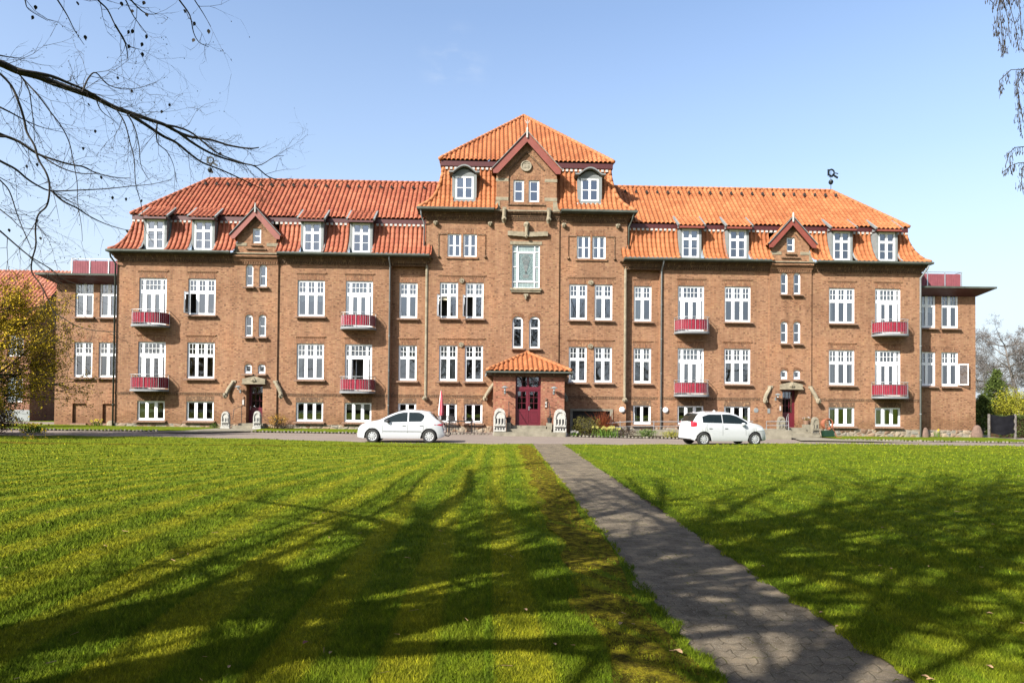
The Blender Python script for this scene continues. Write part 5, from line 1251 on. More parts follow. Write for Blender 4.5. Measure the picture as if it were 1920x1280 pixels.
    panel('tail_light', x0, x1, lambda x: z0 + (x - x0) * .25, lambda x: z1 - (x - x0) * (.25), 'tail_red', .012, nn=6)
    x0, x1, z0, z1 = extra['head']; panel('headlight', x0, x1, lambda x: z0, lambda x: min(z1, interp(top, x) - .07), 'headlamp', .01, nn=6)
    for xs_ in extra['seams']:
        for sg in (1, -1):
            q = MB(); k = 12
            for i in range(k):
                za = .27 + (extra['seamtop'] - .27) * i / k; zb_ = .27 + (extra['seamtop'] - .27) * (i + 1) / k; xa = xs_(za); xb = xs_(zb_)
                q.face([(xa + ox - .008, sg * (sy(xa, za) + .004), za), (xa + ox + .008, sg * (sy(xa, za) + .004), za), (xb + ox + .008, sg * (sy(xb, zb_) + .004), zb_), (xb + ox - .008, sg * (sy(xb, zb_) + .004), zb_)])
            q.build('door_seam', 'lead', root)
    for x in extra['handles']:
        for sg in (1, -1): q = MB(); q.box(x + ox - .07, x + ox + .07, sg * (sy(x, .74)) - .02, sg * sy(x, .74) + .02, .73, .76); q.build('door_handle', extra.get('hm', 'car_paint'), root)
    if extra.get('strip'):
        a, b = extra['strip']; panel('rubbing_strip', a, b, lambda x: .485, lambda x: .515, 'lead', .014)
    for sg in (1, -1):
        q = MB(); x = extra['mirror'] + ox; y = sy(extra['mirror'], .9) + .09; q.lathe([(.001, -.07), (.07, -.05), (.09, 0), (.07, .05), (.001, .06)], 10, (x, sg * y, .94)); q.box(x - .02, x + .03, min(sg * (y - .1), sg * y), max(sg * (y - .1), sg * y), .89, .92); q.build('wing_mirror', 'plastic_dark' if extra.get('dm') else 'car_paint', root)
    # bumpers / plate
    q = MB(); q.box(ox - .012, ox + .0, -.26, .26, extra['plate'], extra['plate'] + .11); q.build('licence_plate', 'white_paint', root)
    for c in (ax_r, ax_f):
        for sg in (1, -1):
            tt = MB(); yo = plan(c) * .985
            tt.lathe([(rw * .66, 0), (rw * .80, .012), (rw * .95, 0), (rw, -.03), (rw, -.15), (rw * .95, -.18), (rw * .6, -.18)], 28, (0, 0, 0), axis='y')
            tt.v = [(p[0], p[1] * sg, p[2]) for p in tt.v]; wo = tt.build('wheel', 'tyre', root, loc=(c + ox, sg * yo, rw - .0))
            rm = MB(); rr_ = rw * .67; ns = extra['spokes']
            rm.lathe([(rr_ * 1.0, -.005), (rr_ * .86, -.012), (rr_ * .84, -.05)], 28, axis='y'); rm.lathe([(.001, .004), (rr_ * .24, .0), (rr_ * .28, -.02)], 14, axis='y')
            for k in range(ns):
                a = 2 * math.pi * k / ns; wd = rr_ * (.17 if ns > 8 else .22)
                for f_ in (0,):
                    d = Vector((math.cos(a), 0, math.sin(a))); e = Vector((-math.sin(a), 0, math.cos(a))); rm.face([tuple(d * rr_ * .22 - e * wd * .7 + Vector((0, -.003, 0))), tuple(d * rr_ * .22 + e * wd * .7 + Vector((0, -.003, 0))), tuple(d * rr_ * .9 + e * wd + Vector((0, -.012, 0))), tuple(d * rr_ * .9 - e * wd + Vector((0, -.012, 0)))])
            rm.v = [(p[0], p[1] * sg, p[2]) for p in rm.v]; rm.build('rim', 'rim', wo)
            dk = MB(); dk.lathe([(.001, -.045), (rr_, -.045)], 20, axis='y'); dk.v = [(p[0], p[1] * sg, p[2]) for p in dk.v]; dk.build('brake_disc', 'plastic_dark', wo)
CAR1 = thing('parked_car', 'low white hatchback facing left, parked near the garden table', 'car', (-6.06, -13.15, gh(-6, -13.2) - .045), R(180 - .5))
L1 = 3.76
top1 = [(0, .42), (.05, .60), (.10, .80), (.17, .92), (.30, 1.02), (.46, 1.16), (.62, 1.31), (.80, 1.37), (1.15, 1.415), (1.6, 1.43), (2.0, 1.36), (2.35, 1.22), (2.62, 1.08), (2.82, .985), (3.1, .93), (3.4, .85), (3.62, .74), (3.72, .60), (3.76, .42)]
zt1 = lambda x: interp(smooth_tab(top1), x)
car(CAR1, L1, 1.66, top1, [(0, .80), (.8, .935), (2.4, .875), (3.76, .80)], .64, 3.08, .292,
    [(.86, 1.52, lambda x: .93 - .02 * (x - .86) + .17 * max(0, 1 - (x - .86) / .16) ** 2, lambda x: 1.315 - .13 * max(0, 1 - (x - .86) / .3) ** 2), (1.585, 2.58, lambda x: .915 - .03 * (x - 1.58), lambda x: max(.915 - .03 * (x - 1.58) + .004, min(1.315, zt1(x) - .105)))],
    (.06, .42, .72, .86), dict(screens=[('windscreen', 2.0, 2.72), ('rear_window', .30, .62)], head=(3.28, 3.66, .58, .76), seams=[lambda z: 1.56 + .0 * z, lambda z: 2.66 - .04 * z, lambda z: .86 + .25 * abs(z - .75)], seamtop=.9, handles=[1.72, .98], strip=(1.0, 2.62), mirror=2.42, dm=True, plate=.55, spokes=9, hm='lead'))
q = MB(); q.tube([(-1.86, 0, .30), (-2.0, 0, .28), (-2.08, 0, .34), (-2.08, 0, .44)], [.025, .025, .022, .028], 8); q.build('tow_hook', 'plastic_dark', CAR1)
CAR2 = thing('parked_car', 'white hatchback with tall roof facing right, parked beside the concrete ramp', 'car', (8.12, -13.2, gh(8.3, -13.2) - .045), R(9.5))
top2 = [(0, .45), (.02, .75), (.07, .95), (.16, 1.12), (.28, 1.31), (.42, 1.41), (.8, 1.465), (1.3, 1.48), (1.75, 1.465), (2.1, 1.39), (2.4, 1.24), (2.65, 1.09), (2.85, 1.0), (3.15, .93), (3.38, .83), (3.52, .68), (3.58, .5), (3.6, .35)]
zt2 = lambda x: interp(smooth_tab(top2), x)
car(CAR2, 3.6, 1.60, top2, [(0, .98), (.7, .99), (2.4, .92), (3.6, .82)], .55, 2.98, .285,
    [(.50, 1.40, lambda x: 1.0 - .02 * (x - .5), lambda x: 1.35 - .09 * max(0, 1 - (x - .5) / .3)), (1.44, 2.60, lambda x: .975 - .03 * (x - 1.44), lambda x: max(.98 - .03 * (x - 1.44), min(1.36, zt2(x) - .105)))],
    (.03, .24, .80, 1.06), dict(screens=[('windscreen', 2.0, 2.74), ('rear_window', .11, .36)], head=(3.05, 3.5, .66, .80), seams=[lambda z: 1.42 + .0 * z, lambda z: 2.55 - .05 * z, lambda z: .66 + .25 * abs(z - .8)], seamtop=.95, handles=[1.58, .84], mirror=2.36, plate=.50, spokes=9, hm='lead'))
q = MB(); q.tube([(.25 - 1.765, 0, 1.40), (.12 - 1.765, 0, 1.55)], .006, 4); q.build('aerial', 'plastic_dark', CAR2)
q = MB(); q.lathe([(.06, 0), (.05, .04), (.001, .055)], 8, (-.35, .0, 1.48)); q.build('roof_light', 'white_paint', CAR2)

# ------------------------------------------------------------------ steps, stones and other things by the house
def steps_main():
    t_ = thing('entrance_steps', 'stone steps below the maroon double door of the middle porch', 'steps', (0, -4.3, gh(0, -4.3)))
    mb = MB(); z0 = 0; tops = [(.53, -.70, .70, .68), (.36, -1.25, 1.25, .20), (.19, -1.55, 1.55, -.15)]
    mb.box(-1.02, .97, -.10, .70, -.2, .535); mb.box(-1.3, 1.25, -.45, -.103, -.2, .36); mb.box(-2.05, 2.02, -.85, -.453, -.2, .19); mb.box(-2.05, -1.31, -.45, .7, -.2, .19); mb.box(1.26, 2.02, -.45, .7, -.2, .19)
    mb.build('steps', 'concrete', t_)
    for s in (-1, 1):
        c_ = MB(); c_.box(min(s * 1.04, s * 1.30), max(s * 1.04, s * 1.30), -.35, .68, .195, .70); c_.build('side_wall', 'concrete', t_)
        h = MB(); h.tube([(s * 1.17, -.30, .7), (s * 1.17, -.30, 1.45)], .018, 6); h.tube([(s * 1.17, -.75, 1.15), (s * 1.17, -.30, 1.45), (s * 1.17, .30, 1.9), (s * .95, .62, 1.75)], .02, 6); h.build('handrail', 'black_metal', t_)
    for s in (-1, 1):
        p = thing('flower_pot', ('dark' if s < 0 else 'dark glazed') + ' pot on the side wall of the middle steps, %s the door' % ('left of' if s < 0 else 'right of'), 'flower pot', (s * 1.18, -4.35, gh(0, -4.3) + .70))
        q = MB(); q.lathe([(.001, 0), (.11, 0), (.15, .24), (.16, .3), (.13, .3), (.12, .24)], 14); q.build('pot', 'black_metal', p); foliage(p, (0, 0, .32), (.13, .13, .13), 90, .05, 'leaf_yew', 3)
def foliage(par, c, r_, n, size, mt_, seed, name='foliage', shell=.0):
    rr = np.random.RandomState(seed); d = rr.normal(size=(n, 3)); d /= np.linalg.norm(d, axis=1)[:, None]; rad = rr.uniform(shell, 1, n) ** (1 / 2.2)
    lobes = 1 + .22 * np.sin(d[:, 0] * 5 + seed) * np.sin(d[:, 1] * 4 + 1) + .15 * np.sin(d[:, 2] * 7 + seed)
    P_ = d * (rad * lobes)[:, None] * np.array(r_) + np.array(c)
    return quads(name, P_, size, mt_, par, rr)
def quads(name, P_, size, mt_, par, rr, asp=.6, up_bias=0):
    n = len(P_); a = rr.normal(size=(n, 3)); a /= np.linalg.norm(a, axis=1)[:, None]; b = rr.normal(size=(n, 3)); b -= (b * a).sum(1)[:, None] * a; b /= np.linalg.norm(b, axis=1)[:, None]
    s_ = size * rr.uniform(.6, 1.3, n)[:, None]; V = np.stack([P_ - a * s_ / 2, P_ + b * s_ * asp / 2, P_ + a * s_ / 2, P_ - b * s_ * asp / 2], 1).reshape(-1, 3)
    me = bpy.data.meshes.new(name); me.vertices.add(4 * n); me.vertices.foreach_set('co', V.astype(np.float32).ravel()); me.loops.add(4 * n); me.loops.foreach_set('vertex_index', np.arange(4 * n, dtype=np.int32))
    me.polygons.add(n); me.polygons.foreach_set('loop_start', np.arange(0, 4 * n, 4, dtype=np.int32)); me.polygons.foreach_set('loop_total', np.full(n, 4, np.int32)); me.materials.append(M[mt_]); me.update(calc_edges=True)
    return link(name, me, par)
steps_main()
def stele(x, y, sc, lab, ww=.70, hh=1.52, slots=3, mt_='granite_white'):
    t_ = thing('carved_stone_post', lab, 'stone post', (x, y, gh(x, y)), 0, 'carved stone posts beside the steps')
    mb = MB(); H = hh * sc; W_ = ww * sc / 2
    pr = [(-W_, 0), (W_, 0), (W_, H * .70)]
    for i in range(9): a = math.pi * i / 8; pr.append((W_ * .92 * math.cos(a) if 0 < i < 8 else W_ * .92 * math.cos(a), H * .72 + H * .28 * math.sin(a) ** .8))
    pr.append((-W_, H * .70)); mb.prism(pr, -.16 * sc, .14 * sc); mb.box(-W_ - .03, W_ + .03, -.22 * sc, -.16 * sc - .002, .0, .16 * sc); mb.box(-W_ * .92, W_ * .92, -.26 * sc, -.163 * sc, H * .34, H * .40); mb.box(-W_ * .85, W_ * .85, -.20 * sc, -.163 * sc, H * .14, H * .17)
    for k in range(slots + 1):
        xx = -W_ * .72 + k * W_ * 1.44 / slots; mb.tube([(xx, -.19 * sc, H * .42), (xx, -.2 * sc, H * .62)], [.035 * sc, .028 * sc], 6)
    for i in range(8):
        a = math.pi * i / 7; a2 = math.pi * (i + 1) / 7
        if i < 7: mb.obox((W_ * .8 * math.cos(a), -.185 * sc, H * .64 + H * .26 * math.sin(a)), (W_ * .8 * math.cos(a2), -.185 * sc, H * .64 + H * .26 * math.sin(a2)), .05 * sc, .06 * sc, upv=(0, 1, 0))
    mb.build('post', mt_, t_); dk = MB()
    for k in range(slots): xx = -W_ * .5 + k * W_ * 1.0 / (slots - 1); dk.lathe([(.001, -.005), (.05 * sc, 0)], 8, (xx, -.166 * sc, H * .5), axis='y'); dk.box(xx - .035 * sc, xx + .035 * sc, -.170 * sc, -.164 * sc, H * .44, H * .62)
    for k in range(4): xx = -W_ * .66 + k * W_ * .44; dk.box(xx - .04 * sc, xx + .04 * sc, -.168 * sc, -.163 * sc, H * .20, H * .28)
    dk.build('painted_recess_shade', 'plastic_dark', t_); return t_  # dark plates on the stone face paint the shade of carved hollows
stele(-1.70, -4.85, 1.0, 'tall white carved stone post left of the middle entrance steps'); stele(1.72, -4.85, 1.0, 'tall white carved stone post right of the middle entrance steps')
stele(-18.42, -1.15, .74, 'small carved stone post left of the steps at the left side door', .66, 1.42, 2); stele(-16.45, -1.3, .78, 'small carved stone post right of the left side door, next to the orange shrub', .58, 1.42, 2)
stele(18.0, -1.5, .78, 'grey carved stone post right of the right side door, next to the hose reel', .56, 1.6, 2, 'concrete'); stele(15.95, -1.3, .78, 'grey carved stone post left of the right side door, behind the ramp railing', .62, 1.6, 2, 'concrete')
def side_steps(X, lab, s):
    g = gh(X, -1); t_ = thing('door_steps', lab, 'steps', (X, 0, g)); mb = MB(); top = .33 - g
    mb.box(-.75, .75, -.75, .44, -.2, top); mb.box(-1.0 + (.1 if s > 0 else 0), 1.0 + (.15 if s > 0 else 0), -1.15, -.753, -.2, top * .62)
    if s > 0: mb.box(-.9, 1.3, -1.6, -1.153, -.2, top * .34); mb.box(.76, 1.1, -.6, -.1, -.2, top + .22)
    mb.build('steps', 'concrete', t_); h = MB(); xs = -.60 if s < 0 else -.35
    h.tube([(xs - .35, -1.1, .55), (xs - .3, -1.05, 1.15 + .05), (xs + .05, -.5, 1.42), (xs + .25, -.15, 1.32)], .018, 6); h.tube([(xs, -.6, 0), (xs, -.6, 1.40)], .016, 6); h.build('handrail', 'steel' if s > 0 else 'black_metal', t_)
side_steps(-17.07, 'low stone steps at the left side door', -1); side_steps(17.07, 'stone steps at the right side door beside the concrete ramp', 1)
# concrete ramp with railings
RM = thing('access_ramp', 'grey concrete wheelchair ramp with steel pipe railing along the facade right of the porch', 'ramp', (9, -3.6, gh(9, -3.6)))
mb = MB(); mb.prism([(-4.6, -.3), (6.0, -.3), (6.0, .45), (-1.0, .36), (-4.6, .12)], -.0, 1.3); mb.box(4.4, 6.1, -1.1, -.003, -.3, .47); mb.build('ramp_wall', 'concrete', RM)
mb = MB(); P0 = [(-4.6, .05, .72), (-3.2, .05, .85), (4.3, .05, .92)]; mb.tube(P0, .025, 6); mb.tube([(a, b, c - .28) for a, b, c in P0], .02, 6)
for x in (-3.6, -1.6, .2, 2.1, 4.1): mb.tube([(x, .05, .1), (x, .05, .9)], .022, 6)
mb.tube([(4.7, -.95, .45), (4.7, -.95, .95), (6.0, -.95, .97), (6.0, -.95, .45)], .025, 6); mb.tube([(4.7, -.95, .72), (6.0, -.95, .73)], .02, 6); mb.build('railing', 'steel', RM)
# boulders
def stone(x, y, r_, h, lab, mt_='boulder', grp=None):
    mb = MB(); mb.lathe([(r_, -.2), (r_ * .98, h * .15), (r_ * .82, h * .5), (r_ * .62, h * .82), (r_ * .35, h * .96), (.001, h)], 12); mb.v = [(p[0] * (1 + .08 * math.sin(p[2] * 5)), p[1] * .7, p[2]) for p in mb.v]
    tag(mb.build('guard_stone', mt_, None, smooth=True, loc=(x, y, gh(x, y))), lab, 'stone', grp)
stone(25.98, -.05, .21, .66, 'narrow reddish guard stone at the inner corner beside the right downpipe'); stone(30.15, 1.0, .38, .85, 'large reddish guard stone at the outer right corner of the house'); stone(-26.1, .35, .34, .36, 'low grey stone at the foot of the left corner downpipe', 'sandstone')
# garden furniture
TB = thing('garden_table', 'dark metal garden table against the wall left of the porch', 'table', (-4.0, -2.7, gh(-4, -2.7)))
mb = MB()
for i in range(9): mb.box(-.75 + i * .165, -.75 + i * .165 + .14, -.4, .4, .70, .725)
mb.box(-.76, .76, -.42, -.39, .68, .72); mb.box(-.76, .76, .39, .42, .68, .72); mb.build('table_top', 'black_metal', TB)
for x in (-.68, .68):
    for y in (-.35, .35): mb = MB(); mb.tube([(x, y, 0), (x * .95, y, .7)], .02, 6); mb.build('leg', 'black_metal', TB)
def chair(x, y, rz, lab):
    t_ = thing('garden_chair', lab, 'chair', (x, y, gh(x, y)), rz, 'dark metal chairs around the garden table')
    mb = MB()
    for i in range(6): mb.box(-.22 + i * .075, -.22 + i * .075 + .06, -.22, .22, .43, .45)
    mb.build('seat', 'black_metal', t_); mb = MB()
    for i in range(6): yy = -.2 + i * .08; mb.tube([(-.22, yy, .45), (-.33, yy, .95)], .012, 5)
    mb.tube([(-.33, -.22, .95), (-.36, 0, 1.0), (-.33, .22, .95)], .018, 6); mb.build('backrest', 'black_metal', t_)
    for y in (-.22, .22):
        mb = MB(); mb.tube([(-.22, y, .66), (.2, y, .66), (.22, y, .45), (.24, y, 0)], .015, 6); mb.build('leg', 'black_metal', t_); mb = MB(); mb.tube([(-.24, y, .45), (-.3, y, 0)], .015, 6); mb.build('leg', 'black_metal', t_)
chair(-5.05, -2.9, 0.15, 'dark metal chair at the left end of the garden table, nearest the white car'); chair(-4.35, -3.45, 1.2, 'dark metal chair on the near side of the garden table, facing the wall'); chair(-4.6, -2.05, -1.3, 'dark metal chair between the garden table and the wall'); chair(-2.95, -2.8, math.pi, 'dark metal chair at the right end of the garden table, nearest the porch')
PS = thing('garden_parasol', 'closed pink and red parasol standing against the wall behind the white car', 'parasol', (-5.25, -1.6, gh(-5, -1.6)))
mb = MB(); mb.tube([(0, 0, 0), (0, 0, 2.55)], .02, 6); mb.build('pole', 'steel', PS)
for k, m_ in enumerate(('parasol_pink', 'parasol_white')):
    mb = MB(); n = 14
    def R_(a, h): return (.045 + .12 * (1 - h) ** .8 * (.7 + .5 * (a % 2))) * (1 if h > .05 else .8)
    for i in range(n):
        if (i % 4 == 3) != (k == 1): continue
        for j in range(8):
            h0, h1 = j / 8, (j + 1) / 8
            P_ = lambda a, h: (R_(a, h) * math.cos(2 * math.pi * a / n + h * .6), R_(a, h) * math.sin(2 * math.pi * a / n + h * .6), 1.0 + 1.5 * h)
            mb.face([P_(i, h0), P_(i + 1, h0), P_(i + 1, h1), P_(i, h1)])
    mb.build('canopy' if k == 0 else 'canopy_stripe', m_, PS)
o = thing('small_ornament', 'small dark ornament standing on the garden table', 'ornament', (-3.85, -2.6, gh(-4, -2.7) + .725)); mb = MB(); mb.lathe([(.001, 0), (.05, 0), (.02, .06), (.05, .16), (.07, .22), (.02, .3), (.001, .33)], 10); mb.build('body', 'sill_brick', o)
# hose reel, flower pot at the right side door
o = thing('hose_reel', 'coiled orange garden hose on a green stand at the right side door', 'hose reel', (18.75, -1.6, gh(18.7, -1.6))); mb = MB()
for k in range(5): mb.tube([(.30 * math.cos(a * .5) * (1 + .05 * k), -.12 + .06 * k, .82 + .33 * math.sin(a * .5) * (1 - .03 * k)) for a in range(14)], .035, 6)
mb.tube([(.25, -.1, .6), (.4, -.15, .3), (.5, -.2, .03), (.75, -.3, .03)], .03, 6); mb.build('hose', 'hose_orange', o); mb = MB(); mb.box(-.28, .3, -.25, .25, .05, .42); mb.obox((-.2, -.2, .4), (-.1, 0, .85), .04, .04); mb.obox((.2, -.2, .4), (.1, 0, .85), .04, .04); mb.build('stand', 'plastic_green', o)
o = thing('flower_pot', 'brown clay pot with pale flowers on the side block of the right door steps', 'flower pot', (18.0 - .0, -.35, gh(17, -1) + .33 - gh(17.07, -1) + .22 + 0)); mb = MB(); mb.lathe([(.001, 0), (.15, 0), (.21, .22), (.22, .26), (.18, .26)], 14); mb.build('pot', 'sill_brick', o); foliage(o, (0, 0, .33), (.22, .2, .14), 160, .05, 'leaf_shrub', 3)
quads('flowers', np.random.RandomState(4).normal(size=(30, 3)) * np.array([.13, .12, .05]) + np.array([0, 0, .42]), .06, 'mortar_white', o, np.random.RandomState(1), 1)
# tarp and fence posts far right
o = thing('tarpaulin', 'black tarpaulin hung between posts right of the house, left of the hedge', 'tarpaulin', (31.9, 1.2, gh(31.9, 1.2))); mb = MB(); n = 24
for i in range(n):
    for j in range(8):
        P_ = lambda a, h: (-.65 + 1.6 * a / n + .1 * math.sin(h * 2) * (a / n), .03 * math.sin(a * .45 + h * .15) + .05 * math.sin(a * .31), .25 + 1.25 * h / 8 + .06 * math.cos(a / n * 6.28))
        mb.face([P_(i, j), P_(i + 1, j), P_(i + 1, j + 1), P_(i, j + 1)])
mb.build('sheet', 'tarp', o)
for x in (-.75, 1.05): mb = MB(); mb.box(x - .05, x + .05, .0, .1, -.1, 1.6); mb.build('post', 'bark_birch', o)

# ------------------------------------------------------------------ vegetation
def at(px, py, Y):      # a point seen at photo pixel (px,py), at the given depth coordinate Y
    d = fw + r2 * ((px - 960) / 1280) - u2 * ((py - 640 - 99.1) / 1280); t_ = (Y + 43.5) / d.y; return Vector((-2.19 + t_ * d.x, Y, 1.62 + t_ * d.z))
def tubes(name, segs, mt_, par=None, sides=5, loc_=(0, 0, 0)):
    S = np.array([(*a, *b, ra, rb) for a, b, ra, rb in segs], float); p0 = S[:, :3] - np.array(loc_); p1 = S[:, 3:6] - np.array(loc_); ax = p1 - p0; ax /= (np.linalg.norm(ax, axis=1)[:, None] + 1e-9)
    ref = np.where(np.abs(ax[:, 2:3]) < .9, np.array([[0, 0, 1.]]), np.array([[1., 0, 0]])); u = np.cross(ax, ref); u /= np.linalg.norm(u, axis=1)[:, None]; w_ = np.cross(ax, u)
    n = len(S); V = np.empty((n, 2, sides, 3))
    for k in range(sides):
        c_, s_ = math.cos(2 * math.pi * k / sides), math.sin(2 * math.pi * k / sides); o = u * c_ + w_ * s_; V[:, 0, k] = p0 + o * S[:, 6:7]; V[:, 1, k] = p1 + o * S[:, 7:8]
    base = np.arange(n)[:, None, None] * 2 * sides; k = np.arange(sides); kn = (k + 1) % sides
    F = np.stack([k, kn, kn + sides, k + sides], 1)[None] + base; F = F.reshape(-1)
    me = bpy.data.meshes.new(name); me.vertices.add(n * 2 * sides); me.vertices.foreach_set('co', V.astype(np.float32).ravel()); nf = n * sides
    me.loops.add(nf * 4); me.loops.foreach_set('vertex_index', F.astype(np.int32)); me.polygons.add(nf); me.polygons.foreach_set('loop_start', np.arange(0, nf * 4, 4, dtype=np.int32)); me.polygons.foreach_set('loop_total', np.full(nf, 4, np.int32))
    me.polygons.foreach_set('use_smooth', np.ones(nf, bool)); me.materials.append(M[mt_]); me.update(calc_edges=True); return link(name, me, par)
def inview(p, mx=.82, mz=.66):
    d = p.y + 43.5
    return d > .3 and abs(p.x + 2.19) / d < mx and (p.z - 1.62) / d < mz
def grow(segs, tips, p, d, L, r_, depth, rnd, wander=.22, up_=.05, kids=(2, 4), minr=.008, avoid=False, spread=.75, ratio=.68, seg=.6):
    n = max(2, int(L / seg)); sl = L / n; p = Vector(p); d = Vector(d).normalized(); r0 = r_
    spots = []
    for i in range(n):
        d = (d + Vector((rnd.gauss(0, wander), rnd.gauss(0, wander), rnd.gauss(0, wander) + up_)) * .5).normalized(); q = p + d * sl; r1 = r0 * (1 - .55 * (i + 1) / n)
        if avoid and inview(q): return
        segs.append((tuple(p), tuple(q), r_ * (1 - .55 * i / n), r1)); spots.append((q.copy(), d.copy(), r1)); p = q
    if depth <= 0: tips.append((p.copy(), d.copy())); return
    for k in range(rnd.randint(*kids)):
        q, dd, rr_ = spots[rnd.randint(max(0, int(len(spots) * .25)), len(spots) - 1)]
        a = dd.orthogonal().normalized(); a.rotate(Matrix.Rotation(rnd.uniform(0, 6.28), 3, dd)); nd = (dd + a * rnd.uniform(.5, 1.1) * spread * 1.3).normalized()
        grow(segs, tips, q, nd, L * ratio * rnd.uniform(.75, 1.2), max(minr, rr_ * rnd.uniform(.55, .75)), depth - 1, rnd, wander, up_, kids, minr, avoid, spread, ratio, seg)
    grow(segs, tips, p, d, L * ratio, max(minr, spots[-1][2]), depth - 1, rnd, wander, up_, kids, minr, avoid, spread, ratio, seg)
def bare_tree(label, base, trunks, seed, bark_='bark', cat='tree', name='beech_tree', **k):
    t_ = thing(name, label, cat, base); rnd = random.Random(seed); segs = []; tips = []; tr_ = []
    for dx, dy, r_, L, dr in trunks:
        p = Vector((base[0] + dx, base[1] + dy, -.1)); d = Vector(dr).normalized(); n = 10; s_ = []
        for i in range(n):
            d = (d + Vector((rnd.gauss(0, .05), rnd.gauss(0, .05), .03))).normalized(); q = p + d * L / n; ra = r_ * (1 - .5 * i / n) * (1.35 if i == 0 else 1); s_.append((tuple(p), tuple(q), ra, r_ * (1 - .5 * (i + 1) / n))); p = q
            if i >= 3:
                for _ in range(k.get('lk', 2)):
                    a = Vector((rnd.gauss(0, 1) + k.get('bias', (0, 0))[0], rnd.gauss(0, 1) + k.get('bias', (0, 0))[1], rnd.uniform(.25, .8))).normalized()
                    grow(segs, tips, q, a, L * rnd.uniform(.28, .42), r_ * rnd.uniform(.22, .38), k.get('depth', 4), rnd, avoid=True, kids=k.get('kids', (2, 4)), minr=k.get('minr', .009), seg=.55, spread=k.get('spread', .75))
        grow(segs, tips, p, d, L * .4, r_ * .5, k.get('depth', 4), rnd, avoid=True, kids=(2, 4)); tr_ += s_
    tubes('trunk', tr_, bark_, t_, 12, base); tubes('crown', segs, bark_, t_, 4, base); return t_, segs
A_base = (-9.5, -41.9, 0)
TA, sgA = bare_tree('bare beech at the left with long dark branches reaching into the sky', A_base, [(0, 0, .54, 9.5, (.03, .05, 1)), (.9, -.8, .40, 9.5, (.30, .0, 1))], 5, 'bark_dark', lk=3, bias=(.2, .4), minr=.022, depth=3, kids=(1, 3))
bare_tree('bare beech standing behind the footpath, shading the near lawn', (-8.2, -46.5, 0), [(0, 0, .30, 10, (.1, .1, 1)), (.7, .2, .2, 9, (.35, .2, 1))], 9, 'bark_dark', lk=2, bias=(.5, .6), minr=.026, depth=3, kids=(1, 3))
bare_tree('tall bare beech behind the viewer, rightmost, shading the right lawn', (1.5, -47.5, 0), [(0, 0, .30, 11, (.05, .15, 1)), (.6, .3, .2, 9, (.4, .2, 1))], 21, 'bark_dark', lk=3, bias=(.2, .8), minr=.028, depth=3, kids=(1, 3))
TBi, _ = bare_tree('weeping birch at the right edge of the lawn with hanging catkin twigs', (11.5, -37.0, 0), [(0, 0, .22, 10, (-.12, .05, 1))], 33, 'bark_birch', name='birch_tree', lk=3, bias=(-.2, .2), minr=.014, depth=3)
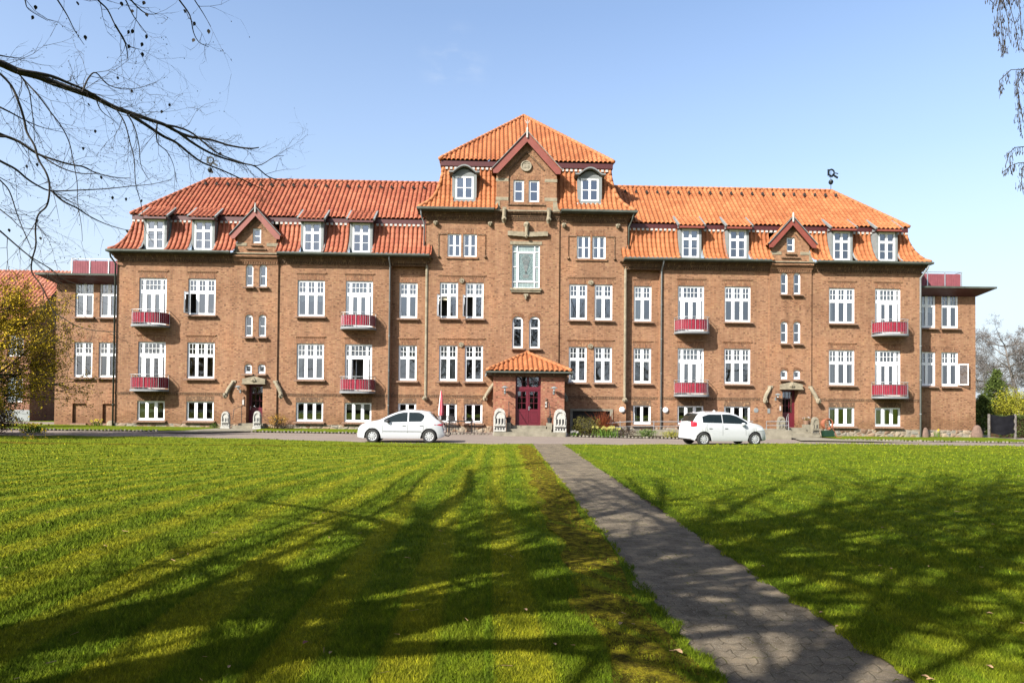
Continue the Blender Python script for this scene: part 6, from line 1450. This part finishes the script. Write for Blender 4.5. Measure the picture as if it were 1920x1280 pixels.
# branches of the left beech that hang into the picture
LM = [  # (radius start, radius end, depth start, depth end, points in photo px*2.783)
 (.060, .012, 10.5, 13.5, [(-120, 300), (0, 330), (90, 370), (200, 400), (300, 440), (420, 482), (500, 512), (600, 562), (680, 590), (780, 625), (860, 652), (930, 690), (1000, 715), (1100, 730), (1200, 760), (1300, 775), (1350, 770)]),
 (.03, .016, 10.7, 11.6, [(90, 368), (200, 384), (280, 402), (360, 435), (440, 468), (520, 512)]),
 (.03, .006, 11.8, 14, [(680, 600), (760, 650), (850, 710), (920, 745), (1000, 810), (1060, 850), (1150, 885), (1250, 930), (1320, 965), (1420, 1010)]),
 (.025, .006, 12.3, 14, [(930, 690), (1000, 742), (1080, 790), (1150, 820), (1250, 850), (1330, 868), (1400, 922), (1470, 940), (1520, 930)]),
 (.02, .005, 12.3, 13.6, [(860, 652), (930, 665), (1010, 700), (1120, 790), (1210, 830), (1340, 865), (1430, 820), (1480, 812)]),
 (.026, .005, 10.5, 12.5, [(-80, 660), (0, 700), (100, 740), (190, 800), (270, 830), (360, 857), (440, 872), (500, 902), (600, 925), (680, 930)]),
 (.018, .006, 10.3, 11, [(-60, 700), (0, 712), (60, 720), (150, 770), (240, 830), (330, 880), (420, 905), (520, 905)]),
 (.020, .004, 10.5, 12.5, [(-60, 800), (0, 840), (80, 882), (140, 932), (200, 970), (270, 996), (420, 992), (560, 985), (680, 972), (800, 960), (900, 935)]),
 (.017, .006, 9.5, 10, [(-60, 330), (0, 385), (60, 450), (100, 540), (125, 620), (140, 690), (180, 760), (200, 830), (240, 900), (258, 960), (255, 1030), (240, 1080), (200, 1120), (185, 1190), (187, 1280), (167, 1358), (167, 1422), (211, 1483), (250, 1561), (281, 1625), (337, 1664), (406, 1703), (500, 1725), (610, 1731)]),
 (.012, .004, 10.5, 11, [(60, 360), (110, 400), (150, 470), (165, 560), (175, 650), (180, 740)]),
 (.012, .003, 10.7, 11.5, [(110, 400), (200, 500), (260, 580), (320, 660), (360, 740), (380, 830), (402, 950), (405, 1050), (425, 1180), (430, 1260)]),
 (.011, .003, 11.4, 12, [(600, 562), (650, 640), (680, 750), (700, 830), (708, 960), (735, 1060), (760, 1200), (810, 1280)]),
 (.012, .003, 11.6, 12, [(660, 590), (700, 660), (725, 760), (735, 860), (770, 930)]),
 (.012, .003, 12, 12.6, [(820, 640), (820, 740), (870, 790), (905, 860), (920, 950)]),
 (.012, .003, 11.2, 12, [(500, 512), (530, 580), (600, 632)]), (.014, .003, 11.2, 12, [(430, 482), (460, 410), (500, 380), (560, 440), (640, 465), (720, 460), (820, 430)]),
 (.012, .003, 8.5, 9, [(470, -70), (510, 0), (560, 50), (600, 130), (640, 190), (670, 240), (730, 258)]), (.014, .003, 8.6, 9, [(600, 130), (655, 230), (668, 320)]),
 (.012, .003, 8.5, 9, [(270, -50), (300, 0), (350, 80), (390, 160), (440, 236)]), (.013, .003, 8.5, 9, [(620, -60), (655, 0), (700, 90), (770, 182)]), (.013, .003, 8.5, 9, [(640, -60), (700, 20), (760, 70), (815, 75)]),
 (.012, .003, 8.5, 9, [(900, -60), (935, 0), (990, 80), (1010, 170), (1040, 222), (1090, 246)]), (.01, .003, 8.5, 9, [(985, -60), (1015, 0), (1060, 70), (1100, 140)]), (.01, .003, 8.5, 9, [(100, -60), (130, 0), (150, 50), (250, 110)]),
 (.011, .004, 9.5, 10, [(-60, 880), (0, 940), (50, 1000), (90, 1120), (130, 1220), (165, 1300)]), (.011, .004, 9.8, 10, [(-60, 1040), (0, 1092), (60, 1140), (120, 1190), (240, 1190)]), (.014, .004, 9.5, 10, [(-60, 1160), (0, 1205), (80, 1275), (160, 1340), (260, 1400), (340, 1460), (430, 1490)]),
 (.016, .003, 10.6, 11.4, [(270, 996), (330, 1050), (400, 1085), (470, 1130), (560, 1172), (660, 1200), (700, 1195)]), (.014, .003, 10.2, 10.8, [(0, 560), (60, 590), (125, 625), (220, 665), (330, 690)]), (.012, .003, 10.2, 10.8, [(0, 290), (60, 300), (130, 305), (-40, 280)][:3]),
]
segs = []; leaves = []; rnd = random.Random(77)
def twig(p, d, L, r_, dep):
    n = 4; pts = [p]
    for i in range(n):
        d = (d + Vector((rnd.gauss(0, .2), rnd.gauss(0, .15), rnd.gauss(0, .2)))).normalized(); q = p + d * L / n; segs.append((tuple(p), tuple(q), r_ * (1 - .2 * i), r_ * (1 - .2 * (i + 1)))); p = q
        if dep > 0 and rnd.random() < .75:
            a = Vector((rnd.gauss(0, 1), rnd.gauss(0, .6), rnd.gauss(0, 1))).normalized(); twig(p, (d + a * .8).normalized(), L * rnd.uniform(.35, .65), r_ * .65, dep - 1)
    if rnd.random() < .35: leaves.append((p.copy(), .5))
for r0, r1, d0, d1, pts in LM:
    P_ = [at(x / 2.783, y / 2.783, -43.5 + d0 + (d1 - d0) * i / (len(pts) - 1)) for i, (x, y) in enumerate(pts)]
    Q = []
    for i in range(len(P_) - 1):       # smooth the polyline
        a, b, c, d = P_[max(i - 1, 0)], P_[i], P_[i + 1], P_[min(i + 2, len(P_) - 1)]
        for k in range(4): t_ = k / 4; Q.append(.5 * ((2 * b) + (c - a) * t_ + (2 * a - 5 * b + 4 * c - d) * t_ * t_ + (-a + 3 * b - 3 * c + d) * t_ ** 3))
    Q.append(P_[-1]); m_ = len(Q) - 1
    for i in range(m_):
        ra = r0 + (r1 - r0) * i / m_; rb = r0 + (r1 - r0) * (i + 1) / m_; segs.append((tuple(Q[i]), tuple(Q[i + 1]), ra, rb)); L = (Q[i + 1] - Q[i]).length
        dd = (Q[i + 1] - Q[i]).normalized()
        for _ in range(1 if rnd.random() < min(.95, L * 4.6) else 0):
            a = Vector((rnd.gauss(0, 1), rnd.gauss(0, .7), rnd.gauss(0, 1) - (.1))).normalized(); twig(Q[i], (dd + a * .8).normalized(), rnd.uniform(.25, .95), max(.0022, min(.005, rb * .5)), 2)
# join them to the trunk
for zz, tx in ((6.6, 0), (5.2, 5), (4.4, 7), (6.0, 8), (4.5, 24), (3.6, 26)):
    r0, r1, d0, d1, pts = LM[tx]; q = at(pts[0][0] / 2.783, pts[0][1] / 2.783, -43.5 + d0); a = Vector((A_base[0] + .5, A_base[1] + .3, zz * .75)); mid = a.lerp(q, .5) + Vector((0, 0, .5))
    segs += [(tuple(a), tuple(mid), r0 * 2.6, r0 * 1.8), (tuple(mid), tuple(q), r0 * 1.8, r0)]
a = Vector((A_base[0] + 1.3, A_base[1] + 1, 8)); 
for tx in (16, 18, 19, 21, 22, 23, 20):
    r0, r1, d0, d1, pts = LM[tx]; q = at(pts[0][0] / 2.783, pts[0][1] / 2.783, -43.5 + d0); mid = Vector((q.x - 1.5, q.y - 1.5, q.z + 1.8)); segs += [(tuple(a), tuple(mid), .06, .03), (tuple(mid), tuple(q), .03, r0)]
tubes('branch', segs, 'bark_dark', TA, 6, A_base)
for x, y in ((175, 82), (187, 27), (403, 8), (444, 183), (632, 8), (692, 50), (762, 66), (675, 158), (695, 153), (767, 180), (745, 222), (676, 233), (742, 272), (964, 50), (1018, 114), (1088, 152), (1014, 200), (618, 400), (688, 467), (461, 538), (497, 676), (435, 766), (525, 918), (588, 1023), (659, 1030), (45, 1192), (210, 1235), (661, 1198), (742, 1040), (755, 6), (138, 860), (192, 850), (847, 575), (888, 540), (1148, 792), (1108, 890)):
    leaves.append((at(x / 2.783, y / 2.783, -43.5 + (8.8 if y < 300 else 11.3)), 1.))
lm = MB()
for p, s_ in leaves:
    a = rnd.uniform(0, 6.28); L = .055 * s_ * (1 if s_ == 1 else .6); w_ = L * .42; dx = Vector((math.cos(a) * .35, math.sin(a) * .3, -1)).normalized(); e = dx.orthogonal().normalized(); e.rotate(Matrix.Rotation(rnd.uniform(-.6, .6), 3, dx)); p = p - Vector(A_base)
    lm.face([p, p + dx * L * .25 + e * w_ * .8, p + dx * L * .6 + e * w_ * .9, p + dx * L * 1.15, p + dx * L * .6 - e * w_ * .9, p + dx * L * .25 - e * w_ * .8])
lm.build('dry_leaf_cluster', 'bark_dark', TA)
# hanging birch twigs at the upper right
segs = []; leaves = []
for pts in ([(560, -80), (540, 0), (528, 80), (520, 150), (540, 200), (555, 290)], [(560, -60), (541, 40), (548, 120), (553, 180), (556, 250), (572, 250)], [(590, -60), (585, 0), (610, 90), (625, 150), (632, 205), (640, 265)], [(640, -60), (640, 0), (650, 90), (655, 210)], [(575, -60), (560, 0), (585, 100), (590, 195)], [(500, -60), (490, 0), (520, 30)],
            [(760, 330), (668, 356), (640, 390), (628, 440), (640, 520), (640, 600), (655, 690)], [(760, 400), (668, 375), (630, 440), (650, 560), (664, 640)], [(760, 740), (668, 766), (620, 770), (590, 800), (570, 870)], [(760, 860), (662, 870), (655, 940), (664, 1010)], [(700, 360), (600, 365), (540, 420), (546, 500)], [(700, 850), (640, 850), (600, 865), (556, 900)]):
    P_ = [at(1680 + x / 2.783, y / 2.783, -31.5) for x, y in pts]
    for a, b in zip(P_[:-1], P_[1:]):
        segs.append((tuple(a), tuple(b), .008, .006))
        for k in range(11):
            p = a.lerp(b, rnd.random()) + Vector((rnd.gauss(0, .035), rnd.gauss(0, .03), 0)); q = p + Vector((rnd.gauss(0, .02), 0, -rnd.uniform(.03, .11))); segs.append((tuple(p), tuple(q), .004, .003))
            if rnd.random() < .6: segs.append((tuple(q), tuple(q + Vector((rnd.gauss(0, .01), 0, -rnd.uniform(.03, .06)))), .010, .007))
q0 = Vector((10.3, -36.6, 8.5))
for x, y in ((560, -80), (590, -60), (640, -60), (760, 330), (760, 740), (500, -60)): q = at(1680 + x / 2.783, y / 2.783, -31.5); segs.append((tuple(q0), tuple(q.lerp(q0, .4) + Vector((0, 0, 1.2))), .05, .03)); segs.append((tuple(q.lerp(q0, .4) + Vector((0, 0, 1.2))), tuple(q), .03, .008))
tubes('hanging_twigs', segs, 'bark_dark', TBi, 4, (11.5, -37.0, 0))

def leafy_tree(name, label, base, h, rad, trunk_r, seed, leaf, nleaf, lsize, bark_='bark', crown_z=.3, lk=2, depth=3, cat='tree', squash=.85, kids=(2, 4), along=True, grp=None, lean=(0, 0, 1)):
    t_ = thing(name, label, cat, base, 0, grp); rnd = random.Random(seed); segs = []; tips = []; tr_ = []; p = Vector(base) + Vector((0, 0, -.1)); d = Vector(lean).normalized(); n = 8
    for i in range(n):
        d = (d + Vector((rnd.gauss(0, .06), rnd.gauss(0, .06), .02))).normalized(); q = p + d * h * .8 / n; tr_.append((tuple(p), tuple(q), trunk_r * (1 - .7 * i / n), trunk_r * (1 - .7 * (i + 1) / n))); p = q
        if (i + 1) / n >= crown_z:
            for _ in range(lk):
                a = rnd.uniform(0, 6.28); grow(segs, tips, q, Vector((math.cos(a), math.sin(a), rnd.uniform(0, .6))), rad * rnd.uniform(.5, .75) * (1.1 - .5 * i / n), trunk_r * .32, depth, rnd, up_=.02, minr=.006, seg=.4, kids=kids, ratio=.6)
    tubes('trunk', tr_, bark_, t_, 8, base); tubes('limbs', segs, bark_, t_, 4, base)
    if nleaf:
        S = np.array([(*a, *b, rb) for a, b, ra, rb in segs]); S = S[S[:, 6] < .03] if (S[:, 6] < .03).any() else S; rr = np.random.RandomState(seed); ix = rr.randint(0, len(S), nleaf); f = rr.rand(nleaf)[:, None]
        P_ = S[ix, :3] * (1 - f) + S[ix, 3:6] * f + rr.normal(size=(nleaf, 3)) * lsize * 1.2 - np.array(base); quads('crown', P_, lsize, leaf, t_, rr)
    return t_
def conifer(label, base, h, rad, seed, leaf, n=9000, ls=.16, grp=None):
    t_ = thing('conifer_tree', label, 'tree', base, 0, grp); rr = np.random.RandomState(seed); tubes('trunk', [((base[0], base[1], base[2] - .1), (base[0], base[1], base[2] + h * .9), .14, .03)], 'bark', t_, 8, base)
    P_ = []; nb = 170
    for k in range(nb):
        f = rr.rand() ** .8; z = h * (.06 + .92 * f); R_ = rad * (1 - f) ** .85 * rr.uniform(.75, 1.12) + .1; a = rr.uniform(0, 6.28); m_ = int(n / nb); u = rr.rand(m_) ** .7; dr = .22 * R_
        P_.append(np.stack([np.cos(a) * R_ * u, np.sin(a) * R_ * u, z - dr * u + rr.normal(size=m_) * .05], 1) + rr.normal(size=(m_, 3)) * .10 * (u[:, None] + .3))
    quads('crown', np.concatenate(P_), ls, leaf, t_, rr); return t_
g0 = lambda x, y: (x, y, gh(x, y))
leafy_tree('hawthorn_tree', 'wide olive yellow leaved tree in front of the left end of the house', g0(-25.3, -12.8), 6.9, 3.7, .22, 3, 'leaf_olive', 36000, .085, 'bark_dark', .22, 4, 3, kids=(3, 4))
leafy_tree('hawthorn_tree', 'olive yellow tree cut by the left photo edge, before the low brick house', g0(-26.6, -15.6), 6.6, 3.9, .2, 8, 'leaf_olive', 34000, .10, 'bark_dark', .25, 4, 3, kids=(3, 4))
t_ = thing('yew_bush', 'dark evergreen yew under the olive tree at the left edge', 'shrub', g0(-30.4, -4.2)); foliage(t_, (0, 0, 1.9), (1.5, 1.2, 1.7), 6000, .11, 'leaf_yew', 4, shell=.2)
def shrub(nm, label, x, y, r_, n, ls, mt_, seed, stems=10, cat='shrub', stem_m='bark', z=None, flowers=None):
    t_ = thing(nm, label, cat, g0(x, y)); foliage(t_, (0, 0, r_[2] * (.9 if z is None else z)), r_, n, ls, mt_, seed, shell=.05); rr = random.Random(seed); s_ = []
    for k in range(stems):
        a = rr.uniform(0, 6.28); q = (math.cos(a) * r_[0] * rr.uniform(.3, .9), math.sin(a) * r_[1] * rr.uniform(.3, .9), r_[2] * rr.uniform(1.1, 1.8)); m_ = (q[0] * .35, q[1] * .35, q[2] * .55); s_ += [((0, 0, 0), m_, .018, .013), (m_, q, .013, .005)]
    tubes('stems', s_, stem_m, t_, 4)
    if flowers:
        m_, cnt, sz = flowers; R2 = np.random.RandomState(seed + 1); d = R2.normal(size=(cnt, 3)); d /= np.linalg.norm(d, axis=1)[:, None]; d[:, 2] = np.abs(d[:, 2]); P_ = d * np.array(r_) * 1.0 + np.array([0, 0, r_[2] * .9]); P_[:, 1] = -np.abs(P_[:, 1]); quads('flowers', P_, sz, m_, t_, R2, 1)
    return t_
shrub('shrub', 'brown twiggy shrub in the bed at the far left edge with a few yellow flowers', -26.6, -9.3, (1.35, .8, .62), 3200, .085, 'leaf_brown', 2, 40, flowers=('yellow_flower', 10, .16))
def daff(label, x, y, w_, n, seed, m_='yellow_flower', h=.32):
    t_ = thing('daffodil_clump', label, 'flowers', g0(x, y), 0, 'clumps of daffodils'); rr = np.random.RandomState(seed); lm = MB()
    for k in range(n * 7):
        x0, y0 = rr.normal(size=2) * w_ * .5; a = rr.uniform(0, 6.28); hh = h * rr.uniform(.6, 1.1); dx = rr.normal() * .10; dy = rr.normal() * .1; c, s_ = math.cos(a) * .012, math.sin(a) * .012
        lm.face([(x0 - c, y0 - s_, 0), (x0 + c, y0 + s_, 0), (x0 + c + dx * .5, y0 + s_ + dy * .5, hh * .7), (x0 + dx, y0 + dy, hh), (x0 - c + dx * .5, y0 - s_ + dy * .5, hh * .7)])
    lm.build('leaves', 'leaf_green', t_); P_ = rr.normal(size=(n, 3)) * np.array([w_ * .5, w_ * .4, .05]) + np.array([0, 0, h]); fm = MB()
    for p in P_:
        for k in range(6):
            a = k * 1.05 + p[0] * 9; fm.face([(p[0], p[1] - .03, p[2]), (p[0] + .055 * math.cos(a - .3), p[1] - .05, p[2] + .055 * math.sin(a - .3)), (p[0] + .075 * math.cos(a), p[1] - .05, p[2] + .075 * math.sin(a)), (p[0] + .055 * math.cos(a + .3), p[1] - .05, p[2] + .055 * math.sin(a + .3))])
        fm.lathe([(.02, -.02), (.028, -.07)], 6, tuple(p), axis='y')
    fm.build('blooms', m_, t_); return t_
daff('wide yellow daffodil clump at the road edge near the brown shrub, far left', -24.9, -8.9, .55, 22, 1, h=.36); daff('small daffodil clump on the verge at the foot of the left annex', -26.9, .1, .38, 9, 2); daff('pale yellow daffodils in the bed right of the porch, near the red stems', 4.35, -5.3, .70, 22, 3, 'narcissus', h=.5); daff('single yellow daffodil plant at the wall near the right downpipe', 27.0, .3, .2, 3, 4, h=.45)
daff('few white narcissi at the corner of the right stone post', 2.6, -4.9, .25, 5, 5, 'mortar_white', .25)
shrub('shrub', 'orange leaved shrub right of the steps at the left side door', -15.3, -1.1, (.72, .5, .50), 800, .07, 'leaf_orange', 6, 22, z=1.0)
shrub('shrub', 'low dark brown shrub under the orange one at the left side door', -14.9, -1.3, (.9, .4, .25), 900, .06, 'leaf_brown', 7, 14)
shrub('shrub', 'small green tuft left of the stone post at the left side door', -19.1, -1.2, (.28, .22, .18), 260, .06, 'leaf_green', 8, 4)
shrub('shrub', 'rounded olive shrub in the bed directly right of the porch', 3.3, -4.35, (.95, .55, .58), 3600, .055, 'leaf_shrub', 9, 30)
t_ = thing('dogwood_shrub', 'upright shrub of bare red stems in the bed in front of the dark opening', 'shrub', g0(4.35, -4.2)); s_ = []; rr = random.Random(5)
for k in range(150):
    a = rr.uniform(0, 6.28); q0 = (rr.gauss(0, .18), rr.gauss(0, .15), 0); q = (q0[0] + rr.gauss(0, .33), q0[1] + rr.gauss(0, .2), rr.uniform(.9, 1.5)); m_ = (q0[0] * .5 + q[0] * .4, q[1] * .4, q[2] * .5); s_ += [(q0, m_, .009, .007), (m_, q, .007, .003)]
tubes('stems', s_, 'twig_red', t_, 4)
shrub('shrub', 'low green plants in the bed left of the railing post', 6.6, -5.2, (.62, .35, .27), 1300, .055, 'leaf_green', 12, 6); shrub('shrub', 'low yellow green plants in the bed behind the tall white car', 7.9, -5.5, (.6, .3, .22), 1000, .05, 'leaf_yellow', 13, 6)
shrub('shrub', 'brown low shrub in the middle of the bed below the ramp railing', 5.5, -5.0, (.6, .35, .25), 900, .05, 'leaf_brown', 14, 8)
# right side background
def tt(px, y): return at(px, 760, y).x
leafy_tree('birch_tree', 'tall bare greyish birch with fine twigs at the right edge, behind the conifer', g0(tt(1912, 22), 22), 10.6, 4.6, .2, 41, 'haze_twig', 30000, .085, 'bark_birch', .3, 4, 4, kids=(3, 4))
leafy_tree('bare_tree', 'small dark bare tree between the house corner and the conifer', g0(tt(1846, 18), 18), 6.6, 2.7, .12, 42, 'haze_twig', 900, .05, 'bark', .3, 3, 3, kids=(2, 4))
conifer('dark green conifer right of the house, above the hedge', g0(tt(1868, 14), 14), 5.4, 2.3, 1, 'leaf_conifer', 12000, .13); conifer('small green conifer close to the right corner of the house', g0(tt(1842, 12), 12), 3.2, 1.5, 2, 'leaf_conifer', 7000, .12)
shrub('forsythia_bush', 'large yellow green bush behind the hedge at the right edge', tt(1908, 12), 12, (2.6, 1.5, 1.9), 9000, .12, 'leaf_yellow', 15, 24, z=.9); shrub('shrub', 'yellow green bush between the two conifers at the right', tt(1880, 17), 17, (1.8, 1.2, 1.9), 5000, .12, 'leaf_yellow', 16, 12)
def hedge(label, x0, x1, y0, y1, h, seed, n, mt_='leaf_hedge', lbl='hedge'):
    t_ = thing('hedge', label, 'hedge', g0(x0, y0)); rr = np.random.RandomState(seed); P_ = rr.rand(n, 3) * np.array([x1 - x0, y1 - y0, h]); f = rr.randint(0, 3, n); P_[f == 0, 1] = rr.rand((f == 0).sum()) * .15; P_[f == 1, 2] = h - rr.rand((f == 1).sum()) * .12; P_ += rr.normal(size=(n, 3)) * .05
    quads('foliage', P_, .10, mt_, t_, rr); mb = MB(); mb.box(.15, x1 - x0 - .15, .2, y1 - y0 - .1, -.1, h - .15); mb.build('inner_twigs', 'leaf_brown', t_)
hedge('clipped dark hedge right of the black tarpaulin', 33.2, 52, 3.0, 4.2, 1.45, 5, 26000); hedge('long low dark hedge across the back right of the garden', 40, 95, 30, 33, 3.2, 6, 16000)
for i, (x, y, h, r_) in enumerate([(-52, 24, 9, 4), (-60, 12, 8, 4), (62, 30, 9, 4.5), (52, 20, 8, 4)]):
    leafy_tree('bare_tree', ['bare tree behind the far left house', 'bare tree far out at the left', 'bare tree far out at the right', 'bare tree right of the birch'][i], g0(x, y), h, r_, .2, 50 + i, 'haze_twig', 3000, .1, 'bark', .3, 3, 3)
# trees and hedge behind the viewer: the windows mirror them
for i, (x, y, h, r_) in enumerate([(-22, -66, 13, 6), (-8, -74, 14, 6), (8, -70, 13, 6), (24, -66, 14, 6), (38, -72, 13, 6), (-38, -70, 13, 6)]):
    leafy_tree('bare_tree', 'bare tree at the far side of the lawn behind the viewer', g0(x, y), h, r_, .3, 70 + i, None, 0, .1, 'bark', .25, 3, 3, grp='row of bare trees behind the viewer')
hedge('tall dark hedge along the far side of the lawn behind the viewer', -60, 60, -84, -81, 3.5, 8, 9000)

# ------------------------------------------------------------------ grass blades, dense near the viewer
def blades():
    rr = np.random.RandomState(2); n = 620000
    px_ = rr.uniform(-420, 2340, n); py_ = 818 + (1330 - 818) * rr.rand(n) ** .92
    d0 = np.array(fw)[None] + np.array(r2)[None] * ((px_ - 960) / 1280)[:, None] - np.array(u2)[None] * ((py_ - 739.1) / 1280)[:, None]
    t_ = -1.62 / d0[:, 2]; x = -2.19 + t_ * d0[:, 0]; y = -43.5 + t_ * d0[:, 1]
    e = np.interp(x, [-60, -26, -18, -12, -7, -3.8, 1.3, 7.4, 10, 14, 21, 60], [-6, -11.5, -11.2, -12.6, -14.7, -14.9, -14.9, -14.2, -13, -12, -13.2, -13.5])
    ok = (t_ > 0) & (y < e - .02) & (y > -49) & (np.abs(x) < 45); lft = -.84 + (y + 39.5) * .0164; rgt = .36 + (y + 39.5) * .0197
    wob = .035 * np.sin(y * 7) + .025 * np.sin(y * 17.3)
    ok &= ((x < lft + .03 + wob) | (x > rgt - .03 + wob)); ok &= ~((x > lft - .62 + .05 * np.sin(y * 5)) & (x < lft - .04) & (rr.rand(len(x)) < .62)); x = x[ok]; y = y[ok]; n = len(x); d = np.hypot(x + 2.19, y + 43.5)
    dens = np.sin(x * 2.1 + 1.7 * np.sin(y * 1.3)) * np.sin(y * 2.7 + x * .7)
    z = .018 * np.sin(x * 1.7 + 1.3 * np.sin(y * .9)) * np.sin(y * 1.3 + x * .4) + .008 * np.sin(x * 5.1) * np.sin(y * 4.3 + 1)
    h = (.022 + .016 * rr.rand(n) + .008 * dens) * (1 + np.clip(d - 6, 0, 20) * .02) * np.where(rr.rand(n) > .985, 1.7, 1); wd = np.maximum(.0022, d * .00062) * rr.uniform(.7, 1.3, n)
    st = stripe_val(x, y); h *= 1 - .25 * st
    a = rr.uniform(0, 2 * np.pi, n); lean = rr.normal(size=(n, 2)) * .55 * h[:, None]; cx_, cy_ = np.cos(a) * wd, np.sin(a) * wd
    V = np.empty((n, 3, 3), np.float32); V[:, 0] = np.stack([x - cx_, y - cy_, z - .006], 1); V[:, 1] = np.stack([x + cx_, y + cy_, z - .006], 1); V[:, 2] = np.stack([x + lean[:, 0], y + lean[:, 1], z + h], 1)
    me = bpy.data.meshes.new('grass_blades'); me.vertices.add(3 * n); me.vertices.foreach_set('co', V.ravel()); me.loops.add(3 * n); me.loops.foreach_set('vertex_index', np.arange(3 * n, dtype=np.int32)); me.polygons.add(n)
    me.polygons.foreach_set('loop_start', np.arange(0, 3 * n, 3, dtype=np.int32)); me.polygons.foreach_set('loop_total', np.full(n, 3, np.int32)); me.materials.append(M['blade']); me.update(calc_edges=True)
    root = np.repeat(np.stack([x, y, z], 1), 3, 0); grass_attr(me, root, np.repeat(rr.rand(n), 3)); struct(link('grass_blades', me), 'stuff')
blades()
def litter():
    rr = np.random.RandomState(12); n = 170; d = 4 + 16 * rr.rand(n) ** 1.4; a = rr.uniform(-.75, .75, n); x = -2.19 + d * np.tan(a); y = -43.5 + d; ok = (x < -1.0) | (x > .7); x = x[ok]; y = y[ok]; mb = MB()
    for x_, y_ in zip(x, y):
        z = .03 + lump(x_, y_); t_ = rr.uniform(0, 6.28); L = rr.uniform(.012, .04); c, s_ = math.cos(t_) * L, math.sin(t_) * L; w_ = .0025; mb.face([(x_ - c, y_ - s_, z), (x_ - c + s_ * .06, y_ - s_ - c * .06, z + .003), (x_ + c, y_ + s_, z + .012), (x_ + c - s_ * .06, y_ + s_ + c * .06, z + .008)])
    struct(mb.build('lawn_litter', 'leaf_dry'), 'stuff')
litter()
# dry leaves
def dry_leaf(px, py, s_, lab, grp=None, mt_='leaf_dry'):
    d = fw + r2 * ((px - 960) / 1280) - u2 * ((py - 739.1) / 1280); t_ = -1.58 / d.z; x, y = -2.19 + t_ * d.x, -43.5 + t_ * d.y; rr = random.Random(int(px)); mb = MB(); a = rr.uniform(0, 6.28)
    pr = [(1, 0, .1), (.45, .42, .35), (-.1, .5, .5), (-.7, .35, .2), (-1, 0, .05), (-.6, -.4, .3), (0, -.5, .55), (.5, -.38, .3)]; pts = [(s_ * (math.cos(a) * u - math.sin(a) * v), s_ * (math.sin(a) * u + math.cos(a) * v), s_ * w_ * .8) for u, v, w_ in pr]
    for i in range(8): mb.face([(0, 0, 0), pts[i], pts[(i + 1) % 8]])
    tag(mb.build('dry_leaf', mt_, loc=(x, y, .04 + lump(x, y))), lab, 'leaf', grp)
dry_leaf(573, 1199, .030, 'curled orange brown leaf in the shaded grass at the lower left', None, 'hose_orange'); dry_leaf(1271, 1226, .038, 'pale broad dry leaf in the grass just left of the footpath')
for p_ in ((620, 1218), (1040, 1210), (1164, 1170), (1430, 1060), (1520, 1180), (1650, 1060), (1670, 1065), (1856, 1150), (1855, 1245), (1735, 1265), (1745, 1270), (1570, 1172), (1540, 1148), (1350, 1020), (1740, 1060), (985, 1142), (526, 952), (430, 1245), (1862, 985), (1100, 956), (1490, 965), (1655, 988)):
    dry_leaf(p_[0], p_[1], .02 + .012 * ((p_[0] * 7) % 10) / 10, 'small dry brown leaf lying on the grass', 'dry leaves scattered on the lawn')
